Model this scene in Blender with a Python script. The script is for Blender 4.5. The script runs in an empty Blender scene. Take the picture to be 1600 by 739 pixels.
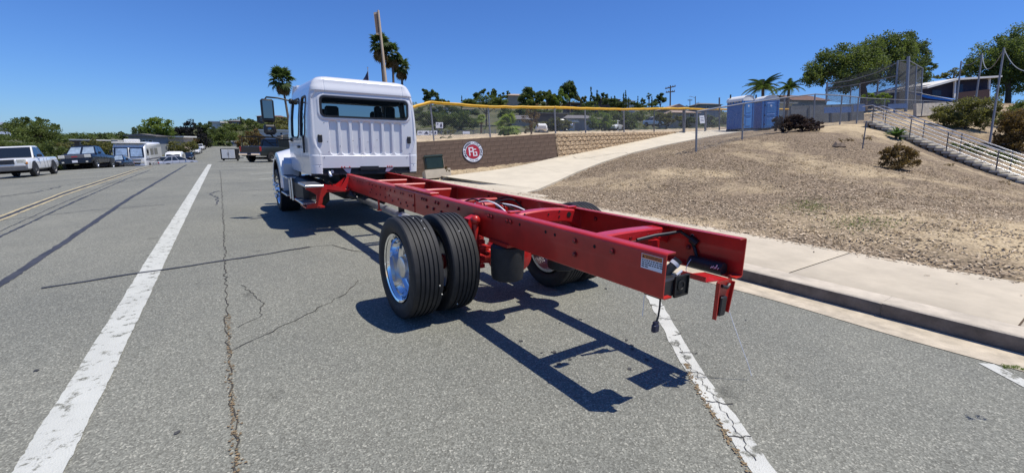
import bpy, math, random
import numpy as np
from mathutils import Vector, Matrix, Quaternion
rnd = random.Random(7)
SC = bpy.context.scene
COL = SC.collection
PI = math.pi

# ------------------------------------------------------------------ camera
CAM = Vector((-2.0838, -1.4745, 1.6055))
RIGHT = Vector((0.82350476, -0.56707738, 0.01622188))
UPV = Vector((0.10465928, 0.17996463, 0.97808955))
FWD = Vector((0.55757182, 0.80376363, -0.20755164))
FPX = 686.466
cd = bpy.data.cameras.new('camera')
cam = bpy.data.objects.new('camera', cd)
COL.objects.link(cam)
m = Matrix((RIGHT, UPV, -FWD)).transposed().to_4x4()
m.translation = CAM
cam.matrix_world = m
cd.sensor_width = 36.0
cd.lens = FPX / 1600 * 36
cd.clip_start = 0.05
cd.clip_end = 5000
SC.camera = cam

# ------------------------------------------------------------------ light
SUN = Vector((0.30, -0.24, 1.0)).normalized()
w = bpy.data.worlds.new('World')
SC.world = w
w.use_nodes = True
nt = w.node_tree
nt.nodes.clear()
sky = nt.nodes.new('ShaderNodeTexSky')
sky.sky_type = 'NISHITA'
sky.sun_disc = False
sky.sun_elevation = math.asin(SUN.z)
sky.sun_rotation = math.atan2(SUN.x, SUN.y)
sky.altitude = 150
sky.air_density = 1.0
sky.dust_density = 0.12
sky.ozone_density = 3.0
bg = nt.nodes.new('ShaderNodeBackground')
bg.inputs['Strength'].default_value = 0.088
wo = nt.nodes.new('ShaderNodeOutputWorld')
tint = nt.nodes.new('ShaderNodeMix'); tint.data_type = 'RGBA'; tint.blend_type = 'MULTIPLY'
tint.inputs['Factor'].default_value = 1.0; tint.inputs['B'].default_value = (0.52, 0.85, 1.46, 1)
nt.links.new(sky.outputs[0], tint.inputs['A'])
nt.links.new(tint.outputs['Result'], bg.inputs[0])
nt.links.new(bg.outputs[0], wo.inputs[0])
sl = bpy.data.lights.new('sun', 'SUN')
sl.energy = 5.0
sl.angle = math.radians(0.5)
sl.color = (1.0, 0.95, 0.855)
so = bpy.data.objects.new('sun', sl)
COL.objects.link(so)
so.rotation_mode = 'QUATERNION'
so.rotation_quaternion = SUN.to_track_quat('Z', 'Y')
so.location = (0, 0, 30)
SC.view_settings.view_transform = 'Standard'
SC.view_settings.look = 'None'
SC.view_settings.exposure = 0.0
SC.view_settings.gamma = 1.0

# the photograph's true vertical: the truck stands on a slightly tilted street
TRUE_UP = Vector((-0.0623, 0.0523, 0.9967)).normalized()
LEAN = Vector((0, 0, 1)).rotation_difference(TRUE_UP)

def at(px, py, d):
    """surveyed point: picture position and depth in metres -> place in the world"""
    v = RIGHT * ((px - 800) / FPX) - UPV * ((py - 369.5) / FPX) + FWD
    return CAM + v * d

def vec(*a): return Vector(a)

# ------------------------------------------------------------------ mesh builder
class MB:
    def __init__(s): s.v = []; s.f = []
    def add(s, vs, fs):
        o = len(s.v)
        s.v.extend([tuple(p) for p in vs])
        s.f.extend([tuple(i + o for i in f) for f in fs])
        return s
    def box(s, c, size, R=None, top=1.0):
        hx, hy, hz = size[0] / 2, size[1] / 2, size[2] / 2
        vs = []
        for z in (-1, 1):
            k = top if z > 0 else 1.0
            for x, y in ((-1, -1), (1, -1), (1, 1), (-1, 1)):
                p = Vector((x * hx * k, y * hy * k, z * hz))
                if R is not None: p = R @ p
                vs.append(p + Vector(c))
        return s.add(vs, [(3, 2, 1, 0), (4, 5, 6, 7), (0, 1, 5, 4), (1, 2, 6, 5), (2, 3, 7, 6), (3, 0, 4, 7)])
    def bbox(s, c, size, b=0.01, R=None):
        """box with bevelled long edges: octagonal section along its longest axis"""
        ax = max(range(3), key=lambda i: size[i])
        u, v = [i for i in range(3) if i != ax]
        hu, hv, ha = size[u] / 2, size[v] / 2, size[ax] / 2
        b = min(b, hu * .8, hv * .8)
        prof = [(-hu + b, -hv), (hu - b, -hv), (hu, -hv + b), (hu, hv - b), (hu - b, hv), (-hu + b, hv), (-hu, hv - b), (-hu, -hv + b)]
        vs = []
        for e, sh in ((-ha, b), (-ha + b, 0), (ha - b, 0), (ha, b)):
            for (a, c2) in prof:
                p = [0, 0, 0]
                p[u] = a * (1 - sh / hu); p[v] = c2 * (1 - sh / hv); p[ax] = e
                p = Vector(p)
                if R is not None: p = R @ p
                vs.append(p + Vector(c))
        fs = []
        for r in range(3):
            for i in range(8):
                j = (i + 1) % 8
                fs.append((r * 8 + i, r * 8 + j, r * 8 + 8 + j, r * 8 + 8 + i))
        fs.append(tuple(range(7, -1, -1))); fs.append(tuple(range(24, 32)))
        if (u, v, ax) in ((0, 2, 1),): fs = [tuple(reversed(f)) for f in fs]
        return s.add(vs, fs)
    def tube(s, pts, r, n=8, caps=True):
        pts = [Vector(p) for p in pts]
        rs = r if isinstance(r, (list, tuple)) else [r] * len(pts)
        vs = []; prev = None
        for i, p in enumerate(pts):
            if i == 0: t = pts[1] - p
            elif i == len(pts) - 1: t = p - pts[i - 1]
            else: t = (pts[i + 1] - pts[i - 1])
            t = t.normalized() if t.length > 1e-9 else Vector((0, 0, 1))
            if prev is None:
                a = t.orthogonal().normalized()
            else:
                a = prev - t * prev.dot(t)
                a = a.normalized() if a.length > 1e-6 else t.orthogonal().normalized()
            prev = a
            b = t.cross(a)
            for k in range(n):
                th = 2 * PI * k / n
                vs.append(p + (a * math.cos(th) + b * math.sin(th)) * rs[i])
        fs = []
        for i in range(len(pts) - 1):
            for k in range(n):
                j = (k + 1) % n
                fs.append((i * n + k, i * n + j, i * n + n + j, i * n + n + k))
        if caps:
            fs.append(tuple(range(n - 1, -1, -1)))
            fs.append(tuple(range((len(pts) - 1) * n, len(pts) * n)))
        return s.add(vs, fs)
    def lathe(s, prof, o, axis, n=32, ref=None):
        """prof: list of (distance along axis, radius)"""
        o = Vector(o); t = Vector(axis).normalized()
        a = (Vector(ref) if ref else t.orthogonal()).normalized(); b = t.cross(a)
        vs = []
        for (h, r) in prof:
            for k in range(n):
                th = 2 * PI * k / n
                vs.append(o + t * h + (a * math.cos(th) + b * math.sin(th)) * r)
        fs = []
        for i in range(len(prof) - 1):
            for k in range(n):
                j = (k + 1) % n
                fs.append((i * n + k, i * n + j, i * n + n + j, i * n + n + k))
        return s.add(vs, fs)
    def prism(s, poly, off):
        """poly: 3D points of one face; off: extrusion vector"""
        n = len(poly); off = Vector(off)
        vs = [Vector(p) for p in poly] + [Vector(p) + off for p in poly]
        fs = [tuple(range(n - 1, -1, -1)), tuple(range(n, 2 * n))]
        for i in range(n):
            j = (i + 1) % n
            fs.append((i, j, n + j, n + i))
        return s.add(vs, fs)
    def poly(s, pts): return s.add(pts, [tuple(range(len(pts)))])
    def grid(s, rows, skip=None):
        """rows: list of equally long point lists; skip(i,j) drops a cell"""
        n = len(rows[0]); vs = [p for r in rows for p in r]; fs = []
        for i in range(len(rows) - 1):
            for j in range(n - 1):
                if skip and skip(i, j): continue
                fs.append((i * n + j, i * n + j + 1, i * n + n + j + 1, i * n + n + j))
        return s.add(vs, fs)
    def ball(s, c, r, n=10, sc=(1, 1, 1)):
        vs = []; k = n // 2
        for i in range(k + 1):
            th = PI * i / k
            for j in range(n):
                ph = 2 * PI * j / n
                vs.append((c[0] + r * sc[0] * math.sin(th) * math.cos(ph), c[1] + r * sc[1] * math.sin(th) * math.sin(ph), c[2] + r * sc[2] * math.cos(th)))
        fs = []
        for i in range(k):
            for j in range(n):
                a = (j + 1) % n
                fs.append((i * n + j, i * n + n + j, i * n + n + a, i * n + a))
        return s.add(vs, fs)
    def mesh(s, name, mat, smooth=0):
        me = bpy.data.meshes.new(name)
        me.from_pydata(s.v, [], s.f)
        me.validate(clean_customdata=False)
        me.update()
        if mat is not None: me.materials.append(mat)
        if smooth:
            me.polygons.foreach_set('use_smooth', [True] * len(me.polygons))
            try: me.set_sharp_from_angle(angle=math.radians(smooth))
            except Exception: pass
        return me
    def build(s, name, mat, parent=None, smooth=0):
        return link(name, s.mesh(name, mat, smooth), parent)

def link(name, me, parent=None, loc=None, rot=None):
    o = bpy.data.objects.new(name, me)
    COL.objects.link(o)
    if parent is not None: o.parent = parent
    if loc is not None: o.location = loc
    if rot is not None:
        o.rotation_mode = 'QUATERNION'; o.rotation_quaternion = rot
    return o

def tag(o, label=None, cat=None, group=None, kind=None):
    if label: o['label'] = label
    if cat: o['category'] = cat
    if group: o['group'] = group
    if kind: o['kind'] = kind
    return o

def thing(name, label, cat, loc=(0, 0, 0), rz=0.0, group=None, lean=False):
    o = bpy.data.objects.new(name, None)
    COL.objects.link(o)
    o.empty_display_size = 0.2
    o.location = loc
    o.rotation_mode = 'QUATERNION'
    q = Quaternion((0, 0, 1), rz)
    o.rotation_quaternion = (LEAN @ q) if lean else q
    return tag(o, label, cat, group)

def copy_tree(o, parent=None, kids=None):
    c = o.copy(); COL.objects.link(c)
    if parent is not None: c.parent = parent
    for ch in list(o.children): copy_tree(ch, c)
    return c

# ------------------------------------------------------------------ materials
def mat(name, col, rough=0.6, metal=0.0, var=0.12, vscale=6.0, bump=0.0, bscale=60.0, coat=0.0, island=0.0, spec=0.5, trans=0.0, col2=None, detail=4.0, vlo=0.35, vhi=0.65, alpha=1.0, ior=1.45):
    M = bpy.data.materials.new(name)
    M.use_nodes = True
    t = M.node_tree; b = t.nodes['Principled BSDF']
    b.inputs['Roughness'].default_value = rough
    b.inputs['Metallic'].default_value = metal
    b.inputs['Specular IOR Level'].default_value = spec
    b.inputs['IOR'].default_value = ior
    if coat:
        b.inputs['Coat Weight'].default_value = coat
        b.inputs['Coat Roughness'].default_value = 0.04
    if trans: b.inputs['Transmission Weight'].default_value = trans
    tc = t.nodes.new('ShaderNodeTexCoord')
    c4 = tuple(col) + (1.0,)
    b.inputs['Base Color'].default_value = c4
    last = None
    if var > 0 or col2:
        n = t.nodes.new('ShaderNodeTexNoise')
        n.inputs['Scale'].default_value = vscale; n.inputs['Detail'].default_value = detail
        n.inputs['Roughness'].default_value = 0.65
        t.links.new(tc.outputs['Object'], n.inputs['Vector'])
        r = t.nodes.new('ShaderNodeValToRGB')
        r.color_ramp.elements[0].position = vlo; r.color_ramp.elements[1].position = vhi
        if col2:
            r.color_ramp.elements[0].color = tuple(col2) + (1,); r.color_ramp.elements[1].color = c4
        else:
            r.color_ramp.elements[0].color = tuple(c * (1 - var) for c in col) + (1,)
            r.color_ramp.elements[1].color = tuple(min(1, c * (1 + var)) for c in col) + (1,)
        t.links.new(n.outputs['Fac'], r.inputs['Fac'])
        last = r.outputs['Color']
    if island > 0:
        g = t.nodes.new('ShaderNodeNewGeometry')
        mr = t.nodes.new('ShaderNodeMapRange')
        mr.inputs['To Min'].default_value = 1 - island; mr.inputs['To Max'].default_value = 1 + island
        t.links.new(g.outputs['Random Per Island'], mr.inputs['Value'])
        mx = t.nodes.new('ShaderNodeMix'); mx.data_type = 'RGBA'; mx.blend_type = 'MULTIPLY'
        mx.inputs['Factor'].default_value = 1
        if last is not None: t.links.new(last, mx.inputs['A'])
        else: mx.inputs['A'].default_value = c4
        t.links.new(mr.outputs['Result'], mx.inputs['B'])
        last = mx.outputs['Result']
    if last is not None: t.links.new(last, b.inputs['Base Color'])
    if bump > 0:
        n2 = t.nodes.new('ShaderNodeTexNoise')
        n2.inputs['Scale'].default_value = bscale; n2.inputs['Detail'].default_value = 3
        t.links.new(tc.outputs['Object'], n2.inputs['Vector'])
        bp = t.nodes.new('ShaderNodeBump'); bp.inputs['Strength'].default_value = bump; bp.inputs['Distance'].default_value = 0.01
        t.links.new(n2.outputs['Fac'], bp.inputs['Height'])
        t.links.new(bp.outputs['Normal'], b.inputs['Normal'])
    return M

def node(t, typ, **kw):
    n = t.nodes.new(typ)
    for k, v in kw.items(): setattr(n, k, v)
    return n

def asphalt_nodes(t, tc):
    """aggregate-speckled grey colour and a height value"""
    L = t.links.new
    v = node(t, 'ShaderNodeTexVoronoi'); v.inputs['Scale'].default_value = 115
    L(tc.outputs['Object'], v.inputs['Vector'])
    sp = node(t, 'ShaderNodeSeparateColor'); L(v.outputs['Color'], sp.inputs['Color'])
    r = node(t, 'ShaderNodeValToRGB')
    e = r.color_ramp.elements
    e[0].position = 0.0; e[0].color = (0.128, 0.126, 0.106, 1)
    e[1].position = 1.0; e[1].color = (0.40, 0.39, 0.33, 1)
    for p, c in ((0.35, 0.188), (0.7, 0.240), (0.9, 0.285)):
        q = e.new(p); q.color = (c * .92, c * .92, c * 0.785, 1)
    L(sp.outputs['Red'], r.inputs['Fac'])
    # broad wear
    n = node(t, 'ShaderNodeTexNoise'); n.inputs['Scale'].default_value = 0.33; n.inputs['Detail'].default_value = 8; n.inputs['Roughness'].default_value = 0.66
    L(tc.outputs['Object'], n.inputs['Vector'])
    r2 = node(t, 'ShaderNodeValToRGB'); r2.color_ramp.elements[0].position = 0.3; r2.color_ramp.elements[1].position = 0.7
    r2.color_ramp.elements[0].color = (0.80, 0.81, 0.82, 1); r2.color_ramp.elements[1].color = (1.14, 1.13, 1.10, 1)
    L(n.outputs['Fac'], r2.inputs['Fac'])
    # oil drips and small stains
    n3 = node(t, 'ShaderNodeTexNoise'); n3.inputs['Scale'].default_value = 2.3; n3.inputs['Detail'].default_value = 3
    L(tc.outputs['Object'], n3.inputs['Vector'])
    r3 = node(t, 'ShaderNodeValToRGB'); r3.color_ramp.elements[0].position = 0.66; r3.color_ramp.elements[1].position = 0.75
    r3.color_ramp.elements[0].color = (1, 1, 1, 1); r3.color_ramp.elements[1].color = (0.62, 0.62, 0.62, 1)
    L(n3.outputs['Fac'], r3.inputs['Fac'])
    m1 = node(t, 'ShaderNodeMix', data_type='RGBA', blend_type='MULTIPLY'); m1.inputs['Factor'].default_value = 1
    L(r.outputs['Color'], m1.inputs['A']); L(r2.outputs['Color'], m1.inputs['B'])
    m2 = node(t, 'ShaderNodeMix', data_type='RGBA', blend_type='MULTIPLY'); m2.inputs['Factor'].default_value = 1
    L(m1.outputs['Result'], m2.inputs['A']); L(r3.outputs['Color'], m2.inputs['B'])
    return m2.outputs['Result'], v.outputs['Distance']

def asphalt_mat(name='asphalt', paint=None, wear=0.5, wscale=6.0):
    M = bpy.data.materials.new(name); M.use_nodes = True
    t = M.node_tree; b = t.nodes['Principled BSDF']; L = t.links.new
    b.inputs['Roughness'].default_value = 0.86; b.inputs['Specular IOR Level'].default_value = 0.3
    tc = node(t, 'ShaderNodeTexCoord')
    c, h = asphalt_nodes(t, tc)
    if paint:
        n = node(t, 'ShaderNodeTexNoise'); n.inputs['Scale'].default_value = wscale; n.inputs['Detail'].default_value = 9; n.inputs['Roughness'].default_value = 0.75
        L(tc.outputs['Object'], n.inputs['Vector'])
        r = node(t, 'ShaderNodeValToRGB'); r.color_ramp.elements[0].position = wear - 0.03; r.color_ramp.elements[1].position = wear + 0.03
        L(n.outputs['Fac'], r.inputs['Fac'])
        n4 = node(t, 'ShaderNodeTexNoise'); n4.inputs['Scale'].default_value = 3; n4.inputs['Detail'].default_value = 8
        L(tc.outputs['Object'], n4.inputs['Vector'])
        r4 = node(t, 'ShaderNodeValToRGB'); r4.color_ramp.elements[0].position = 0.3; r4.color_ramp.elements[1].position = 0.7
        r4.color_ramp.elements[0].color = tuple(k * 0.86 for k in paint) + (1,); r4.color_ramp.elements[1].color = tuple(paint) + (1,)
        L(n4.outputs['Fac'], r4.inputs['Fac'])
        mx = node(t, 'ShaderNodeMix', data_type='RGBA')
        L(r.outputs['Color'], mx.inputs['Factor']); L(r4.outputs['Color'], mx.inputs['A']); L(c, mx.inputs['B'])
        c = mx.outputs['Result']
    L(c, b.inputs['Base Color'])
    bp = node(t, 'ShaderNodeBump'); bp.inputs['Strength'].default_value = 0.55; bp.inputs['Distance'].default_value = 0.006
    L(h, bp.inputs['Height']); L(bp.outputs['Normal'], b.inputs['Normal'])
    return M

def mulch_mat(name, ca, cb, cc):
    M = bpy.data.materials.new(name); M.use_nodes = True
    t = M.node_tree; b = t.nodes['Principled BSDF']; L = t.links.new
    b.inputs['Roughness'].default_value = 0.95; b.inputs['Specular IOR Level'].default_value = 0.1
    tc = node(t, 'ShaderNodeTexCoord')
    v = node(t, 'ShaderNodeTexVoronoi'); v.inputs['Scale'].default_value = 26
    L(tc.outputs['Object'], v.inputs['Vector'])
    sp = node(t, 'ShaderNodeSeparateColor'); L(v.outputs['Color'], sp.inputs['Color'])
    r = node(t, 'ShaderNodeValToRGB'); e = r.color_ramp.elements
    e[0].color = tuple(k * 0.36 for k in ca) + (1,); e[1].color = tuple(min(1, k * 1.35) for k in ca) + (1,)
    L(sp.outputs['Red'], r.inputs['Fac'])
    n = node(t, 'ShaderNodeTexNoise'); n.inputs['Scale'].default_value = 0.21; n.inputs['Detail'].default_value = 10; n.inputs['Roughness'].default_value = 0.66
    L(tc.outputs['Object'], n.inputs['Vector'])
    r2 = node(t, 'ShaderNodeValToRGB'); r2.color_ramp.elements[0].position = 0.47; r2.color_ramp.elements[1].position = 0.62
    L(n.outputs['Fac'], r2.inputs['Fac'])
    n5 = node(t, 'ShaderNodeTexNoise'); n5.inputs['Scale'].default_value = 9; n5.inputs['Detail'].default_value = 6
    L(tc.outputs['Object'], n5.inputs['Vector'])
    r5 = node(t, 'ShaderNodeValToRGB'); r5.color_ramp.elements[0].position = 0.3; r5.color_ramp.elements[1].position = 0.7
    r5.color_ramp.elements[0].color = tuple(cc) + (1,); r5.color_ramp.elements[1].color = tuple(cb) + (1,)
    L(n5.outputs['Fac'], r5.inputs['Fac'])
    mx = node(t, 'ShaderNodeMix', data_type='RGBA'); L(r2.outputs['Color'], mx.inputs['Factor'])
    L(r.outputs['Color'], mx.inputs['A']); L(r5.outputs['Color'], mx.inputs['B'])
    L(mx.outputs['Result'], b.inputs['Base Color'])
    bp = node(t, 'ShaderNodeBump'); bp.inputs['Strength'].default_value = 0.7; bp.inputs['Distance'].default_value = 0.03
    L(v.outputs['Distance'], bp.inputs['Height']); L(bp.outputs['Normal'], b.inputs['Normal'])
    return M

K = {}
K['asphalt'] = asphalt_mat()
K['white_line'] = asphalt_mat('worn_white_paint', (0.54, 0.545, 0.50), 0.572, 9)
K['stall_line'] = asphalt_mat('cracked_white_paint', (0.58, 0.58, 0.53), 0.552, 5)
K['yellow_line'] = asphalt_mat('worn_yellow_paint', (0.50, 0.42, 0.25), 0.56, 6)
K['tar'] = mat('crack_sealant', (0.050, 0.048, 0.050), 0.55, var=0.3, vscale=5)
K['crack'] = mat('open_crack', (0.055, 0.05, 0.042), 0.95, var=0.4, vscale=20)
K['grit'] = mat('crack_grit', (0.22, 0.16, 0.09), 0.95, var=0.4, vscale=60)
K['concrete'] = mat('sidewalk_concrete', (0.53, 0.46, 0.35), 0.88, var=0.13, vscale=2.2, bump=0.15, bscale=120, detail=9, vlo=.3, vhi=.7)
K['path'] = mat('path_concrete', (0.57, 0.505, 0.385), 0.88, var=0.08, vscale=1.2, bump=0.1, bscale=90, detail=8)
K['gutter'] = mat('gutter_concrete', (0.49, 0.42, 0.315), 0.9, var=0.22, vscale=5, bump=0.25, bscale=80, detail=9)
K['kerb_face'] = mat('dark_kerb_concrete', (0.15, 0.13, 0.115), 0.92, var=0.35, vscale=4, bump=0.3, bscale=50, detail=9)  # front face coloured darker than the kerb top
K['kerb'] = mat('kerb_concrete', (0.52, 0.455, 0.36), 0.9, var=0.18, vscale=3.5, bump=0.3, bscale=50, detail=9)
K['mulch'] = mulch_mat('wood_chip_ground', (0.255, 0.195, 0.135), (0.56, 0.45, 0.29), (0.44, 0.34, 0.21))
K['chips'] = mat('wood_chips', (0.44, 0.355, 0.255), 0.95, var=0.1, island=0.65, spec=.1)
K['dirt'] = mat('dry_dirt', (0.47, 0.37, 0.24), 0.95, var=0.25, vscale=1.0, bump=.4, bscale=12, detail=8)
K['drygrass'] = mat('dry_hill_grass', (0.13, 0.12, 0.06), 0.95, var=0.35, vscale=0.12, col2=(0.04, 0.055, 0.02), detail=10)
K['red'] = mat('red_frame_paint', (0.44, 0.020, 0.014), 0.36, var=0.14, vscale=5, coat=0.22, bump=.02, bscale=25, detail=8)
K['red_sunlit'] = mat('sunlit_red_paint', (0.50, 0.016, 0.018), 0.36, var=0.10, vscale=9, coat=0.4)  # same paint as the frame, coloured brighter for parts in the sun
K['white'] = mat('white_cab_paint', (0.69, 0.70, 0.725), 0.22, var=0.015, vscale=1.5, coat=0.7)
K['black'] = mat('black_plastic', (0.022, 0.022, 0.024), 0.42, var=0.2, vscale=10)
K['black_metal'] = mat('black_metal', (0.016, 0.016, 0.016), 0.55, metal=0.2, var=0.3, vscale=10)
K['rubber'] = mat('tyre_rubber', (0.021, 0.021, 0.022), 0.66, var=0.22, vscale=14, bump=.12, bscale=120)
K['rubber_groove'] = mat('tyre_groove', (0.012, 0.012, 0.013), 0.9, var=0.1)
K['polished'] = mat('polished_aluminium', (0.86, 0.87, 0.89), 0.09, metal=1.0, var=0.02, vscale=6)
K['alu'] = mat('brushed_aluminium', (0.62, 0.63, 0.65), 0.34, metal=1.0, var=0.10, vscale=30)
K['shaft'] = mat('driveshaft_paint', (0.50, 0.51, 0.53), 0.35, metal=0.55, var=0.08, vscale=8)
K['galv'] = mat('galvanised_steel', (0.27, 0.275, 0.285), 0.5, metal=0.35, var=0.12, vscale=20)
K['dark_steel'] = mat('weathered_steel', (0.16, 0.16, 0.165), 0.55, metal=0.5, var=0.15, vscale=12)
K['glass'] = mat('tinted_window', (0.012, 0.016, 0.020), 0.05, var=0, spec=0.7, coat=0.4)
K['chrome'] = mat('chrome', (0.80, 0.80, 0.82), 0.10, metal=1.0, var=0)
K['bolt'] = mat('red_bolt', (0.20, 0.012, 0.012), 0.35, var=0.2, vscale=40, coat=.3)
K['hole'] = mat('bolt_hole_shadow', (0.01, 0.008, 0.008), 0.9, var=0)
K['yellow'] = mat('yellow_rail_guard', (0.72, 0.40, 0.022), 0.5, var=0.10, vscale=3)
K['block'] = mat('brown_wall_block', (0.155, 0.105, 0.075), 0.95, var=0.22, vscale=4, bump=.5, bscale=45, detail=8)
K['mortar'] = mat('wall_mortar', (0.105, 0.075, 0.057), 0.95, var=0.15, vscale=10)
K['rockface'] = mat('split_face_block', (0.42, 0.31, 0.195), 0.95, var=0.22, vscale=6, bump=.6, bscale=25, detail=8)
K['tblue'] = mat('blue_toilet_plastic', (0.020, 0.105, 0.36), 0.42, var=0.08, vscale=4)
K['tblue2'] = mat('light_blue_door_plastic', (0.06, 0.22, 0.54), 0.42, var=0.08, vscale=4)
K['offwhite'] = mat('off_white_plastic', (0.74, 0.73, 0.70), 0.5, var=0.05, vscale=5)
K['signwhite'] = mat('sign_white', (0.76, 0.77, 0.80), 0.4, var=0.02)
K['signnavy'] = mat('sign_navy', (0.02, 0.022, 0.05), 0.4, var=0)
K['signred'] = mat('sign_red', (0.42, 0.025, 0.04), 0.4, var=0)
K['orange'] = mat('label_orange', (0.62, 0.20, 0.05), 0.4, var=0.03)
K['ink'] = mat('label_ink', (0.015, 0.015, 0.03), 0.5, var=0)
K['labelpaper'] = mat('label_white', (0.70, 0.72, 0.78), 0.35, var=0.02)
K['green_box'] = mat('dark_green_box', (0.018, 0.034, 0.026), 0.35, var=0.12, vscale=8)
K['wood'] = mat('weathered_pole_wood', (0.075, 0.055, 0.04), 0.9, var=0.3, vscale=8)
K['stair'] = mat('stair_concrete', (0.60, 0.55, 0.45), 0.9, var=0.15, vscale=3, detail=8)
K['roof_grey'] = mat('grey_roof', (0.16, 0.15, 0.15), 0.9, var=0.15, vscale=3)
K['roof_tan'] = mat('tan_roof', (0.36, 0.27, 0.21), 0.9, var=0.15, vscale=3)
K['roof_brown'] = mat('brown_roof', (0.17, 0.095, 0.065), 0.9, var=0.15, vscale=3)
K['roof_white'] = mat('white_flat_roof', (0.68, 0.66, 0.62), 0.8, var=0.06, vscale=2)
K['wall_grey'] = mat('grey_house_wall', (0.24, 0.26, 0.28), 0.9, var=0.08, vscale=1)
K['wall_tan'] = mat('tan_house_wall', (0.42, 0.34, 0.26), 0.9, var=0.08, vscale=1)
K['wall_white'] = mat('white_house_wall', (0.62, 0.61, 0.58), 0.9, var=0.06, vscale=1)
K['wall_brown'] = mat('brown_house_wall', (0.16, 0.11, 0.085), 0.9, var=0.10, vscale=1)
K['wall_navy'] = mat('navy_building_wall', (0.026, 0.024, 0.045), 0.8, var=0.12, vscale=1)
K['winglass'] = mat('far_window_glass', (0.03, 0.04, 0.05), 0.1, var=0)
K['faded_blue'] = mat('faded_blue_cloth', (.07, .13, .28), .8, var=.15, vscale=3)
K['wheel_disc'] = mat('shaded_disc_aluminium', (.30, .31, .33), .30, metal=.9, var=.12, vscale=14)  # colour darkened to paint in the shade inside the deep rim
K['spot'] = mat('oil_spot', (.055, .054, .052), .7, var=.3, vscale=20)
K['tarp'] = mat('blue_tarp', (0.02, 0.16, 0.52), 0.5, var=0.08, vscale=3)
K['bark'] = mat('bark', (0.085, 0.062, 0.045), 0.95, var=0.3, vscale=10, bump=.5, bscale=30)
K['palm_bark'] = mat('palm_bark', (0.105, 0.08, 0.06), 0.95, var=0.3, vscale=12, bump=.6, bscale=30)
def leafmat(name, c, isl=0.45, c2=None): 
    M = mat(name, tuple(min(.5, k * 1.1) for k in c), 0.6, var=0.25, vscale=0.7, island=isl, spec=.35)
    t = M.node_tree; b = t.nodes['Principled BSDF']; out = t.nodes['Material Output']
    tr = t.nodes.new('ShaderNodeBsdfTranslucent'); tr.inputs['Color'].default_value = (min(.6, c[0] * 2.0), min(.6, c[1] * 2.0), c[2] * 1.2, 1)
    mx = t.nodes.new('ShaderNodeMixShader'); mx.inputs['Fac'].default_value = .38     # thin leaves let light through
    t.links.new(b.outputs[0], mx.inputs[1]); t.links.new(tr.outputs[0], mx.inputs[2]); t.links.new(mx.outputs[0], out.inputs['Surface'])
    return M
K['lf_mid'] = leafmat('mid_green_leaves', (0.090, 0.118, 0.034))
K['lf_dark'] = leafmat('dark_green_leaves', (0.070, 0.096, 0.036))
K['lf_light'] = leafmat('bright_green_leaves', (0.14, 0.19, 0.04))
K['lf_olive'] = leafmat('olive_leaves', (0.125, 0.125, 0.045))
K['lf_brown'] = leafmat('dry_brown_leaves', (0.125, 0.085, 0.036))
K['lf_pine'] = leafmat('pine_needles', (0.098, 0.130, 0.040))
K['lf_purple'] = leafmat('purple_black_leaves', (0.040, 0.026, 0.028))
K['lf_plum'] = leafmat('dark_plum_leaves', (0.017, 0.017, 0.021))
K['lf_agave'] = leafmat('agave_leaves', (0.045, 0.085, 0.028), .2)
K['lf_palm'] = leafmat('palm_frond_green', (0.055, 0.085, 0.024), .35)
K['lf_palmdry'] = leafmat('dry_palm_frond', (0.14, 0.10, 0.05), .35)
K['lf_fanpalm'] = leafmat('young_fan_palm_green', (0.16, 0.22, 0.045), .35)
K['rock'] = mat('rock', (0.24, 0.18, 0.13), 0.95, var=.25, vscale=8, bump=.5, bscale=20)
# ------------------------------------------------------------------ ground
def lerpk(x, ks):
    if x <= ks[0][0]: return ks[0][1]
    for (a, va), (b, vb) in zip(ks, ks[1:]):
        if x <= b:
            t = (x - a) / (b - a)
            return va + (vb - va) * t
    return ks[-1][1]
DIP = ((18, 0), (24, 0), (30, -.08), (36, -.22), (40, -.34), (46, -.50), (52, -.98), (60, -1.70), (75, -2.4), (90, -2.6), (105, -2.3), (119, -1.95), (140, -1.55), (170, -1.2), (260, -.4))
DIPX = ((-4.0, 1.0), (0.5, .62), (20, .5))
def road_z(x, y):
    z = .06 * min(0.0, x + 2.9)
    return z + lerpk(y, DIP) * lerpk(x, DIPX)
def curve_x(x, y):   # the street bends gently to the right
    return x + (0 if y < 5 else .0011 * (y - 5) ** 2)

def sheet(name, xs, ys, zf, m, parent=None, dz=0.0, smooth=60):
    b = MB()
    b.grid([[(x, y, zf(x, y) + dz) for x in xs] for y in ys])
    return b.build(name, m, parent, smooth)
def frange(a, b, n): return [a + (b - a) * i / n for i in range(n + 1)]

g = sheet('ground', frange(-900, 1200, 30), frange(-700, 1500, 30), lambda x, y: -4.5 + .0 * x, K['drygrass'])
tag(g, kind='structure')
road = sheet('road', frange(-14.4, 2.79, 36), frange(-12, 40, 60) + frange(41, 220, 110), road_z, K['asphalt'])
tag(road, kind='structure')
lot = sheet('parking_lot', frange(3.6, 30, 20), frange(19, 60, 40) + frange(62, 220, 60), lambda x, y: road_z(x, y), K['asphalt'])
tag(lot, kind='structure')
road2 = sheet('road_shoulder', frange(2.79, 3.6, 2), frange(19, 60, 40) + frange(62, 220, 60), road_z, K['asphalt'])
tag(road2, kind='structure')

verge = sheet('verge', frange(-60, -14.38, 24), frange(-12, 60, 60), lambda x, y: road_z(-14.4, y) + .13 + .05 * (-14.38 - x) * (y > 20), K['dirt'])
tag(verge, kind='structure')
fk = tag(bpy.data.objects.new('far_kerb', None), kind='structure'); COL.objects.link(fk)
b = MB(); b.grid([[(-14.12, y, road_z(-14.2, y) + .002), (-14.14, y, road_z(-14.2, y) + .14), (-14.42, y, road_z(-14.2, y) + .15)] for y in frange(-12, 60, 60)]); b.build('kerb_stone', K['kerb'], fk)

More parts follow.
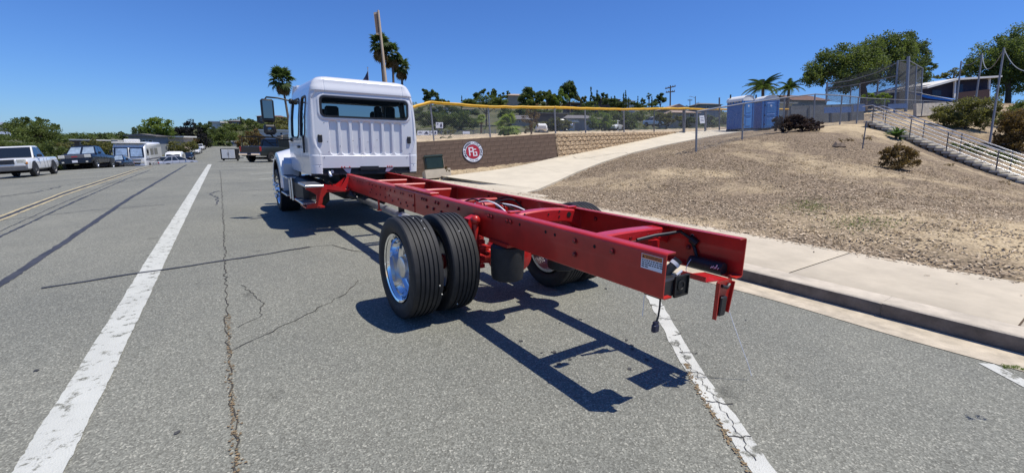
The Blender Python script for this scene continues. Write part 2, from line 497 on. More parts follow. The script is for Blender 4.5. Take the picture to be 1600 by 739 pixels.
def strip(name, pts, wid, m, parent, dz=.004, jit=0.0, step=.35, seed=1, bend=False):
    """flat ribbon on the road following plan points"""
    r = random.Random(seed)
    P = []
    for (a, b) in zip(pts, pts[1:]):
        n = max(1, int(math.hypot(b[0] - a[0], b[1] - a[1]) / step))
        for i in range(n): P.append((a[0] + (b[0] - a[0]) * i / n, a[1] + (b[1] - a[1]) * i / n))
    P.append(pts[-1])
    rows = []
    for i, p in enumerate(P):
        q0 = P[max(0, i - 1)]; q1 = P[min(len(P) - 1, i + 1)]
        tx, ty = q1[0] - q0[0], q1[1] - q0[1]; l = math.hypot(tx, ty) or 1
        nx, ny = -ty / l, tx / l
        j1 = r.uniform(-jit, jit); ww = wid * (1 + r.uniform(-.4, .4)) if (jit and wid < .08) else wid + r.uniform(-jit, jit)
        c = (p[0] + nx * j1, p[1] + ny * j1)
        row = []
        for k in (-.5, .5):
            x, y = c[0] + nx * ww * k, c[1] + ny * ww * k
            if bend: x = curve_x(x, y)
            row.append((x, y, road_z(x, y) + dz))
        rows.append(row)
    b = MB(); b.grid([[q[1], q[0]] for q in rows])
    return b.build(name, m, parent)

def survey(pts, n=24):
    """street points sighted from the camera position, resampled evenly along the picture line"""
    out = []
    for (a, b) in zip(pts, pts[1:]):
        for i in range(n): out.append(onroad(a[0] + (b[0] - a[0]) * i / n, a[1] + (b[1] - a[1]) * i / n))
    out.append(onroad(*pts[-1])); return out
def onroad(px, py):
    v = RIGHT * ((px - 800) / FPX) - UPV * ((py - 369.5) / FPX) + FWD
    d = 1.0
    while d < 45:
        p = CAM + v * d
        if p.z <= road_z(p.x, p.y): break
        d += .02 + d * .004
    return (p.x, p.y)
near = lambda p: [(p[0][0] - (p[1][0] - p[0][0]) / max(1e-3, p[1][1] - p[0][1]) * 3, p[0][1] - 3)]
def street_line(nm, pix, wid, m, dz, jit, seed=1):
    P = survey(pix)
    P = [p for i, p in enumerate(P) if i == 0 or p[1] > P[i - 1][1] + .02]
    k = 6; ax = (P[0][0] - (P[k][0] - P[0][0]) / (P[k][1] - P[0][1]) * 4, P[0][1] - 4)
    return strip(nm, [ax] + P, wid, m, road, dz, jit, .35, seed)
street_line('lane_line', [(60, 739), (130, 616), (215, 461), (270, 360), (328, 257)], .218, K['white_line'], .004, .0025)
YL = [(0, 342), (100, 303), (215, 265.5), (238, 260)]
for off in (-3.2, 3.2):
    street_line('centre_line', [(x, y + off * (.35 + .65 * (1 - x / 240))) for x, y in YL], .085, K['yellow_line'], .004, .002)
street_line('tar_seal', YL, .10, K['tar'], .0045, .004)
street_line('tar_seal', [(0, 446), (100, 380), (200, 312), (291, 258)], .105, K['tar'], .005, .010, 3)
street_line('tar_seal', [(0, 371), (100, 323), (200, 279), (235, 266)], .055, K['tar'], .005, .010, 4)
street_line('tar_seal', [(0, 362), (100, 316.5), (190, 280)], .018, K['tar'], .005, .008, 5)
strip('tar_seal', [(-3.72, 5.27), (-2.68, 5.26), (-1.63, 5.47), (-.9, 5.66)], .045, K['tar'], road, .008, .012, .15, 6)
strip('crack', [(-.9, 5.66), (-.57, 5.62), (-.42, 5.1), (-.05, 4.6), (.5, 4.9)], .016, K['crack'], road, .006, .012, .1, 7)
strip('crack', [(-2.13, -1), (-2.11, .8), (-2.10, 1.8), (-2.06, 3.4), (-1.98, 6), (-1.91, 8.5), (-1.80, 13), (-1.62, 20), (-1.5, 26)], .009, K['crack'], road, .006, .022, .07, 8)
def grit(pts, n, spread, seed):
    r = random.Random(seed); b = MB()
    for i in range(n):
        t = r.random() * (len(pts) - 1); k = int(t); a, c = pts[k], pts[k + 1]; f = t - k
        x = a[0] + (c[0] - a[0]) * f + r.gauss(0, spread); y = a[1] + (c[1] - a[1]) * f; s = r.uniform(.003, .010); th = r.uniform(0, 6)
        b.add([(x + s * math.cos(th + q * 1.6) * r.uniform(.6, 1.4), y + s * math.sin(th + q * 1.6) * r.uniform(.6, 1.4), road_z(x, y) + .0065 + .0008 * r.random()) for q in range(4)], [(0, 1, 2, 3)])
    o = b.build('crack_grit', K['grit'], road); o['kind'] = 'stuff'; return o
grit([(-2.13, .3), (-2.11, .8), (-2.10, 1.8), (-2.06, 3.2)], 420, .013, 9)
strip('crack', [(-2.1, 2.3), (-1.5, 2.75), (-1.0, 3.2), (-.75, 3.6)], .008, K['crack'], road, .006, .02, .08, 10)
strip('crack', [(-2.0, 2.8), (-1.82, 2.95), (-1.75, 3.4), (-1.9, 4.1)], .006, K['crack'], road, .006, .02, .06, 17)
strip('crack', [(-2.14, .72), (-2.2, .62), (-2.26, .5)], .010, K['crack'], road, .006, .01, .05, 18)
strip('crack', [(-1.45, 8.8), (-1.25, 8.9), (-.98, 8.95)], .035, K['tar'], road, .006, .01, .1, 19)
for i, (yy, x0, x1) in enumerate(((14.5, -2.6, 1.0), (17.5, -2.3, 2.5), (21, -5.5, 2.0), (12.2, -5.8, -3), (25.5, -4, 2.2), (29, -3, 2))):
    strip('crack', [(x0, yy), ((x0 + x1) / 2, yy + .25), (x1, yy - .1)], .025, K['tar'], road, .005, .03, .2, 30 + i)
strip('crack', [(-9.5, 15), (-8.2, 17.2), (-7.8, 17.1), (-7.5, 18.6), (-6.8, 19.2), (-6.5, 21)], .05, K['tar'], road, .006, .04, .2, 41)
strip('crack', [(-10.5, 12.6), (-9, 14.2), (-7.2, 18.9), (-6.2, 23)], .02, K['tar'], road, .006, .03, .2, 42)
strip('crack', [(-8.6, 13.2), (-7.6, 13.4), (-6.4, 14.4)], .04, K['tar'], road, .006, .04, .2, 43)
strip('crack', [(-9.5, 20.5), (-8.0, 20.4), (-6.6, 21)], .02, K['tar'], road, .006, .03, .2, 44)
strip('crack', [(-2.0, 11.5), (-1.9, 13), (-2.05, 14), (-1.85, 15)], .03, K['tar'], road, .006, .05, .15, 45)
strip('stall_line', [(.07, -.64), (.73, .22), (1.79, 1.41), (2.75, 2.5)], .125, K['stall_line'], road, .004, .006, .08, 11)
strip('stall_line', [(-.6, -1.4), (.07, -.64)], .125, K['stall_line'], road, .004, .006, .08, 12)
rr = random.Random(5)
for i in range(7):    # cracks that break the near stall line
    t = .1 + .13 * i
    x, y = .07 + 1.72 * t, -.64 + 2.05 * t
    strip('crack', [(x - .05, y + .05 + rr.uniform(-.05, .05)), (x + rr.uniform(-.02, .02), y + rr.uniform(-.03, .03)), (x + .06, y - .05 + rr.uniform(-.05, .05))], .007, K['crack'], road, .0075, .01, .02, 50 + i)
strip('crack', [(.12, -.56), (.42, -.2), (.66, .12), (.80, .32), (1.0, .52)], .004, K['crack'], road, .008, .016, .025, 60)
grit([(.0, -.60), (.28, -.26), (.5, .02), (.75, .28)], 240, .016, 61)
for (a, b) in (((-.4, 22.4), (1.2, 23.2)), ((-.5, 27.9), (2.4, 29.4)), ((-.2, 32.2), (2.6, 33.4)), ((-.35, 19.2), (1.2, 20.0))):
    strip('stall_line', [a, b], .1, K['white_line'], road, .004)
strip('stall_line', [(2.35, -1.42), (2.72, -1.0)], .11, K['stall_line'], road, .004)
# dark drips on the asphalt
for i in range(17):
    r = random.Random(100 + i)
    if i < 12: x, y, s = r.uniform(-.2, .7), r.uniform(.2, 1.5), r.uniform(.008, .02)
    else: x, y, s = r.uniform(-3.4, 2.6), r.uniform(-.2, 3.2), r.uniform(.008, .022)
    if i == 12: x, y, s = -2.37, 1.35, .016
    pts = []
    for k in range(11):
        th = 2 * PI * k / 11; q = s * r.uniform(.6, 1.3)
        pts.append((x + q * math.cos(th), y + q * math.sin(th), road_z(x, y) + .0052 + i * .00005))
    MB().poly(pts).build('oil_spot', K['spot'], road)

# ---- gutter, kerb, sidewalk
gut = MB(); gut.grid([[(2.77 + .02 * math.sin(y * 3.1), y, .005), (2.80 + .015 * math.sin(y * 5), y, .012), (3.0, y, .006), (3.19, y, .010)] for y in frange(-12, 20, 120)])
tag(gut.build('gutter', K['gutter'], None, 60), kind='structure')
kerb = tag(bpy.data.objects.new('kerb', None), kind='structure'); COL.objects.link(kerb)
rk = random.Random(3)
y = -12.4
while y < 19:
    L = 6.1
    b = MB(); rows = []
    for i in range(32):
        yy = y + .001 + (L - .002) * i / 31
        c = rk.uniform(0, .010) + (.03 * max(0, rk.random() - .85) * 4)
        rows.append([(3.200, yy, -.02), (3.195, yy, .02), (3.183 + c * .3, yy, .125), (3.182 + c * .8, yy, .143 - c * .5), (3.190 + c, yy, .153 - c * .3), (3.21 + c, yy, .157), (3.465, yy, .160), (3.465, yy, 0)])
    b.grid([[q for q in reversed(r[3:])] for r in rows]); ks = b.build('kerb_stone', K['kerb'], kerb, 40)
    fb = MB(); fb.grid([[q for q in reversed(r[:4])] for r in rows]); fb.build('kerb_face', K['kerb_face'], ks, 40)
    y += L
walk = tag(bpy.data.objects.new('sidewalk', None), kind='structure'); COL.objects.link(walk)
ys = [-10.2 + 1.83 * i for i in range(17)]
rj = random.Random(9)
for i, y0 in enumerate(ys):
    y1 = y0 + 1.83; g_ = .007; dz = rj.uniform(-.003, .003)
    if y1 > 20: break
    b = MB(); x0, x1 = 3.481, 5.36 if y0 < 7.5 else 5.79
    n = 10; rows = []
    back = [x1 + rj.uniform(-.03, .03) for _ in range(n + 1)]
    ys_ = [y0 + g_, y0 + g_ + .012] + [y0 + (y1 - y0) * k / n for k in range(1, n)] + [y1 - g_ - .012, y1 - g_]
    for j, yy in enumerate(ys_):
        e = -.008 if j in (0, len(ys_) - 1) else 0
        xb = x1 + .03 * math.sin(yy * 4.7) * .6 + .02 * math.sin(yy * 11)
        rows.append([(x0, yy, .05), (x0, yy, .148 + dz + e), (x0 + .012, yy, .158 + dz + e), (xb, yy, .166 + dz + e), (xb, yy, .02)])
    b.grid([[q for q in reversed(r)] for r in rows])
    b.build('slab', K['concrete'], walk, 50)
base = MB(); base.box((4.4, 5, .06), (1.85, 32, .15)); base.build('slab_bed', K['mortar'], walk)

# ---- hillside (thin plate through surveyed points)
edgeR = [(840, 297, 13.6), (870, 284, 15.3), (900, 270, 17), (940, 254.5, 19), (985, 240, 21), (1035, 228, 23.6), (1088, 217.5, 26), (1130, 210, 28), (1175, 204.5, 30), (1215, 201, 31)]
edgeL = [(692, 276.5, 17.0), (760, 268.3, 17.7), (800, 262.3, 18.3), (832, 255.5, 19.0), (868, 247, 20.15), (920, 235, 22.5), (985, 221, 25.6), (1050, 208.5, 29), (1095, 204.5, 31.5), (1140, 202, 33.5), (1200, 198, 35)]
ctl = []
for yy in (-11, -7, -4, -2, 0, 2, 4, 6, 8): ctl.append((5.4, yy, .145)); 
for yy in (10, 12, 14, 16, 18): ctl.append((5.75, yy, .13))
for yy in (-10, -5, 0, 5): ctl.append((4.2, yy, .12))
ctl.append((6.2, 9.2, .14))
for P in (edgeR, edgeL):
    for p in P:
        v = at(*p); ctl.append((v.x, v.y, v.z - .05))
for p in ((1088, 237, 18), (1160, 218, 22), (1245, 206, 25), (1300, 197, 26.5), (1340, 194, 28), (1405, 267, 15), (1300, 250, 16), (1300, 300, 10.5), (1500, 330, 9), (1500, 292, 12.5), (1395, 210, 25.0), (1450, 235, 23.7), (1510, 258, 22.3), (1570, 280, 20.9), (1620, 297, 19.6), (1200, 260, 15.2), (1200, 300, 11.5), (1100, 280, 13), (1000, 300, 12.5), (1230, 232, 19), (1350, 225, 19.5), (1600, 360, 6.5),
          (1420, 193, 30), (1500, 204, 29.5), (1590, 238, 27), (1640, 266, 24.5), (1480, 172, 37), (1580, 192, 35), (1660, 218, 31), (1700, 335, 12)):
    v = at(*p); ctl.append((v.x, v.y, v.z))
for p in ((640, 219.5, 20.5), (760, 213.5, 22), (865, 206.5, 22.8), (960, 206.5, 27), (1050, 205, 32), (1120, 200, 36), (1220, 196, 38), (1320, 188, 38), (1250, 190, 46), (1400, 180, 46), (700, 212, 40), (900, 205, 45), (1100, 199, 52), (1500, 165, 50), (655, 269, 17.9), (640, 270, 17.8), (700, 265.8, 18.3), (760, 261.8, 18.9), (828, 254.3, 19.7)):
    v = at(*p); ctl.append((v.x, v.y, v.z))
A = np.array(ctl)
def tps_fit(A, lam=.02):
    n = len(A); d = np.hypot(A[:, None, 0] - A[None, :, 0], A[:, None, 1] - A[None, :, 1])
    Kk = np.where(d > 0, d * d * np.log(d + 1e-9), 0) + lam * np.eye(n) * 10
    Pm = np.c_[np.ones(n), A[:, :2]]
    Mx = np.zeros((n + 3, n + 3)); Mx[:n, :n] = Kk; Mx[:n, n:] = Pm; Mx[n:, :n] = Pm.T
    return np.linalg.solve(Mx, np.r_[A[:, 2], 0, 0, 0])
TW = tps_fit(A)
def hill_z(X, Y):
    X = np.atleast_1d(np.asarray(X, float)); Y = np.atleast_1d(np.asarray(Y, float))
    d = np.hypot(X[:, None] - A[None, :, 0], Y[:, None] - A[None, :, 1])
    return (np.where(d > 0, d * d * np.log(d + 1e-9), 0)) @ TW[:len(A)] + TW[-3] + TW[-2] * X + TW[-1] * Y
def hz(x, y): return float(hill_z([x], [y])[0])
nx, ny = 190, 200
xs = np.concatenate([np.linspace(5.34, 22, 120), np.linspace(22.3, 75, nx - 120)])
ys2 = np.concatenate([np.linspace(-14, 22, 150), np.linspace(22.5, 60, ny - 150)])
GX, GY = np.meshgrid(xs, ys2)
GZ = hill_z(GX.ravel(), GY.ravel()).reshape(GX.shape)
nr = np.random.RandomState(2)
GZ = GZ + .018 * nr.randn(*GZ.shape) * (GX > 5.6)
GZ = np.where(GX < 5.45, np.minimum(GZ, .12), GZ)
WLN = [at(330, 230, 17.5), at(500, 226, 17.0), at(655, 222, 18.0), at(866, 208.8, 20.2), at(1056, 205.6, 29.0)]
WP = [(q.x + .12 * FWD.x, q.y + .12 * FWD.y) for q in WLN] + [(at(1150, 200, 37).x, at(1150, 200, 37).y), (at(1290, 195, 46).x, at(1290, 195, 46).y), (at(1290, 195, 120).x, at(1290, 195, 120).y), (at(600, 195, 120).x, at(600, 195, 120).y)]
def inpoly(X, Y, poly):
    c = np.zeros(np.shape(X), bool); n = len(poly)
    for i in range(n):
        x1, y1 = poly[i]; x2, y2 = poly[(i + 1) % n]
        k = ((y1 > Y) != (y2 > Y)) & (X < (x2 - x1) * (Y - y1) / ((y2 - y1) or 1e-9) + x1)
        c ^= k
    return c
CUT = inpoly(GX, GY, WP)
hb = MB(); hb.grid([[(float(GX[i, j]), float(GY[i, j]), float(GZ[i, j])) for j in range(nx)] for i in range(ny)], lambda i, j: CUT[i, j] and CUT[i + 1, j + 1] and CUT[i + 1, j] and CUT[i, j + 1])
tag(hb.build('hillside', K['mulch'], None, 80), kind='structure')

def onhill(px, py):
    v = RIGHT * ((px - 800) / FPX) - UPV * ((py - 369.5) / FPX) + FWD
    d = 5.0
    while d < 40:
        p = CAM + v * d
        if p.z <= hz(p.x, p.y): break
        d += .08
    return d
# loose wood chips lying on the slope
N = 90000
cx = 5.22 + np.abs(nr.beta(1.1, 2.6, N)) * 22 - (nr.rand(N) < .02) * np.abs(nr.normal(0, .35, N)); cy = -5 + nr.beta(1.3, 1.6, N) * 22
inb = nr.rand(N) < 1
def inpath(X, Y): return np.zeros(len(X), bool)
PR = np.array([(at(*p).x, at(*p).y) for p in edgeR]); PL = np.array([(at(*p).x, at(*p).y) for p in edgeL])
path_poly = [tuple(p) for p in PR] + [tuple(p) for p in PL[::-1]] + [(5.3, 19), (5.3, 9.0)]
keep = ~inpoly(cx, cy, path_poly)
# thin them out where the soil shows through
clear = np.sin(cx * .9 + 1.3 * np.sin(cy * .7)) + np.sin(cy * 1.1 + cx * .35) + .5 * np.sin(cx * 2.3 - cy * 1.7)
keep &= (nr.rand(N) < np.clip(.85 - .38 * clear + np.clip((9.5 - cx) / 4, 0, .5), .06, 1))
cx, cy = cx[keep], cy[keep]; cz = hill_z(cx, cy) + .008; cz = np.where(cx < 5.55, np.maximum(cz, .168), cz)
n = len(cx)
ln = nr.uniform(.009, .032, n); wd = nr.uniform(.004, .012, n); yaw = nr.uniform(0, 2 * PI, n); tl = nr.normal(0, .16, n); t2 = nr.normal(0, .16, n)
ux, uy, uz = np.cos(yaw) * np.cos(tl), np.sin(yaw) * np.cos(tl), np.sin(tl)
vx, vy, vz = -np.sin(yaw) * np.cos(t2), np.cos(yaw) * np.cos(t2), np.sin(t2)
V = np.zeros((n, 4, 3)); C0 = np.stack([cx, cy, cz + .006], 1)
for k, (a, b_) in enumerate(((-1, -1), (1, -1), (1, 1), (-1, 1))):
    V[:, k] = C0 + a * (ln[:, None] * np.stack([ux, uy, uz], 1)) + b_ * (wd[:, None] * np.stack([vx, vy, vz], 1))
def quads_mesh(name, V, m):
    n = len(V); me = bpy.data.meshes.new(name)
    me.vertices.add(n * 4); me.vertices.foreach_set('co', V.reshape(-1).astype(np.float32))
    me.loops.add(n * 4); me.loops.foreach_set('vertex_index', np.arange(n * 4, dtype=np.int32))
    me.polygons.add(n); me.polygons.foreach_set('loop_start', np.arange(0, n * 4, 4, dtype=np.int32))
    try: me.polygons.foreach_set('loop_total', np.full(n, 4, dtype=np.int32))
    except Exception: pass
    me.update(calc_edges=True); me.materials.append(m)
    return me
tag(link('wood_chips', quads_mesh('wood_chips', V, K['chips'])), 'loose pale and brown wood chips scattered over the bare slope', None, kind='stuff')

TV = []
for i in range(900):
    x, y = 5.5 + nr.beta(1.3, 1.7) * 17, -4 + nr.rand() * 17
    if inpoly(np.array([x]), np.array([y]), path_poly)[0]: continue
    z0 = hz(x, y); h_ = nr.uniform(.03, .11)
    for k in range(int(nr.uniform(8, 22))):
        a = nr.uniform(0, 2 * PI); q = Vector((x + nr.normal(0, .06), y + nr.normal(0, .06), z0)); tp = q + Vector((math.cos(a) * h_ * .7, math.sin(a) * h_ * .7, h_ * nr.uniform(.4, 1.1))); w4 = Vector((-math.sin(a), math.cos(a), 0)) * .004
        TV.append([tuple(q - w4), tuple(q + w4), tuple(tp + w4 * .3), tuple(tp - w4 * .3)])
K['straw'] = mat('dry_straw', (.40, .31, .19), .9, var=.1, island=.5, spec=.1)
tag(link('dry_grass', quads_mesh('dry_grass', np.array(TV), K['straw'])), 'thin dry grass tufts dotted over the bare slope', None, kind='stuff')

# ---- concrete path up to the field
def resamp(P, n):
    P = [at(*p) for p in P]; d = [0]
    for a, b in zip(P, P[1:]): d.append(d[-1] + (b - a).length)
    out = []
    for i in range(n + 1):
        s = d[-1] * i / n
        for j in range(len(d) - 1):
            if s <= d[j + 1] + 1e-6:
                t = (s - d[j]) / (d[j + 1] - d[j]); out.append(P[j].lerp(P[j + 1], t)); break
    return out
pR, pL = resamp(edgeR, 64), resamp(edgeL, 64)
path = tag(bpy.data.objects.new('path', None), kind='structure'); COL.objects.link(path)
for s in range(8):
    b = MB(); rows = []
    for i in range(s * 8, s * 8 + 9):
        f = 0 if i not in (s * 8, s * 8 + 8) else .02
        a, c = pR[i].copy(), pL[i].copy()
        if i == s * 8 and s: a = a.lerp(pR[i + 1], .02); c = c.lerp(pL[i + 1], .02)
        row = [a - Vector((0, 0, .16))] + [a.lerp(c, k / 6) + Vector((0, 0, .02)) for k in range(7)] + [c - Vector((0, 0, .16))]
        rows.append(row)
    b.grid(rows); b.build('slab', K['path'], path, 40)
# flat apron between the sidewalk and the ramp
r0, l0 = pR[0], pL[0]
ap = MB()
pts = [Vector((5.80, 9.15, .168)), Vector((r0.x, r0.y, r0.z + .018)), Vector((l0.x, l0.y, l0.z + .018)), Vector((5.80, 17.8, .168))]
rows = []
for i in range(9):
    a = pts[0].lerp(pts[1], i / 8); c = pts[3].lerp(pts[2], i / 8)
    rows.append([a - Vector((0, 0, .1))] + [a.lerp(c, k / 8) for k in range(9)])
rows = [[p + Vector((-.25, 0, -.035)) for p in rows[0]], [p + Vector((.02, 0, 0)) for p in rows[0]]] + rows[1:]
ap.grid([list(reversed(r)) for r in rows]); ap.build('apron', K['path'], path, 40)
def ribbon3(name, pts, wid, m, parent, seed=1):
    r = random.Random(seed); b = MB(); rows = []
    for i, p in enumerate(pts):
        w_ = wid * r.uniform(.6, 1.4)
        t = (pts[min(i + 1, len(pts) - 1)] - pts[max(i - 1, 0)]).normalized(); nn = Vector((-t.y, t.x, 0)).normalized()
        rows.append([p + nn * w_ / 2, p - nn * w_ / 2])
    b.grid([list(reversed(x)) for x in rows]); return b.build(name, m, parent)
def onpath(s, k):   # s 0..64 along, k 0..1 across
    i = int(min(63, s)); return pR[i].lerp(pR[i + 1], s - i).lerp(pL[i].lerp(pL[i + 1], s - i), k) + Vector((0, 0, .026))
ribbon3('crack', [onpath(22 - 11 * k + 1.5 * math.sin(9 * k), .02 + k * .96) for k in [i / 24 for i in range(25)]], .022, K['crack'], path)
ribbon3('crack', [Vector((5.82, 15.3, .178)).lerp(Vector((5.9, 10.4, .178)), i / 20) for i in range(21)], .02, K['crack'], path, 3)
ribbon3('crack', [Vector((5.9, 10.4, .178)).lerp(Vector((r0.x + .05, r0.y + .5, r0.z + .03)), i / 10) + Vector((0, .05 * math.sin(i), .004)) for i in range(11)], .02, K['crack'], path, 4)
# ------------------------------------------------------------------ the truck
TR = thing('chassis_cab_truck', 'long red bare chassis truck with a white cab and dual rear wheels', 'truck')
W_ = .864; HT = 1.011; RH = .277; CX = W_ / 2

def rail_prof(h, fl, t, r):
    """C-channel section in (x inward, z) starting at the lower flange tip"""
    pts = [(fl, 0)]
    for a in range(0, 5):
        th = -PI / 2 - a * PI / 8
        pts.append((r + r * math.cos(th), r + r * math.sin(th)))
    for a in range(0, 5):
        th = PI - a * PI / 8
        pts.append((r + r * math.cos(th), h - r + r * math.sin(th)))
    pts.append((fl, h))
    pts.append((fl, h - t)); pts.append((t + .006, h - t)); pts.append((t, h - t - .006)); pts.append((t, t + .006)); pts.append((t + .006, t)); pts.append((fl, t))
    return pts
def rail(x0, sgn, y0, y1, h, m, name, ztop=HT):
    p = rail_prof(h, .085, .009, .022)
    b = MB(); rows = []
    poly = [(x0 + sgn * q[0], q[1] + ztop - h) for q in p]
    if sgn > 0: poly = poly[::-1]
    ys_ = frange(y0, y1, 24)
    vs = []; fs = []; n = len(poly)
    for yy in ys_:
        for (x, z) in poly: vs.append((x, yy, z))
    for i in range(len(ys_) - 1):
        for k in range(n):
            j = (k + 1) % n
            fs.append((i * n + k, i * n + j, i * n + n + j, i * n + n + k))
    # end caps as quads between the inner and outer lines of the section
    def cap(o, flip):
        half = [(k, n - 1 - k) for k in range(n // 2)]
        q = [tuple(o + k for k in range(n))]
        return [tuple(reversed(f)) for f in q] if flip else q
    fs += cap(0, False) + cap((len(ys_) - 1) * n, True)
    b.add(vs, fs)
    o = b.build(name, m, TR, 40)
    return o
rl = rail(0.0, 1, 0.0, 6.83, RH, K['red'], 'frame_rail')
rr_ = rail(W_, -1, 0.0, 7.3, RH, K['red'], 'frame_rail')
rail(0.02, 1, 6.84, 10.9, .22, K['black_metal'], 'front_rail', .97)
rail(W_ - .02, -1, 7.31, 10.9, .22, K['black_metal'], 'front_rail', .97)

# bolts on the left web
bolt_me = MB()
bolt_me.lathe([(0, .023), (.004, .023), (.004, .016), (.015, .0155), (.019, .011), (.0191, .0001)], (0, 0, 0), (-1, 0, 0), 8)
bolt_mesh = bolt_me.mesh('bolt', K['bolt'], 40)
hole_mesh = MB().lathe([(.0015, .013), (.0016, .0001)], (0, 0, 0), (-1, 0, 0), 10).mesh('bolt_hole', K['hole'])
def bolt(y, z, hole=False, rail_=rl, x=0.0, flip=False):
    o = link('bolt_hole' if hole else 'bolt', hole_mesh if hole else bolt_mesh, rail_, (x, y, z))
    if flip: o.rotation_euler = (0, 0, PI)
for y, z, h in ((1.08, .948, 1), (.97, .945, 1), (.75, .94, 0), (.56, .94, 1), (.40, .94, 0), (.745, .845, 0), (1.42, .95, 1)): bolt(y, z, bool(h))
for y in (1.55, 1.60, 1.85, 1.90): bolt(y, .952)
for y in (6.6, 6.35, 6.12, 5.98, 5.82): bolt(y, .94, True)
for y in (5.45, 5.30, 5.12, 4.92, 4.70, 4.50, 4.33, 4.10, 4.02, 3.80, 3.73, 3.42, 3.36, 3.30, 3.05, 2.98, 2.75, 2.5): bolt(y, .94)
for y, z in ((5.35, .87), (5.42, .82), (5.12, .82), (4.93, .83), (4.72, .815), (4.55, .86), (4.42, .80), (4.20, .845), (4.12, .80), (3.92, .835), (3.88, .795), (3.68, .83), (3.28, .86), (3.1, .86), (2.9, .85)): bolt(y, z)
for y, z in ((.42, .86), (.62, .90), (1.4, .93), (1.7, .93), (1.75, .86), (2.6, .94), (2.7, .94), (2.75, .88), (3.2, .93), (3.3, .93)): bolt(y, z, False, rr_, W_ - .0092, False)
bolt(.40, .95, True, rr_, W_ - .0092)
MB().lathe([(.001, .014), (.0012, .0001)], (W_ - .0095, .40, .951), (-1, 0, 0), 12).build('bright_hole', K['labelpaper'], rr_)  # white disc painted on for the light showing through the hole
MB().box((-.003, 6.815, .885), (.006, .03, .24)).build('splice_edge', K['alu'], rl)
MB().box((-.004, 4.6, .86), (.008, 1.9, .235)).build('reinforcement_plate', K['red'], rl)
MB().bbox((.05, 3.75, HT + .012), (.12, 1.15, .022), .006).build('hanger_cap', K['red'], rl)

# crossmembers
def crossmember(y, ztop, h, arch, d=.09, m='red', name='crossmember', gus=True, nx=16):
    b = MB(); rows = []
    for i in range(nx + 1):
        x = .012 + (W_ - .024) * i / nx; t = i / nx
        z = ztop + arch * (math.sin(PI * t) ** .8 if arch else 0)
        hh = h * (1 + (.5 if gus else 0) * (abs(2 * t - 1) ** 5))
        rows.append([(x, y + d, z - .012), (x, y + d, z), (x, y + .012, z), (x, y, z - .012), (x, y, z - hh + .012), (x, y + .012, z - hh), (x, y + d, z - hh)])
    b.grid(rows); return b.build(name, K[m], TR, 40)
c1 = crossmember(.60, .985, .085, .012, .10, 'red_sunlit')
c2 = crossmember(1.60, .985, .12, .035, .10, 'red_sunlit')
for x in (.10, .25, .40, .60, .72): MB().lathe([(0, .013), (.010, .013), (.0101, .0001)], (x, .60, .945), (0, -1, 0), 8).build('bolt', K['bolt'], c1, 40)
for x, dz in ((.18, 0), (.18, .05), (.30, 0), (.45, .03), (.58, 0), (.58, .05)): MB().lathe([(0, .009), (.004, .009), (.0041, .0001)], (x, 1.60, .945 + dz), (0, -1, 0), 8).build('bolt_hole', K['hole'], c2)
MB().lathe([(0, .026), (.003, .026), (.0031, .0001)], (.70, 1.60, .955), (0, -1, 0), 14).build('slot', K['hole'], c2)
for x in (.10, .76): MB().bbox((x, 1.65, 1.018), (.12, .05, .016), .005).build('gusset_cap', K['red_sunlit'], c2)
for yy, zt in ((2.95, .96), (4.16, .965), (5.07, .965), (5.85, .965)): crossmember(yy, zt, .16, 0, .08, 'red', gus=False, nx=4)
# gusset with holes below the rear crossmember
b = MB(); b.box((.62, .56, .86), (.10, .03, .11)); b.build('crossmember_gusset', K['red_sunlit'], TR)
b = MB(); b.box((.20, .56, .87), (.10, .03, .09)); b.build('crossmember_gusset', K['red_sunlit'], TR)
# shock/torque brackets on the outside of the left rail
b = MB(); b.prism([(-.01, 2.10, .93), (-.10, 2.10, .90), (-.12, 2.10, .80), (-.05, 2.10, .66), (-.01, 2.10, .64)], (0, .10, 0)); b.build('shock_bracket', K['red_sunlit'], TR, 30)
b = MB(); b.tube([(-.07, 2.04, .90), (-.07, 2.02, .62), (-.06, 2.0, .48)], [.032, .036, .03], 10); b.ball((-.07, 2.03, .90), .048); b.build('shock_absorber', K['red'], TR, 40)
b = MB()
for z in (.70, .62, .54, .47): b.box((-.04, 1.98, z), (.06, .05, .035))
b.build('hanger_nuts', K['red_sunlit'], TR)
b = MB(); b.prism([(W_ + .01, 2.10, .93), (W_ + .10, 2.10, .90), (W_ + .12, 2.10, .80), (W_ + .01, 2.10, .64)], (0, .10, 0)); b.build('shock_bracket', K['red'], TR, 30)

# rear axle
AY, AZ = 2.308, .47
ax = MB(); ax.lathe([(-.2, .06), (-.2, .075), (.25, .08), (.42, .10), (.60, .10), (.80, .08), (1.25, .075), (1.25, .06)], (-.10, AY, AZ), (1, 0, 0), 20)
axo = ax.build('axle_housing', K['red'], TR, 40)
MB().lathe([(-.27, .001), (-.265, .06), (-.24, .15), (-.14, .215), (0, .235), (.10, .20), (.22, .13), (.26, .06), (.26, .001)], (CX + .02, AY - .03, AZ), (0, 1, 0), 24).build('differential', K['red_sunlit'], TR, 40)
for x in (.05, W_ - .05):
    b = MB(); b.box((x, 2.48, AZ + .11), (.09, 1.05, .03)); b.box((x, 2.48, AZ + .15), (.09, .9, .03)); b.box((x, 2.3, AZ + .2), (.12, .25, .07))
    b.build('leaf_spring', K['red'], TR)
for x in (.10, W_ - .10):
    b = MB(); b.lathe([(0, .001), (0, .125), (.012, .142), (.05, .150), (.27, .156), (.31, .152), (.33, .13), (.33, .001)], (x, 1.74, .385), (0, 0, 1), 28)
    b.build('air_spring', K['rubber'], TR, 40)
    MB().box((x, 1.72, .735), (.24, .30, .03)).build('air_spring_plate', K['red'], TR)
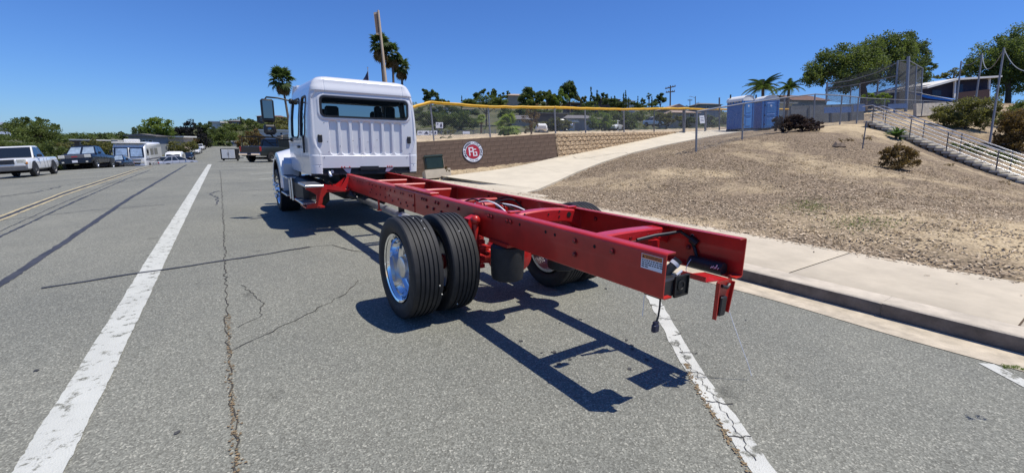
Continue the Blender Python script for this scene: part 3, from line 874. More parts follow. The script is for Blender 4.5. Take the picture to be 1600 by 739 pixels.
# brake hoses and wiring above the axle
for i in range(7):
    r = random.Random(i)
    x0, y0 = .18 + .07 * i, 2.95 + r.uniform(-.1, .1)
    pts = []
    am = .7 + .3 * r.random()
    for k in range(31):
        t = k / 30
        pts.append((x0 + .35 * t + .05 * math.sin(t * 5 + i), y0 - .65 * t + .08 * math.sin(t * 4 + 2 * i), .85 + .20 * math.sin(PI * t) * am - .12 * t))
    MB().tube(pts, .009, 6).build('air_hose', K['labelpaper'] if i in (1, 4) else K['black'], TR, 60)
b = MB(); b.bbox((.45, 2.7, .90), (.22, .16, .12), .02); b.bbox((.62, 2.62, .88), (.10, .1, .1), .02); b.build('brake_valve', K['red'], TR)
# driveshaft
b = MB(); b.lathe([(0, .04), (.02, .062), (2.55, .062), (2.56, .070), (2.62, .070), (2.63, .062), (5.9, .062), (5.92, .05)], (CX, 2.66, .405), Vector((0, 4.9, .055)), 24); b.build('driveshaft', K['shaft'], TR, 40)
b = MB(); b.box((CX, 5.28, .62), (.08, .06, .30)); b.box((CX, 5.28, .76), (.8, .08, .05)); b.build('driveshaft_hanger', K['black_metal'], TR)

# ---- wheels
def tyre_mesh(wd, R, name='tyre'):
    hw = wd / 2; prof = []
    tread = hw * .86
    ng = 5; gw = .0075; gd = .011
    prof += [(-hw * .60, R - .155), (-hw * .80, R - .145), (-hw * .97, R - .105), (-hw * 1.0, R - .075), (-hw * .97, R - .035), (-hw * .93, R - .014), (-tread, R - .005)]
    for k in range(ng):
        x = -tread + 2 * tread * (k + 1) / (ng + 1)
        cr = .004 * (1 - (x / tread) ** 2)
        prof += [(x - gw, R + cr - .003), (x - gw, R - gd), (x + gw, R - gd), (x + gw, R + cr - .003)]
    prof += [(tread, R - .005), (hw * .93, R - .014), (hw * .97, R - .035), (hw * 1.0, R - .075), (hw * .97, R - .105), (hw * .80, R - .145), (hw * .60, R - .155)]
    b = MB(); b.lathe(prof, (0, 0, 0), (1, 0, 0), 72)
    return b.mesh(name, K['rubber'], 32)
RT = .47
tm = tyre_mesh(.288, RT)
def rim_mesh(out):   # out: +1 deep dish faces -x (left side); built facing -x
    b = MB()
    b.lathe([(-.118, .300), (-.126, .316), (-.120, .318), (-.112, .303), (-.100, .292), (-.085, .281), (-.04, .277), (.0, .270), (.02, .256), (.03, .236)], (0, 0, 0), (1, 0, 0), 64)
    return b.mesh('rim', K['polished'], 25)
rm = rim_mesh(1)
hubm = MB().lathe([(.04, .14), (.01, .14), (.005, .125), (-.03, .115), (-.035, .105), (-.075, .10), (-.083, .085), (-.083, .0001)], (0, 0, 0), (1, 0, 0), 32).mesh('hub', K['alu'], 30)
nutm = MB(); nutm.lathe([(0, .016), (-.035, .015), (-.038, .010), (-.0381, .0001)], (0, 0, 0), (1, 0, 0), 6)
nut_mesh = nutm.mesh('lug_nut', K['chrome'], 30)
discm = MB().lathe([(.03, .236), (.036, .215), (.036, .13)], (0, 0, 0), (1, 0, 0), 48).mesh('wheel_disc', K['wheel_disc'], 30)
slotm = MB().lathe([(0, .028), (-.001, .0001)], (0, 0, 0), (1, 0, 0), 12).mesh('hand_hole', K['hole'])
innerm = MB().lathe([(-.12, .300), (.12, .300), (.12, .27), (.0, .26), (-.02, .10), (-.02, .001)], (0, 0, 0), (1, 0, 0), 40).mesh('rim', K['alu'], 30)
def dual(side):
    s = side; mx = CX
    for nm, off, outer in (('dual_wheel', .765 - .144, True), ('dual_wheel', .400 - .144, False)):
        x = -off if s < 0 else W_ + off
        wl = link(nm, tm, TR, (x, AY, AZ))
        if s > 0: wl.rotation_euler = (0, 0, PI)
        wl.rotation_euler.x = .3 if outer else 1.1
        r = link('rim', rm if outer else innerm, wl)
        if outer:
            link('wheel_disc', discm, wl); link('hub', hubm, wl)
            for k in range(10):
                a = 2 * PI * k / 10
                link('lug_nut', nut_mesh, wl, (.034, .165 * math.cos(a), .165 * math.sin(a)))
                a += PI / 10
                o = link('hand_hole', slotm, wl, (.0325, .205 * math.cos(a), .222 * math.sin(a)))
dual(-1); dual(1)
# little stones caught in the treads
K['stone'] = mat('pale_stone', (.55, .53, .48), .8, var=.1)
for i, (x, a) in enumerate(((-.60, 1.75), (-.55, 1.9), (-.57, 2.15), (-.53, 3.3), (-.26, 2.3), (-.30, 3.9), (-.50, 3.5))):
    MB().ball((x, AY + (RT + .001) * math.cos(a) * 1.0, AZ + (RT + .001) * math.sin(a)), .008, 6).build('tread_stone', K['stone'], TR)
# ---- front wheels
FY = 9.9
cover_mesh = MB().lathe([(0, .024), (-.10, .022), (-.112, .014), (-.113, .0001)], (0, 0, 0), (1, 0, 0), 10).mesh('lug_nut', K['chrome'], 30)
def front_wheel(s):
    x = -.64 if s < 0 else W_ + .64
    wl = link('front_wheel', tm, TR, (x, FY, AZ))
    if s > 0: wl.rotation_euler = (0, 0, PI)
    b = MB(); b.lathe([(-.118, .300), (-.13, .316), (-.12, .30), (-.09, .285), (-.07, .27), (-.085, .20), (-.10, .15), (-.16, .14), (-.17, .11), (-.19, .10), (-.2, .07), (-.2, .0001)], (0, 0, 0), (1, 0, 0), 40)
    b.build('rim', K['polished'], wl, 30)
    for k in range(10):
        a = 2 * PI * k / 10
        link('lug_nut', cover_mesh, wl, (-.09, .165 * math.cos(a), .165 * math.sin(a)))
front_wheel(-1); front_wheel(1)
MB().lathe([(0, .06), (1.3, .06)], (-.22, FY, AZ - .04), (1, 0, 0), 10).build('front_axle', K['black_metal'], TR)

# ---- the cab
YB = 6.907
HWK = ((.98, .975), (1.02, .985), (1.30, 1.0), (1.65, 1.008), (2.0, .985), (2.35, .94), (2.5, .905), (2.58, .872), (2.63, .835), (2.665, .79), (2.685, .735), (2.695, .68))
def hw(z): return lerpk(z, HWK)
def sst(a, b, x):
    t = max(0, min(1, (x - a) / (b - a))); return t * t * (3 - 2 * t)
def rrect(x, z, cx, cz, hx, hz_, r):
    dx = abs(x - cx) - hx + r; dz = abs(z - cz) - hz_ + r
    return math.hypot(max(dx, 0), max(dz, 0)) + min(max(dx, dz), 0) - r
WIN = (.445, 2.178, .800, .180, .085)
RIBX = [-.150 + .1965 * i for i in range(7)]
def seam_x(z):  # half-width of the centre panel
    return lerpk(z, ((1.0, .815), (1.38, .815), (1.52, .88), (1.62, .905), (2.30, .90), (2.42, .84)))
def back_y(x, z):
    y = YB; a = abs(x - CX); h = hw(z)
    # rounded corner posts
    e = h - a
    if e < .13: y += .115 * (1 - math.sqrt(max(0, 1 - ((.13 - max(e, 0)) / .13) ** 2)))
    if z > 2.42:                    # roof cap band above a shallow groove
        y -= .012 * sst(2.42, 2.435, z)
        y += .045 * sst(2.44, 2.62, z)
        y += .007 * math.exp(-((a - .70) / .007) ** 2) + .012 * math.exp(-((z - 2.43) / .007) ** 2)
        if z > 2.60: y += .16 * (1 - math.sqrt(max(0, 1 - ((z - 2.60) / .095) ** 2)))
    else:
        s = seam_x(z) - a
        y += .016 * sst(-.004, .010, s)
        if z > 1.02: y += .010 * math.exp(-((s + .004) / .006) ** 2)
        for rx in RIBX:
            d = rrect(x, z, rx, 1.648, .074, .298, .055)
            if d < .004: y += .032 * sst(.003, -.012, d)
        d = rrect(x, z, *WIN)
        if d < .055 and d > 0: y -= .014 * sst(.055, .025, d) * sst(0, .006, d)
        if z < 1.345: y -= .008 * sst(1.345, 1.335, z)
        y += .008 * math.exp(-((z - 1.342) / .005) ** 2) * (1 if s > 0 else 0)
        if z < 1.19 and s < -.01: y += .006 * math.exp(-((z - 1.165) / .005) ** 2)
    return y
nxp, nzp = 340, 240
zs_ = [1.02 + (2.695 - 1.02) * i / nzp for i in range(nzp + 1)]
rows = []; keepm = []
for z in zs_:
    h = hw(z); row = []
    for i in range(nxp + 1):
        x = CX + h * (2 * i / nxp - 1)
        row.append((x, back_y(x, z), z))
    rows.append(row)
def skipb(i, j):
    x = (rows[i][j][0] + rows[i][j + 1][0]) / 2; z = (rows[i][j][2] + rows[i + 1][j][2]) / 2
    if rrect(x, z, *WIN) < -.012: return True
    if z < 1.115 and abs(x - CX) < seam_x(z) - .005: return True
    return False
b = MB(); b.grid(rows, skipb)
CAB = b.build('cab_body', K['white'], TR, 60)
b = MB(); b.grid([[(p[0], p[1] + .055, p[2]) for p in r[8:-8]] for r in rows[::4][:54]], lambda i, j: rrect(rows[i * 4][j + 8][0], rows[i * 4][0][2], *WIN) < -.005 and rrect(rows[i * 4 + 4][j + 9][0], rows[i * 4 + 4][0][2], *WIN) < -.005); b.build('rear_trim', K['black'], TR)
# roof
YF = 9.05
b = MB(); rr2 = []
for i in range(21):
    t = i / 20; row = []
    for j in range(25):
        s = 2 * j / 24 - 1; x = CX + s * .68
        y0 = back_y(x, 2.695); y1 = YF - .25
        row.append((x, y0 + (y1 - y0) * t, 2.695 + .012 * math.sin(PI * min(1, t * 3) / 2) * (1 - s ** 4)))
    rr2.append(row)
b.grid(rr2); b.build('roof', K['white'], TR, 60)
# sides with window openings (the mesh is cut, rubber frames cover the cut)
SW = ((7.02 + .20, 7.02 + .62, 1.66, 2.36), (7.02 + .80, 7.02 + 1.62, 1.64, 2.36))
for s in (-1, 1):
    zz = frange(.985, 2.695, 88); ny_ = 110; rws = []
    for z in zz:
        h = hw(max(z, 1.02)); x = CX + s * h; y0 = back_y(x, max(z, 1.02)); y1 = YF - (.25 * sst(1.7, 2.7, z) if z > 1.7 else 0)
        rws.append([(x + s * .004 * (-1 if abs((y0 + (y1 - y0) * j / ny_) - 7.72) < .012 and z < 2.45 else 0), y0 + (y1 - y0) * j / ny_, z) for j in range(ny_ + 1)])
    def sk(i, j):
        y = (rws[i][j][1] + rws[i][j + 1][1]) / 2; z = (rws[i][j][2] + rws[i + 1][j][2]) / 2
        if any(rrect(y, z, (a + c) / 2, (d + e) / 2, (c - a) / 2, (e - d) / 2, .07) < -.01 for a, c, d, e in SW): return True
        return z < 1.02 and y > 9.0
    b = MB(); b.grid(rws if s < 0 else [list(reversed(r)) for r in rws], (sk if s < 0 else (lambda i, j: sk(i, ny_ - 1 - j))))
    b.build('cab_side', K['white'], TR, 50)
    b = MB(); ri = [[(p[0] - s * .03, p[1], p[2]) for p in r[2:]] for r in rws]; b.grid(ri, lambda i, j: sk(i, j + 2)); b.build('door_trim', K['black'], TR)
    for n_, (a, c, d, e) in enumerate(SW):
        pts = []
        for k in range(40):
            th = 2 * PI * k / 40
            cs, sn = math.cos(th), math.sin(th)
            y = (a + c) / 2 + (c - a) / 2 * math.copysign(abs(cs) ** .35, cs); z = (d + e) / 2 + (e - d) / 2 * math.copysign(abs(sn) ** .35, sn)
            pts.append((CX + s * (hw(z) - .006), y, z))
        fr = MB().tube(pts + [pts[0]], .022, 6, False).build('side_window_frame', K['black'], TR, 60)
        gp = [Vector((p[0] - s * .004, p[1], p[2])) for p in pts]
        cen = Vector((sum(p.x for p in gp) / 40, (a + c) / 2, (d + e) / 2)); g_ = MB(); g_.add([cen] + gp, [(0, 1 + k, 1 + (k + 1) % 40) for k in range(40)])
        K.setdefault('clear', mat('cab_glass', (.55, .62, .66), .02, var=0, trans=1.0, ior=1.02))
        g_.build('side_window', K['clear'], TR)
    # door handle, hinge line, grab bar
    MB().bbox((CX + s * 1.025, 7.30, 1.52), (.03, .05, .30), .01).build('grab_handle', K['black'], TR)
    MB().bbox((CX + s * 1.025, 7.86, 1.47), (.03, .16, .05), .01).build('door_handle', K['black'], TR)
# floor, firewall, dashboard, seats, windscreen
b = MB(); b.box((CX, 7.98, 1.02), (1.9, 2.08, .06)); b.build('cab_floor', K['black'], TR)
b = MB(); b.box((CX, YF - .03, 1.36), (1.94, .05, .66)); b.box((CX, YF - .22, 1.62), (1.9, .36, .16)); b.build('dashboard', K['black'], TR)
b = MB(); b.grid([[(CX + s * hw(1.72), YF - .02, 1.70) for s in (-1, 0, 1)], [(CX + s * hw(2.55), YF - .245, 2.60) for s in (-1, 0, 1)]]); b.build('windscreen', K['clear'], TR)
for s in (-1, 1): MB().tube([(CX + s * .97, YF - .03, 1.66), (CX + s * .84, YF - .27, 2.66)], .05, 8).build('front_pillar', K['white'], TR, 40)
b = MB(); b.box((CX, 7.98, 2.655), (1.5, 1.9, .02)); b.build('headliner', K['black'], TR)
MB().box((CX, YF - .29, 2.60), (1.66, .10, .16)).build('front_header', K['white'], TR)
for x in (-.12, .98):
    t_ = MB(); t_.bbox((x, 8.15, 1.72), (.50, .14, .62), .05); t_.bbox((x, 8.17, 2.10), (.28, .10, .20), .04); t_.bbox((x, 8.3, 1.36), (.5, .5, .14), .04)
    t_.build('seat', K['black'], TR, 40)
b = MB(); b.bbox((CX, 7.35, 1.62), (1.72, .14, .72), .05); b.build('rear_bench', K['black'], TR, 40)
for x, w_, h_, y in ((-.06, .24, .30, 7.42), (.79, .13, .34, 7.42), (1.04, .19, .34, 7.42)):
    MB().bbox((x, y, 2.0 + h_ / 2 - .08), (w_, .10, h_), .03).build('headrest', K['black'], TR, 40)
b = MB(); b.bbox((CX, 7.75, 2.42), (1.72, .5, .26), .04); b.build('overhead_shelf', K['black'], TR, 40)
b = MB(); b.bbox((CX + .02, 8.66, 2.45), (1.5, .3, .16), .03); b.build('overhead_console', K['black'], TR, 40)
MB().tube([(CX - .55 + .21 * math.cos(a), 8.62 + .06 * math.sin(a), 1.76 + .20 * math.sin(a)) for a in [2 * PI * k / 24 for k in range(25)]], .016, 6, False).build('steering_wheel', K['black'], TR, 60)
# rear window: black border and glass
def rr_loop(cx, cz, hx, hz_, r, n=10):
    out = []
    for q, (sx, sz) in enumerate(((1, 1), (-1, 1), (-1, -1), (1, -1))):
        for k in range(n + 1):
            th = PI / 2 * q + PI / 2 * k / n
            out.append((cx + sx * (hx - r) + r * math.cos(th), cz + sz * (hz_ - r) + r * math.sin(th)))
    return out
lo = rr_loop(*WIN[:2], WIN[2] - .002, WIN[3] - .002, WIN[4]); li = rr_loop(WIN[0], WIN[1], WIN[2] - .035, WIN[3] - .030, WIN[4] - .03)
b = MB(); n = len(lo)
b.add([(x, YB - .004, z) for x, z in lo] + [(x, YB - .004, z) for x, z in li] + [(x, YB + .02, z) for x, z in lo] + [(x, YB + .02, z) for x, z in li],
      [(i, (i + 1) % n, n + (i + 1) % n, n + i) for i in range(n)] + [(2 * n + i, 2 * n + (i + 1) % n, (i + 1) % n, i) for i in range(n)] + [(n + i, n + (i + 1) % n, 3 * n + (i + 1) % n, 3 * n + i) for i in range(n)])
RWF = b.build('rear_window_frame', K['black'], TR, 30)
K['rearglass'] = mat('rear_window_glass', (.16, .19, .20), .02, var=0, trans=1.0, ior=1.15, spec=.3)
b = MB(); b.add([(x, YB + .002, z) for x, z in li], [tuple(range(n))]); b.build('rear_window', K['rearglass'], TR)
for x, z in ((-.385, 1.63), (1.245, 1.63)):
    b = MB(); b.bbox((x, YB + .004, z), (.075, .03, .135), .012); v = b.build('cab_vent', K['black'], TR, 30)
for x, z in ((-.05, 1.50), (.30, 1.63), (.62, 1.62), (-.26, 1.58), (-.25, 1.40), (1.10, 1.42), (1.16, 1.9), (-.30, 1.9), (.18, 1.60), (.45, 1.58)):
    MB().lathe([(0, .008), (.004, .006), (.0041, .0001)], (x, YB + .016, z), (0, -1, 0), 8).build('screw', K['dark_steel'], CAB)
for x in (-.335, 1.195): MB().lathe([(0, .008), (.006, .006), (.0061, .0001)], (x, YB + .005, 1.305), (0, -1, 0), 8).build('screw', K['dark_steel'], CAB)
for x in (-.43, 1.32): MB().lathe([(0, .012), (.01, .008), (.0101, .0001)], (x, YB - .0, 1.15), (0, -1, 0), 8).build('screw', K['dark_steel'], CAB)
# raised spot-welded seam beads beside the centre panel
for s in (-1, 1):
    sb = MB()
    for i in range(44):
        z = 1.22 + i * .0265
        sb.ball((CX + s * (seam_x(z) + .028), YB - .001, z), .0055, 6)
    sb.build('weld_bead', K['offwhite'], CAB, 60)
# things hanging under the back of the cab
b = MB(); b.box((CX + .02, YB + .05, 1.105), (.34, .12, .07)); b.box((CX + .02, YB + .1, 1.06), (.30, .05, .05)); b.build('cab_mount_cover', K['black'], TR)
b = MB(); b.prism([(-.02, YB + .03, 1.10), (.12, YB + .03, 1.10), (.10, YB + .03, 1.02), (.05, YB + .03, 1.02)], (0, .02, 0)); b.prism([(.78, YB + .03, 1.10), (.93, YB + .03, 1.10), (.82, YB + .03, 1.03), (.76, YB + .03, 1.03)], (0, .02, 0)); b.build('cab_mount_plate', K['white'], TR)
for x in (-.05, .0, .09, .80, .84, .88): MB().lathe([(0, .014), (.02, .012), (.0201, .0001)], (x, YB + .02, 1.13), (0, -1, 0), 8).build('mount_bolt', K['red_sunlit'], TR, 30)
b = MB(); b.box((CX + .02, YB + .35, 1.02), (.12, .10, .16)); b.box((CX, YB + .4, .93), (.85, .12, .10)); b.build('cab_mount', K['red'], TR)
b = MB(); b.box((CX - .05, 8.0, .93), (.85, 1.7, .22)); b.box((CX, 8.6, .70), (.55, 1.8, .5)); b.build('transmission', K['black_metal'], TR)
b = MB(); b.tube([(-.27, YB + .08, 1.06), (-.27, YB - .02, 1.02), (-.25, YB - .03, .97)], .028, 8); b.tube([(-.22, YB + .08, 1.05), (-.22, YB, 1.05)], .03, 8); b.build('air_fitting', K['alu'], TR, 50)
b = MB(); b.lathe([(0, .10), (.9, .10)], (1.02, YB + .15, .98), (.25, 1, 0), 16); b.lathe([(0, .05), (.35, .055)], (.92, YB + .05, 1.0), (.5, .6, 0), 12); b.build('exhaust_can', K['alu'], TR, 40)
# fuel tank and battery box under the door
b = MB(); b.bbox((-.48, 7.75, .66), (.44, 1.5, .44), .08); b.build('fuel_tank', K['black_metal'], TR, 40)
b = MB(); b.bbox((W_ + .48, 7.75, .66), (.44, 1.5, .44), .08); b.build('battery_box', K['black_metal'], TR, 40)
for y in (8.05, 8.32): MB().tube([(-.725, y, .44), (-.73, y, .88)], .022, 8).build('tank_strap', K['alu'], TR, 40)
# steps
def step(y0, y1, z, x0, x1, par=TR):
    b = MB(); b.bbox(((x0 + x1) / 2, (y0 + y1) / 2, z), (x1 - x0, y1 - y0, .035), .006)
    s_ = b.build('step', K['alu'], par)
    g2 = MB()
    for k in range(9):
        y = y0 + .04 + (y1 - y0 - .08) * k / 8
        g2.box(((x0 + x1) / 2, y, z + .0205), (x1 - x0 - .04, .022, .006))
    g2.build('step_grip', K['dark_steel'], s_)
    return s_
step(6.30, 6.98, .860, -.79, -.50); step(6.62, 7.40, .535, -.80, -.50); step(8.35, 9.1, .50, -.80, -.52); step(8.2, 8.9, .86, -.79, -.56)
b = MB()
b.prism([(-.76, 6.44, .84), (-.49, 6.44, .84), (-.42, 6.44, .76), (-.50, 6.44, .66), (-.52, 6.44, .55), (-.60, 6.44, .50), (-.76, 6.44, .50), (-.76, 6.44, .54), (-.62, 6.44, .56), (-.60, 6.44, .70), (-.68, 6.44, .76), (-.76, 6.44, .80)][::-1], (0, .02, 0))
b.box((-.63, 6.7, .49), (.30, .5, .02)); b.build('step_bracket', K['red'], TR)
b = MB(); b.prism([(-.77, 8.36, .48), (-.50, 8.36, .48), (-.50, 8.36, .36), (-.62, 8.36, .36)], (0, .02, 0)); b.build('step_bracket', K['red'], TR)
b = MB(); b.bbox((-.22, 6.78, .74), (.44, .32, .05), .01)
b.prism([(-.44, 6.60, .78), (-.10, 6.60, .72), (.0, 6.62, .96), (-.03, 6.62, .99), (-.16, 6.60, .80), (-.44, 6.60, .86)][::-1], (0, .03, 0)); b.prism([(-.44, 6.95, .80), (-.10, 6.95, .74), (.0, 6.95, .94), (-.16, 6.95, .82)][::-1], (0, .03, 0)); b.build('tank_bracket', K['red_sunlit'], TR)
b = MB(); b.tube([(-.24, 6.72, .77), (-.31, 6.70, .87), (-.34, 6.68, .90)], .012, 6); b.ball((-.24, 6.72, .78), .04); b.build('drain_valve', K['black_metal'], TR, 60)
b = MB(); b.tube([(.0, 6.68, .73), (-.02, 6.5, .66), (.05, 6.45, .62), (.02, 6.6, .60), (-.04, 6.66, .65)], .03, 6); b.ball((0, 6.55, .66), .07); b.build('hose_bundle', K['black'], TR, 60)
b = MB(); b.box((.03, 5.15, .66), (.02, .03, .18)); b.box((.03, 5.15, .575), (.06, .05, .015)); b.build('hose_hanger', K['red'], TR)
# hood, fenders, bumper
b = MB(); rws = []
for i in range(13):
    t = i / 12; y = YF + .0 + 1.75 * t; hwd = .93 - .16 * t; zt = 1.62 - .10 * t - .25 * max(0, t - .7) / .3
    rws.append([(CX + s * hwd * q, y, zt - e) for s, q, e in ((-1, 1.0, zt - .95), (-1, 1.0, .20), (-1, .94, .07), (-1, .80, 0), (0, .5, -.03), (1, .80, 0), (1, .94, .07), (1, 1.0, .20), (1, 1.0, zt - .95))])
b.grid([list(reversed(r)) for r in rws]); b.add(rws[-1], [tuple(range(9))]); b.build('hood', K['white'], TR, 40)
for s in (-1, 1):
    b = MB(); rws = []
    xo_, xi_ = CX + s * 1.20, CX + s * .80
    for k in range(25):
        th = .02 + (PI + .3) * k / 24     # rear foot round over the wheel
        R1, R2 = .60, .70
        y = FY - math.cos(th) * 1; dy, dz = -math.cos(th), math.sin(th)
        zc = .56
        rws.append([(xi_, FY + dy * R1, zc + dz * R1), (xo_, FY + dy * R1, zc + dz * R1), (xo_ + s * .01, FY + dy * (R1 + .03), zc + dz * (R1 + .03)), (xo_ - s * .03, FY + dy * (R2 + .03), zc + dz * (R2 + .05)), (xi_, FY + dy * (R2 + .10), zc + dz * (R2 + .16))])
    b.grid(rws if s > 0 else [list(reversed(r)) for r in rws])
    b.prism([(xo_ - s * .02, FY - .60, .54), (xo_ - s * .02, FY - .78, .52), (xo_ - s * .05, FY - .86, 1.10), (xo_ - s * .12, FY - .5, 1.28)], (-s * .30, 0, 0))
    b.build('fender', K['white'], TR, 40)
    b = MB(); b.lathe([(0, .595), (-s * .38, .595)], (xo_ - s * .01, FY, .56), (1, 0, 0), 40); b.build('wheel_well', K['black'], TR, 60)
b = MB()
for k in range(4): b.bbox((CX, 11.0 - .02 * k, .36 + .11 * k), (2.36, .22, .075), .02)
b.build('bumper', K['chrome'], TR, 30)
# mirrors
K['mirror'] = mat('mirror_glass', (.20, .21, .22), .04, metal=1.0, var=0)
for s in (-1, 1):
    X = lambda v: CX + s * (CX + v) if s < 0 else CX + (CX + v)
    mx = CX + s * 1.40
    b = MB(); b.bbox((mx, 8.62, 2.15), (.23, .10, .44), .03); mm = b.build('mirror', K['black'], TR, 40)
    b = MB(); b.box((mx, 8.566, 2.17), (.165, .006, .33)); b.build('mirror_glass', K['mirror'], mm)
    b = MB(); b.bbox((mx + s * -.01, 8.62, 1.79), (.22, .12, .20), .04); m2 = b.build('mirror', K['black'], TR, 40)
    b = MB(); b.ball((mx - s * .01, 8.58, 1.79), .085, 16, (1, .3, .85)); b.build('mirror_glass', K['mirror'], m2, 60)
    b = MB(); b.tube([(CX + s * .98, 8.62, 2.36), (CX + s * 1.2, 8.62, 2.40), (mx, 8.62, 2.405), (mx + s * .03, 8.62, 2.36)], .016, 8); b.tube([(CX + s * 1.0, 8.62, 1.60), (CX + s * 1.15, 8.62, 1.60), (mx - s * .06, 8.62, 1.64), (mx, 8.62, 1.72)], .016, 8); b.bbox((CX + s * .97, 8.62, 2.35), (.08, .10, .10), .02); b.bbox((CX + s * 1.0, 8.62, 1.60), (.08, .12, .08), .02)
    b.build('mirror_arm', K['black'], TR, 50)

# ---- the bits on the back end of the frame
def text_mesh(s, size, m, name='lettering', ext=0.0004, align='LEFT', bold=0):
    c = bpy.data.curves.new(name, 'FONT'); c.body = s; c.size = size; c.extrude = ext; c.offset = bold; c.align_x = align; c.resolution_u = 2
    o = bpy.data.objects.new(name, c); COL.objects.link(o)
    dg = bpy.context.evaluated_depsgraph_get(); me = bpy.data.meshes.new_from_object(o.evaluated_get(dg))
    bpy.data.objects.remove(o, do_unlink=True); bpy.data.curves.remove(c)
    me.materials.clear(); me.materials.append(m); me.name = name
    return me
# warning label on the left web; local x of the text runs towards -y
QL = Matrix(((0, 0, -1), (-1, 0, 0), (0, 1, 0))).to_quaternion()
lab = MB(); lab.box((-.0012, .095, .937), (.0016, .150, .088)); lab = lab.build('warning_label', K['labelpaper'], TR)
MB().box((-.0026, .095, .9655), (.0012, .142, .026)).build('label_band', K['orange'], lab)
def ltext(s, size, y, z, m, x=-.0036): 
    o = link('lettering', text_mesh(s, size, m), lab, (x, y, z), QL); return o
ltext('WARNING', .0235, .140, .957, K['ink'])
MB().prism([(-.0034, .163, .958), (-.0034, .145, .958), (-.0034, .154, .974)], (-.0006, 0, 0)).build('warning_triangle', K['ink'], lab)
lb = MB(); r_ = random.Random(4)
for i, lim in enumerate((.138, .132, .128, .045)):   # illegible small print: word-shaped dashes
    y = .164
    while y > .164 - lim:
        L = r_.uniform(.008, .022); lb.box((-.0023, y - L / 2, .9435 - .0125 * i), (.0006, L, .0062)); y -= L + .005
lb.build('small_print', K['ink'], lab)
# black alarm box, cap and hanging plug on the left rail end
b = MB(); b.bbox((.125, .10, .78), (.20, .14, .12), .012); al = b.build('backup_alarm', K['black'], TR, 30)
b = MB()
fx, fy, fz = .20, .02, .785
b.box((fx, fy, fz + .062), (.13, .012, .008)); b.box((fx, fy, fz - .062), (.13, .012, .008)); b.box((fx - .065, fy, fz), (.008, .012, .124)); b.box((fx + .065, fy, fz), (.008, .012, .124)); b.box((fx, fy + .006, fz), (.13, .003, .124)); b.lathe([(0, .035), (.006, .034), (.007, .024), (.002, .022), (.003, .0001)], (fx, fy + .004, fz), (0, -1, 0), 20)
b.build('alarm_face', K['black_metal'], al, 30)
b = MB(); b.tube([(.15, .11, .82), (.17, .105, .86), (.20, .095, .885), (.235, .08, .925)], [.027, .030, .027, .029], 14); cp = b.build('capped_hose', K['black'], TR, 40)
b = MB(); b.tube([(.208, .0925, .893), (.222, .086, .909)], [.0300, .0305], 16); b.build('hose_label', K['labelpaper'], cp, 40)
b = MB(); b.tube([(.20, .06, .84), (.235, .05, .865)], .008, 6); b.build('cable_end', K['labelpaper'], al, 40)
b = MB(); b.tube([(.02, .03, .735), (.022, .03, .68), (.015, .03, .62), (.0, .03, .585)], .006, 6); wi = b.build('hanging_wire', K['black'], TR, 60)
b = MB(); b.bbox((-.003, .03, .555), (.045, .03, .05), .006); b.box((-.003, .03, .585), (.03, .022, .02)); b.build('plug', K['signnavy'], wi)
MB().tube([(-.01, .12, .735), (-.012, .12, .60)], .0018, 4).build('thin_wire', K['labelpaper'], wi)
# right rail: harness, black canister, bracket with pad
b = MB(); b.tube([(.45, .58, .93), (.60, .54, .955), (.70, .50, .965), (.82, .48, .975), (.845, .40, .93), (.84, .36, .86), (.835, .33, .80), (.82, .30, .77)], .013, 8); b.tube([(.845, .40, .93), (.85, .35, .90)], .03, 8); b.build('wiring_harness', K['black'], TR, 50)
b = MB(); b.lathe([(0, .001), (0, .043), (.01, .046), (.25, .046), (.26, .043), (.26, .001)], (.80, .36, .775), (0, -1, 0), 20); cn = b.build('black_canister', K['black'], TR, 40)
b = MB()
for k in range(5): b.tube([(.752 + .001 * k, .17 - .012 * k, .775 + .004 * (k % 2)), (.753, .16 - .012 * k, .788 + .006 * k * (k % 2))], .004, 4)
b.build('canister_print', K['labelpaper'], cn)
MB().tube([(.76, .33 - .0 * k, .80) if k == 0 else (.76 - .05 * math.sin(PI * k / 8), .33, .80 - .13 * k / 8) for k in range(9)], .0025, 5).build('wire_tie', K['labelpaper'], cn)
b = MB()
P0 = [(.44, .01, .772), (.72, .01, .745), (.72, .19, .745), (.44, .19, .772)]
b.prism([Vector(p) for p in P0], (0, 0, -.008)); b.box((.44, .10, .785), (.008, .18, .03))
br = b.build('lamp_bracket', K['red_sunlit'], TR)
b = MB(); b.prism([(.565, .0, .75), (.715, .0, .75), (.735, .0, .72), (.70, .0, .52), (.565, .0, .50)][::-1], (0, .008, 0)); b.build('bracket_plate', K['red'], br)
MB().box((.562, -.006, .62), (.008, .026, .25)).build('bracket_flange', K['red'], br); MB().prism([(.735, -.02, .73), (.735, .03, .73), (.70, .03, .52), (.70, -.02, .52)], (.008, 0, 0)).build('bracket_flange', K['red'], br)
b = MB(); b.bbox((.635, -.010, .575), (.070, .018, .135), .01, Matrix.Rotation(.06, 3, 'Y')); b.build('reflector_pad', K['black'], br, 30)
b = MB(); b.tube([(.60, -.01, .72), (.66, -.012, .70), (.69, -.01, .72)], .012, 6); b.tube([(.72, .1, .74), (.735, .08, .70), (.72, .04, .66), (.70, .02, .60), (.735, .02, .56), (.75, .03, .60)], .008, 6); b.build('pigtail_wire', K['black'], br, 60)
b = MB(); b.bbox((.775, .03, .635), (.05, .03, .03), .006); b.box((.745, .03, .63), (.03, .02, .02)); b.build('blue_plug', K['tblue'], br)
MB().tube([(.73, .03, .60), (.80, -.02, .40), (.90, -.10, .12), (.93, -.12, .03)], .0022, 4).build('white_cord', K['labelpaper'], br)
b = MB(); b.tube([(.79, .05, .75), (.80, .04, .68)], .012, 6); b.build('flange_bolt', K['bolt'], TR)
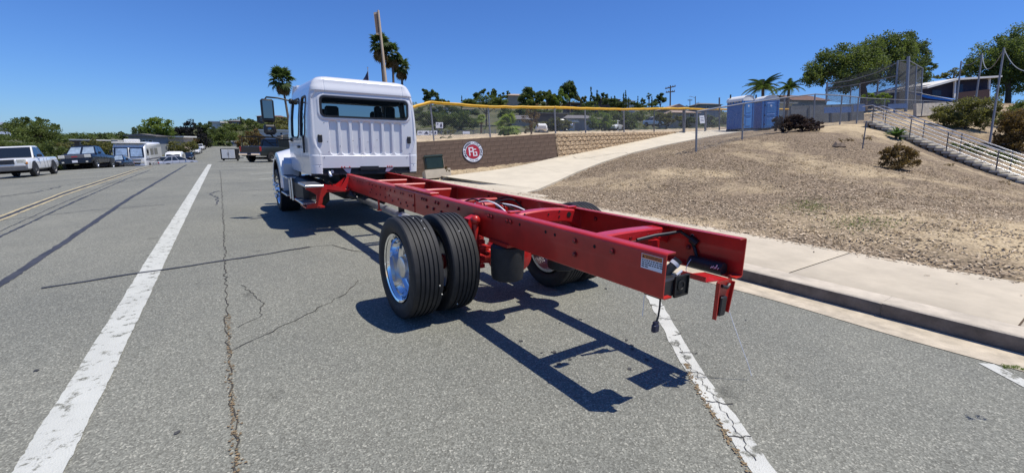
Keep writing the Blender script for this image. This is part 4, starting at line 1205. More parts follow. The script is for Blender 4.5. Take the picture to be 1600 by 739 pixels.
# ------------------------------------------------------------------ walls, fences, stairs on the right
def quat_axes(x, y, z): return Matrix((x, y, z)).transposed().to_quaternion()
def masonry(root, P, Xd, Zd, L, rows, bl, bh, bt, m, top=None, bottom=None, rough=0, seed=1, gap=.008):
    """single blocks laid in running bond in the plane P + Xd*s + Zd*h, faces towards the viewer (-N)"""
    r = random.Random(seed); Nd = Zd.cross(Xd).normalized()       # points away from the viewer
    cache = []
    for k in range(6):
        b = MB(); hx, hz_ = (bl - gap) / 2, (bh - gap) / 2
        if rough:
            n = 5; rws = []
            for i in range(n + 1):
                row = []
                for j in range(n + 1):
                    e = 0 if (i in (0, n) or j in (0, n)) else r.uniform(.015, rough)
                    row.append((-hx + 2 * hx * j / n, -e, -hz_ + 2 * hz_ * i / n))
                rws.append(row)
            b.grid(rws)
            b.add([(-hx, 0, -hz_), (hx, 0, -hz_), (hx, 0, hz_), (-hx, 0, hz_), (-hx, bt, -hz_), (hx, bt, -hz_), (hx, bt, hz_), (-hx, bt, hz_)], [(3, 2, 6, 7), (0, 4, 5, 1), (0, 3, 7, 4), (1, 5, 6, 2)])
        else:
            b.box((0, bt / 2, 0), (bl - gap, bt, bh - gap))
        cache.append(b.mesh('block', m))
    q = quat_axes(Xd, Nd, Zd)
    for i in range(rows):
        h = bh * (i + .5); s = -(bl / 2 if i % 2 else 0) + bl / 2
        while s < L + bl * .4:
            ss = min(max(s, bl * .25), L - bl * .25)
            if (bottom is None or h > bottom(s)) and (top is None or h - bh < top(s)):
                o = link('block', r.choice(cache), root, P + Xd * s + Zd * h + Nd * r.uniform(-.003, .004), q)
                if s < bl * .3 or s > L - bl * .3: o.scale.x = .5; o.location = P + Xd * ss + Zd * h
            s += bl
    return Nd
# brown block wall
TL, TRt = at(655, 222, 18.0), at(866, 208.8, 20.2)
Xd = (TRt - TL).normalized()
BL = at(655, 277.5, 18.0)
vd = (TL - BL); Zd = (vd - Xd * vd.dot(Xd)).normalized()
L1 = (TRt - TL).length + 3.2; T0 = TL - Xd * 3.2
rows_ = 8; bh = (vd.length) / rows_ * 1.0
wall = thing('block_wall', 'brown concrete block wall carrying the round club sign', 'wall')
P0 = T0 - Zd * bh * rows_
Nd = masonry(wall, P0, Xd, Zd, L1, rows_, .402, bh, .18, K['block'], seed=4)
b = MB(); c = P0 + Xd * L1 / 2 + Zd * (bh * rows_ / 2 - .012) + Nd * .095
b.box((0, 0, 0), (L1 - .02, .165, bh * rows_ - .03), quat_axes(Xd, Nd, Zd).to_matrix()); b.v = [tuple(Vector(v) + c) for v in b.v]
b.build('mortar', K['mortar'], wall)
# split-face wall beside the path
wall2 = thing('split_face_wall', 'tan rough split-face retaining wall that tapers off up the path', 'wall')
TR2 = at(1056, 205.6, 29.0); A2 = TRt + Xd * .02; X2 = (TR2 - A2).normalized(); L2 = (TR2 - A2).length
BB = at(866, 248.5, 20.2); h0 = (A2 - BB).length; rows2 = 8
Z2 = Zd - X2 * Zd.dot(X2); Z2.normalize(); P2 = A2 - Z2 * (.2 * rows2)
N2 = masonry(wall2, P2, X2, Z2, L2, rows2, .405, .2, .2, K['rockface'], bottom=lambda s: .2 * rows2 - h0 * (1 - s / L2) - .25, rough=.075, seed=8, gap=.012)
b = MB(); q2 = quat_axes(X2, N2, Z2).to_matrix()
b.prism([P2 + X2 * .0 + Z2 * (.2 * rows2 - .015) + N2 * .03, P2 + X2 * L2 + Z2 * (.2 * rows2 - .015) + N2 * .03, P2 + X2 * L2 + Z2 * (.2 * rows2 - .3) + N2 * .03, P2 + Z2 * -.05 + N2 * .03], N2 * .18); b.build('mortar', K['mortar'], wall2)
# round sign
sc_ = at(740.5, 236.3, 18.65); d_ = (sc_ - T0).dot(Nd); sc_ = sc_ - Nd * (d_ + .025)
SR = .455
sg = thing('round_sign', 'round white and red little league sign on the brown block wall', 'sign', sc_)
QS = quat_axes(Xd, Zd, -Nd); sg.rotation_quaternion = QS
def disc(r, z, m, nm, par, n=64, h=.006): return MB().lathe([(z - h, r), (z, r), (z + .0002, .0001)], (0, 0, 0), (0, 0, 1), n).build(nm, m, par, 40)
disc(SR, 0, K['signnavy'], 'rim_band', sg, h=.02); disc(SR * .955, .003, K['signwhite'], 'panel', sg); disc(SR * .685, .006, K['signnavy'], 'inner_ring', sg); disc(SR * .655, .009, K['signred'], 'red_disc', sg)
def arc_text(s, rad, a0, da, size, top=True):
    n = len(s)
    for i, ch in enumerate(s):
        if ch == ' ': continue
        a = a0 + da * (i - (n - 1) / 2) * (-1 if top else 1)
        o = link('letter', text_mesh(ch, size, K['signnavy'], 'letter', .001, 'CENTER', .0035 if top else .001), sg, (rad * math.cos(a), rad * math.sin(a), .0045), Quaternion((0, 0, 1), a - PI / 2 if top else a + PI / 2))
arc_text('MAJOR BARBERO LITTLE LEAGUE', SR * .735, PI / 2, .158, SR * .255)
arc_text('Since 1960', SR * .885, -PI / 2, .105, SR * .17, False)
b = MB(); t_ = .030 * SR / .455
def bar(x0, y0, x1, y1):
    b.box(((x0 + x1) / 2 * SR, (y0 + y1) / 2 * SR, .012), (abs(x1 - x0) * SR or 1, abs(y1 - y0) * SR, .006))
for q in ((-.40, -.36, -.29, .42), (-.291, .32, .06, .42), (-.04, .0, .061, .321), (-.291, -.02, .0, .08), (-.02, -.42, .08, .0), (.08, -.42, .38, -.33), (.29, -.33, .38, -.02), (.14, -.11, .29, -.02), (.08, .16, .33, .25), (.0, .16, .08, .25)):
    bar(*q)
b.build('monogram', K['signwhite'], sg)
# green utility box at the foot of the wall
gb = thing('utility_box', 'dark green utility box standing on a slab at the foot of the brown wall', 'utility box', at(679, 267, 17.5), 0, lean=True)
gb.rotation_quaternion = quat_axes(Xd, Nd, Zd)
b = MB(); b.bbox((0, .0, .29), (.72, .42, .52), .05); b.build('body', K['green_box'], gb, 30)
b = MB(); b.bbox((0, .0, .55), (.78, .46, .10), .045); b.build('lid', K['green_box'], gb, 30)
b = MB(); b.box((.366, 0, .28), (.012, .38, .42)); b.build('side_panel', K['wall_tan'], gb)
b = MB(); b.box((.05, -.05, -.16), (1.0, .7, .34)); b.build('pad', K['concrete'], gb)
# fences
def wire_net(name, quad, cell, r, par, m, wid=.0045):
    """diagonal woven wire in the quad (a bottom start, b bottom end, c top end, d top start), as thin strips"""
    a, b_, c, d = quad; W = (b_ - a).length; H = (d - a).length; mb = MB()
    n = (b_ - a).cross(d - a).normalized()
    def P(u, v):
        return a.lerp(b_, u / W).lerp(d.lerp(c, u / W), v / H)
    for sg_ in (1, -1):
        k = -H
        while k < W + H:
            u0, v0, u1, v1 = k, 0.0, k + sg_ * H, H
            # clip to 0..W
            def clip(u0, v0, u1, v1):
                if u0 == u1: return None
                t0, t1 = 0.0, 1.0
                for lim, s in ((0, 1), (W, -1)):
                    f0, f1 = s * (u0 - lim), s * (u1 - lim)
                    if f0 < 0 and f1 < 0: return None
                    if f0 < 0: t0 = max(t0, f0 / (f0 - f1))
                    if f1 < 0: t1 = min(t1, f0 / (f0 - f1))
                if t1 <= t0: return None
                return (u0 + (u1 - u0) * t0, v0 + (v1 - v0) * t0, u0 + (u1 - u0) * t1, v0 + (v1 - v0) * t1)
            q = clip(u0, v0, u1, v1)
            if q:
                p0, p1 = P(q[0], q[1]), P(q[2], q[3])
                tdir = (p1 - p0)
                if tdir.length > .02:
                    s_ = tdir.normalized().cross(n) * wid / 2 + n * (.002 * sg_)
                    s2 = tdir.normalized().cross(n) * -wid / 2 + n * (.002 * sg_)
                    mb.add([p0 + s_, p1 + s_, p1 + s2, p0 + s2], [(0, 1, 2, 3)])
            k += cell
    o = mb.build(name, m, par); o['kind'] = 'stuff'; return o
K['wire'] = mat('chain_link_wire', (.24, .245, .25), .5, metal=.4, var=0)
K['net'] = mat('cage_net', (.10, .10, .10), .8, var=0)
def post(mb, p, h, r=.03, n=8): mb.tube([p - TRUE_UP * .1, p + TRUE_UP * h], r, n); return mb
def fence(label, pts, hs, m_post=K['galv'], rail_r=.024, cell=.075, pr=.032, mid=False, nm='chain_link_fence', wid=.006, grp=None):
    f = thing(nm, label, 'fence', pts[0], 0, grp)
    loc = [p - pts[0] for p in pts]
    for p, h in zip(loc, hs): MB().tube([p - TRUE_UP * .15, p + TRUE_UP * h], pr, 8).build('post', m_post, f, 40)
    for (p, h), (q, g2) in zip(zip(loc, hs), zip(loc[1:], hs[1:])):
        MB().tube([p + TRUE_UP * (h - .02), q + TRUE_UP * (g2 - .02)], rail_r, 8).build('top_rail', m_post, f, 40)
        if mid: MB().tube([p + TRUE_UP * (h * .5), q + TRUE_UP * (g2 * .5)], rail_r * .8, 8).build('mid_rail', m_post, f, 40)
        wire_net('wire_mesh', (p + TRUE_UP * .03, q + TRUE_UP * .03, q + TRUE_UP * (g2 - .03), p + TRUE_UP * (h - .03)), cell, 0, f, K['wire'], wid)
    return f
# fence with the yellow guard, standing on the wall
yp = [(636, 219, 19.0, 173), (678, 219.5, 20.0, 162), (766, 213.5, 20.3, 169), (868, 206.5, 21.0, 169.5), (915, 207, 22.5, 171), (975, 207, 25, 172.5), (1022, 205.5, 27.2, 171.5)]
ypts = [at(p[0], p[1], p[2]) for p in yp]; yh = [(at(p[0], p[3], p[2]) - q).length for p, q in zip(yp, ypts)]
def yfence(pts, hs, label):
    f = thing('ballpark_fence', label, 'fence', pts[0]); loc = [p - pts[0] for p in pts]
    for p, h in zip(loc, hs): MB().tube([p - TRUE_UP * .15, p + TRUE_UP * (h + .05)], .038, 8).build('post', K['galv'], f, 40)
    rr__ = random.Random(len(pts))
    for (p, h), (q, g2) in zip(zip(loc, hs), zip(loc[1:], hs[1:])):
        n = 8; P = [(p + TRUE_UP * h).lerp(q + TRUE_UP * g2, i / n) + TRUE_UP * rr__.uniform(-.012, .012) for i in range(n + 1)]
        MB().tube(P, .062, 10).build('yellow_guard', K['yellow'], f, 50)
        wire_net('wire_mesh', (p + TRUE_UP * .02, q + TRUE_UP * .02, q + TRUE_UP * (g2 - .03), p + TRUE_UP * (h - .03)), .09, 0, f, K['wire'], .006)
    return f
yfence(ypts, yh, 'chain-link ballpark fence with a yellow guard along its top, above the block walls')
yp2 = [(1022, 205.5, 27.2, 171.5), (1070, 205.5, 29.4, 171), (1103, 203.5, 31, 172.5), (1190, 199, 38, 172), (1262, 196, 39, 172)]
pp = [at(p[0], p[1], p[2]) for p in yp2]; hh = [(at(p[0], p[3], p[2]) - q).length for p, q in zip(yp2, pp)]
yfence(pp, hh, 'yellow-topped field fence running behind the blue toilets at the path end')
# tall gate posts at the path end
for px, py0, py1, d, lab in ((1068, 206, 168, 29.3, 'steel gate post at the end of the yellow-topped fence'), (1124, 202, 153, 31.5, 'taller steel gate post left of the blue toilets'), (1101.5, 203.5, 170, 30.6, 'steel gate post behind the small white notice')):
    p0, p1 = at(px, py0, d), at(px, py1, d)
    g_ = thing('gate_post', lab, 'post', p0)
    MB().tube([TRUE_UP * -.1, p1 - p0], .07 if px < 1080 else .05, 10).build('pole', K['dark_steel'], g_, 40)
# fence beside the path
fp = [(1087.5, 237.5, 18.0, 176), (1159.5, 218, 22, 163.5), (1223, 206, 25, 154.5), (1270, 199, 26, 149), (1312, 196, 27.2, 151), (1338, 194.5, 28, 153.5)]
fpts = [at(*p[:3]) for p in fp]; fh = [(at(p[0], p[3], p[2]) - q).length for p, q in zip(fp, fpts)]
fence('low chain-link fence climbing the slope beside the concrete path', fpts, fh, cell=.085, rail_r=.032, pr=.042, wid=.0055)
fq = [(1338, 193, 28.5, 154), (1380, 185, 30, 156), (1440, 178, 31, 158), (1480, 172, 33, 160)]
fpts = [at(*p[:3]) for p in fq]; fh = [(at(p[0], p[3], p[2]) - q).length for p, q in zip(fq, fpts)]
fence('chain-link fence behind the top of the stairs', fpts, fh, cell=.1)
sn = thing('small_notice', 'small white notice hung on the fence at the path gate', 'sign', at(1097, 187, 29))
sn.rotation_quaternion = quat_axes(Xd, Nd, Zd)
b = MB(); b.box((0, 0, 0), (.40, .015, .50)); b.build('panel', K['signwhite'], sn)
for z in (.12, .0, -.1): MB().box((0, -.0095, z), (.28, .003, .03)).build('print', K['signnavy'], sn)
# portable toilets
def toilet(label, base, face, w_=1.12, dp=1.15, h=2.25):
    t = thing('portable_toilet', label, 'portable toilet', base, 0, 'blue portable toilets at the end of the path', lean=True)
    t.rotation_quaternion = LEAN @ Quaternion((0, 0, 1), face)
    hw_, hd = w_ / 2, dp / 2; hb = h - .34
    b = MB(); b.box((0, 0, hb / 2 + .06), (w_, dp, hb - .1)); b.build('cabin', K['tblue'], t)
    b = MB(); b.box((0, 0, .06), (w_ + .04, dp + .04, .1)); b.build('skid', K['black'], t)
    for sx in (-1, 1): MB().bbox((sx * hw_, -hd, hb / 2 + .06), (.08, .08, hb - .1), .02).build('corner_post', K['tblue2'], t, 30)
    # front: arched door
    b = MB(); pts = [(-.40, -hd - .02, .12), (.40, -hd - .02, .12), (.40, -hd - .02, hb - .05)] + [(.40 * math.cos(a), -hd - .02, hb - .05 + .26 * math.sin(a)) for a in [PI * k / 12 for k in range(1, 12)]] + [(-.40, -hd - .02, hb - .05)]
    b.prism(pts, (0, .05, 0)); dr = b.build('door', K['tblue2'], t)
    b = MB()
    for z0, z1 in ((.25, .75), (.85, 1.02), (1.1, 1.75)): b.bbox((0, -hd - .03, (z0 + z1) / 2), (.56, .03, z1 - z0), .012)
    b.build('door_panel', K['tblue2'], dr, 30)
    MB().box((0, -hd - .05, .95), (.5, .01, .03)).build('handle', K['tblue'], dr)
    MB().lathe([(0, .07), (.01, .065), (.0101, .001)], (0, -hd - .045, 1.55), (0, -1, 0), 12).build('door_sign', K['signwhite'], dr)
    for z in (.35, .95, 1.6): MB().box((-.42, -hd - .03, z), (.05, .04, .10)).build('hinge', K['black'], dr)
    # translucent arched roof
    b = MB(); rws = []
    for y in (-hd - .06, -hd + .02, hd - .02, hd + .04):
        rws.append([(.60 * math.cos(a) * (1 if y > -hd else .98), y, hb - .02 + .36 * math.sin(a) ** .8) for a in [PI * k / 16 for k in range(17)]])
    b.grid(rws); b.add([Vector(p) for p in rws[-1]], [tuple(range(17))])
    b.add([Vector(p) + Vector((0, .03, 0)) for p in rws[0]] , [tuple(range(16, -1, -1))])
    b.build('roof', K['offwhite'], t, 40)
    b = MB()
    for k in range(5): b.box((-hw_ - .005, -.42 + .21 * k, hb - .06), (.012, .13, .10))
    b.build('vent_slots', K['wall_grey'], t)
    b = MB(); b.tube([(-.4, hd - .12, hb), (-.4, hd - .12, hb + .5)], .05, 8); b.build('vent_pipe', K['black'], t, 40)
    return t
toilet('left blue portable toilet beside the path with its door turned edge-on', at(1155, 204.0, 30.2), -.10)
toilet('right blue portable toilet next to the dark purple shrub', at(1194, 203.0, 30.6), -.52)
# stairs
SA, SB = at(1358, 197, 26.0), at(1572, 281.5, 21.0)
run = SB - SA; n_st = 19
Td = Vector((run.x, run.y, 0)); tl = Td.length / n_st; rise = -run.z / n_st; Td.normalize()
Wd = Vector((-Td.y, Td.x, 0))
if Wd.dot((SA + SB) / 2 - CAM) < 0: Wd = -Wd
st = thing('staircase', 'concrete staircase coming down the slope to the right', 'stairs', SA)
WS = 1.35
qs = quat_axes(Td, Wd, Td.cross(Wd)) if Td.cross(Wd).z > 0 else quat_axes(Td, Wd, -Td.cross(Wd))
sx = Td; up_ = Vector((0, 0, 1))
rot = Matrix((Td, Wd, up_)).transposed()
flip = rot.determinant() < 0
bme = MB(); bme.box((0, 0, 0), (tl + .03, WS, .10)); sm_ = bme.mesh('step', K['stair'])
rme = MB(); rme.box((0, 0, 0), (tl * .55, WS - .10, .30)); smr = rme.mesh('riser', K['black_metal'])
K['riser'] = mat('shaded_stair_side', (.30, .25, .20), .95, var=.2, vscale=4)  # concrete darkened to paint in the shade under the treads
smr.materials.clear(); smr.materials.append(K['riser'])
yawq = Quaternion((0, 0, 1), math.atan2(Td.y, Td.x))
for i in range(-1, n_st + 4):
    p = Td * (tl * (i + .5)) + Wd * (WS / 2) + up_ * (-rise * i + .10)
    s1 = link('step', sm_, st, p, yawq)
    link('riser', smr, s1, (-tl * .1, 0.03, -.21))
hr = thing('stair_handrail', 'galvanised multi-bar handrail on the near side of the stairs', 'handrail', SA)
hr2 = thing('stair_handrail', 'galvanised multi-bar handrail on the far side of the stairs', 'handrail', SA)
K['rail'] = mat('galvanised_handrail', (.62, .62, .62), .28, metal=.9, var=.08, vscale=20)
slope = (Td * tl - up_ * rise).normalized(); Ls = math.hypot(tl, rise)
for root_, wo_, off in ((hr, .12, 0), (hr2, WS - .12, .35)):
    base = Wd * wo_ + up_ * .16
    for k in range(5):
        z = .24 + .19 * k
        p0 = base + slope * (-.1) + up_ * z; p1 = base + slope * (Ls * (n_st + 4)) + up_ * z
        pts = [p0, p1]
        if k == 4: pts = [p0 - Td * .5 + up_ * -.05, p0, p1]
        MB().tube(pts, .024 if k == 4 else .019, 8).build('rail_bar', K['rail'], root_, 50)
    for j in (0.2, 6.2, 11.4, 17.6, 21):
        p = base + slope * (Ls * (j + off)); MB().tube([p - up_ * .05, p + TRUE_UP * 1.02], .026, 8).build('post', K['dark_steel'], root_, 40)
# leaning dark post on the slope at the foot of the stair top
dm = onhill(1347.5, 234); p0, p1 = at(1347.5, 234, dm), at(1354, 190, dm)
g_ = thing('marker_post', 'thin dark post leaning on the bare slope below the stair top', 'post', p0); MB().tube([(0, 0, -.2), p1 - p0], .022, 8).build('pole', K['dark_steel'], g_, 40)
# rocks
def rock(label, p, s, seed):
    b = MB(); r = random.Random(seed); b.ball((0, 0, 0), s, 8, (1.1, .8, .9)); b.v = [tuple(c * r.uniform(.6, 1.25) for c in v) for v in b.v]
    o = b.build('rock', K['rock'], None, 20); o.location = p; tag(o, label, 'rock')
rock('brown angular rock half buried in the slope below the fence', at(1311, 229, onhill(1311, 230)), .27, 3)
for i, (px, py, d) in enumerate(((1330, 231, 18), (1290, 230, 18.2))): pass

# light poles, cage and buildings
K['polegrey'] = mat('weathered_grey_pole', (.26, .26, .27), .6, metal=.3, var=.12)
def pole(label, px0, py0, px1, py1, d, r0, r1, m, nm='light_pole', cat='pole', grp=None):
    p0, p1 = at(px0, py0, d), at(px1, py1, d)
    t = thing(nm, label, cat, p0, 0, grp); MB().tube([(p1 - p0) * -.03, (p1 - p0) * .5, p1 - p0], [r0, (r0 + r1) / 2, r1], 10).build('pole', m, t, 40); return t, p1 - p0
t, e = pole('tall pale pole with a banner board at its top behind the white cab', 603, 130, 591, 17, 34, .11, .08, K['wall_tan'], 'banner_pole')
b = MB(); up__ = e.normalized(); sd = RIGHT.normalized()
b.prism([e - sd * .38 - up__ * .15, e - sd * .06 - up__ * .1, e - up__ * 1.85 - sd * .06, e - up__ * 1.85 - sd * .36], FWD * .12); b.build('banner_board', K['wall_tan'], t)
b = MB(); b.prism([e - sd * .33 - up__ * .3 - FWD * .01, e - sd * .10 - up__ * .27 - FWD * .01, e - up__ * 1.7 - sd * .10 - FWD * .01, e - up__ * 1.7 - sd * .32 - FWD * .01], FWD * .008); b.build('banner_face', K['wall_brown'], t)
t, e = pole('thin flagpole with a drooping dark navy flag seen over the cab roof', 577, 140, 574.5, 106, 40, .035, .03, K['galv'], 'flagpole')
MB().ball(e, .07, 8).build('finial', K['chrome'], t, 60)
b = MB(); u_ = e.normalized(); q_ = [e - u_ * .25, e - u_ * .9 - sd * .35, e - u_ * 1.3 - sd * .62, e - u_ * 1.35 - sd * .05]
b.add([q_[0], q_[1] + FWD * .08, q_[2] - FWD * .05, q_[3], (q_[0] + q_[2]) / 2 + FWD * .06 ], [(0, 1, 4), (1, 2, 4), (2, 3, 4), (3, 0, 4)]); b.add([Vector(v) + FWD * .015 for v in [q_[0], q_[1] + FWD * .08, q_[2] - FWD * .05, q_[3], (q_[0] + q_[2]) / 2 + FWD * .06]], [(0, 1, 4), (1, 2, 4), (2, 3, 4), (3, 0, 4)]); b.build('flag', K['signnavy'], t)
for (a0, b0, a1, b1, d, lab) in ((1547, 219, 1569, 75, 26, 'tall grey light pole among the right-hand bushes'), (1494, 165, 1502, 96, 33, 'shorter grey pole in front of the dark clubhouse'), (1524, 160, 1535, 84, 32, 'grey pole near the clubhouse corner')):
    t, e = pole(lab, a0, b0, a1, b1, d, .058, .048, K['polegrey'], grp=None)
# festoon wires between the poles
pA, pB, pC = at(1502, 96, 33), at(1535, 84, 32), at(1569, 77, 26); pD = at(1640, 100, 22)
wl_ = thing('festoon_wire', 'pale sagging wires strung between the right-hand poles', 'wire', pA)
for a, c, s in ((pA, pB, .5), (pB, pC, 1.1), (pC, pD, .75)):
    MB().tube([a.lerp(c, k / 14) - pA - Vector((0, 0, s * 4 * (k / 14) * (1 - k / 14))) for k in range(15)], .022, 5).build('wire', K['wall_grey'], wl_, 60)
# batting cage
cg = thing('batting_cage', 'tall netted batting cage in front of the big trees', 'batting cage', at(1400, 176, 38)); O = at(1400, 176, 38)
def cp(px, py, d): return at(px, py, d) - O
for x0, y0, x1, y1, d, r in ((1415, 178, 1419.5, 89, 38, .12), (1397, 176, 1403, 95, 38.5, .07), (1428, 172, 1432, 103, 39, .06), (1438, 172, 1441.5, 107, 40, .06), (1291, 160, 1292.5, 130, 44, .08), (1328, 162, 1330, 133, 43, .05), (1369, 160, 1372.5, 124, 41, .07), (1343, 152, 1343.5, 132, 45, .06)):
    MB().tube([cp(x0, y0, d), cp(x1, y1, d)], r, 10).build('post', K['galv'], cg, 40)
for pts in (((1404, 96, 38.5), (1419, 94.5, 38), (1441, 107, 40)), ((1400, 119, 38.5), (1369, 126, 41), (1330, 134, 43), (1292, 138, 44)), ((1403, 98, 38.5), (1369, 114, 41), (1330, 126, 43), (1292, 132, 44)), ((1396, 140, 38.5), (1441, 146, 40))):
    MB().tube([cp(*p) for p in pts], .045, 8).build('cable', K['galv'], cg, 50)
wire_net('netting', (cp(1292, 158, 44), cp(1399, 172, 38.6), cp(1403, 96, 38.6), cp(1292, 131, 44)), .10, 0, cg, K['net'], .019)
wire_net('netting', (cp(1399, 172, 38.6), cp(1438, 174, 40), cp(1441, 107, 40), cp(1403, 96, 38.6)), .12, 0, cg, K['net'], .034)
wire_net('netting', (cp(1405, 170, 38.4), cp(1432, 172, 39), cp(1432, 104, 39), cp(1405, 96, 38.4)), .16, 0, cg, K['net'], .03)
K['porch'] = mat('dark_red_railing', (.05, .022, .022), .8, var=.1)
# dark clubhouse with a slanting white-edged roof
O = at(1500, 158, 50)
cb = thing('clubhouse', 'dark navy clubhouse with a slanting white-edged roof right of the cage', 'building', O)
def cq(px, py, d): return at(px, py, d) - O
b = MB(); back = Vector((FWD.x, FWD.y, 0)) * 8
b.prism([cq(1436, 172, 50), cq(1546, 172, 50), cq(1549, 124, 50), cq(1484, 125, 50), cq(1440, 136, 50)][::-1], back); b.build('wall', K['wall_navy'], cb)
b = MB(); f_ = Vector((FWD.x, FWD.y, 0)) * -.9
b.prism([cq(1438, 137.0, 50) + f_, cq(1485, 124, 50) + f_, cq(1553, 120, 50) + f_, cq(1553, 122.6, 50) + f_, cq(1485, 127, 50) + f_, cq(1438, 140, 50) + f_][::-1], back * 1.15); b.build('roof', K['roof_white'], cb)
for x0, x1 in ((1483.5, 1486), (1537, 1539)):
    b = MB(); fw = f_ * .6; b.prism([cq(x0, 156, 50) + fw, cq(x1, 156, 50) + fw, cq(x1 + 1.5, 124, 50) + fw, cq(x0 + 1.5, 124, 50) + fw][::-1], back * .02); b.build('roof_post', K['offwhite'], cb)
for x0, x1, y0, y1 in ((1456, 1470, 141, 150), (1490, 1504, 132, 146)):
    b = MB(); fw = f_ * .05; b.prism([cq(x0, y1, 50) + fw, cq(x1, y1, 50) + fw, cq(x1, y0, 50) + fw, cq(x0, y0, 50) + fw][::-1], back * .004); b.build('window', K['winglass'], cb)
b = MB(); fw = f_ * .8; b.prism([cq(1488, 157, 50) + fw, cq(1536, 157, 50) + fw, cq(1536, 141, 50) + fw, cq(1488, 146, 50) + fw][::-1], back * .02); b.build('porch_railing', K['porch'], cb)
tp = thing('blue_awning', 'blue shade cloth stretched low beside the dark clubhouse', 'awning', at(1450, 150, 42)); O = at(1450, 150, 42)
b = MB(); b.grid([[cq(1412, 142, 42), cq(1450, 149, 41.5), cq(1492, 156.5, 41)], [cq(1425, 143.5, 45), cq(1455, 149.5, 45), cq(1493, 155, 45)]]); 
b.grid([[cq(1412, 142, 42), cq(1450, 149, 41.5), cq(1492, 156.5, 41)], [cq(1414, 144.0, 42), cq(1450, 154, 41.5), cq(1492, 159.5, 41)]]); b.build('cloth', K['tarp'], tp)
MB().tube([cq(1398, 140.5, 42), cq(1412, 142, 42), cq(1450, 149, 41.5), cq(1492, 157, 41)], .04, 6).build('edge_pole', K['galv'], tp, 50)
rw = thing('retaining_wall', 'pale concrete retaining wall below the dark clubhouse', 'wall', at(1470, 170, 36)); O = at(1470, 170, 36)
b = MB(); b.prism([cq(1432, 182, 34), cq(1560, 176, 38), cq(1560, 158, 38), cq(1432, 162, 34)][::-1], Vector((FWD.x, FWD.y, 0)) * .3); b.build('wall', K['kerb'], rw)
# blue wind-screens on the far fence
for i, (x0, x1, y0, y1) in enumerate(((1288, 1330, 168, 177), (1334, 1352, 164, 175), (1388, 1418, 163, 170))):
    lab = ('long faded blue windscreen panel left of the stair top', 'short blue windscreen panel right at the stair top', 'pale blue cover beyond the handrails')[i]
    O = at((x0 + x1) / 2, y1, 31.5); t = thing('windscreen_panel', lab, 'windscreen', O)
    b = MB(); b.prism([cq(x0, y1, 31.5), cq(x1, y1 - 1, 31.5), cq(x1, y0 - 1, 31.5), cq(x0, y0, 31.5)][::-1], Vector((FWD.x, FWD.y, 0)) * .03); b.build('cloth', K['faded_blue'], t)
K['dugout'] = mat('dull_grey_boards', (.13, .135, .135), .9, var=.2, vscale=2)
O = at(1300, 178, 33); t = thing('dugout_wall', 'grey dugout wall behind the fence left of the stairs', 'wall', O)
b = MB(); b.prism([cq(1236, 197, 33), cq(1350, 190, 33), cq(1350, 162, 33), cq(1236, 166, 33)][::-1], Vector((FWD.x, FWD.y, 0)) * .25); b.build('wall', K['dugout'], t)
for x in (1265, 1300, 1330): MB().prism([cq(x, 194, 32.9), cq(x + 1.5, 194, 32.9), cq(x + 1.5, 164, 32.9), cq(x, 164, 32.9)][::-1], Vector((FWD.x, FWD.y, 0)) * .05).build('wall_joint', K['dark_steel'], t)
# ------------------------------------------------------------------ far terrain
def terrain(name, cols, m, n=26):
    """cols: list of (px, [(py, depth), ...]) - surveyed ridge profiles from near to far, interpolated across"""
    b = MB(); rows = []
    for (pa, A_), (pb, B_) in zip(cols, cols[1:]):
        for i in range(n):
            t = i / n; rows.append([(pa + (pb - pa) * t, ya + (yb - ya) * t, da + (db - da) * t) for (ya, da), (yb, db) in zip(A_, B_)])
    rows.append([(cols[-1][0], y, d) for y, d in cols[-1][1]])
    out = []
    r = random.Random(len(name))
    for row in rows:
        q = []
        for (x0, y0, d0), (x1, y1, d1) in zip(row, row[1:]):
            for k in range(6):
                t = k / 6; p = at(x0, y0, d0).lerp(at(x1, y1, d1), t); q.append(p + Vector((0, 0, r.uniform(-.25, .25) * (d0 / 100))))
        q.append(at(*row[-1])); out.append(q)
    b.grid([list(reversed(q)) for q in out])
    return tag(b.build(name, m, None, 80), kind='structure')
def gz(p):   # terrain under the hills starts at the field
    return p
terrain('field', [(560, [(233.0, 18.85), (225.6, 19.0), (216, 30), (213, 45)]), (655, [(229.5, 18.200000000000003), (222.1, 18.35), (214, 31), (212.5, 45)]), (760, [(222.5, 19.25), (215.1, 19.4), (211.5, 32), (209.5, 47)]), (866, [(216.5, 20.35), (209.1, 20.5), (207.5, 34), (206, 50)]), (960, [(215.0, 24.85), (207.6, 25.0), (206.2, 40), (205, 52)]), (1056, [(213.3, 29.25), (205.9, 29.4), (204.5, 42), (202, 54)]), (1150, [(208.5, 36.35), (201.1, 36.5), (200, 46), (199, 56)]), (1300, [(203.0, 44.85), (195.6, 45.0), (195, 50), (194, 58)])], K['dirt'])
terrain('field_hill', [(560, [(222, 45), (214, 70), (190, 130), (166, 210), (172, 300)]), (680, [(214, 45), (210, 70), (186, 130), (164, 210), (170, 300)]), (800, [(209, 48), (206, 70), (182, 130), (158, 200), (165, 300)]), (900, [(207, 50), (204, 75), (180, 130), (160, 190), (168, 300)]), (1000, [(206, 52), (202, 80), (184, 130), (170, 190), (172, 300)]), (1120, [(202, 54), (198, 85), (186, 130), (176, 190), (178, 300)]), (1300, [(194, 56), (188, 90), (182, 130), (176, 190), (178, 300)])], K['drygrass'])
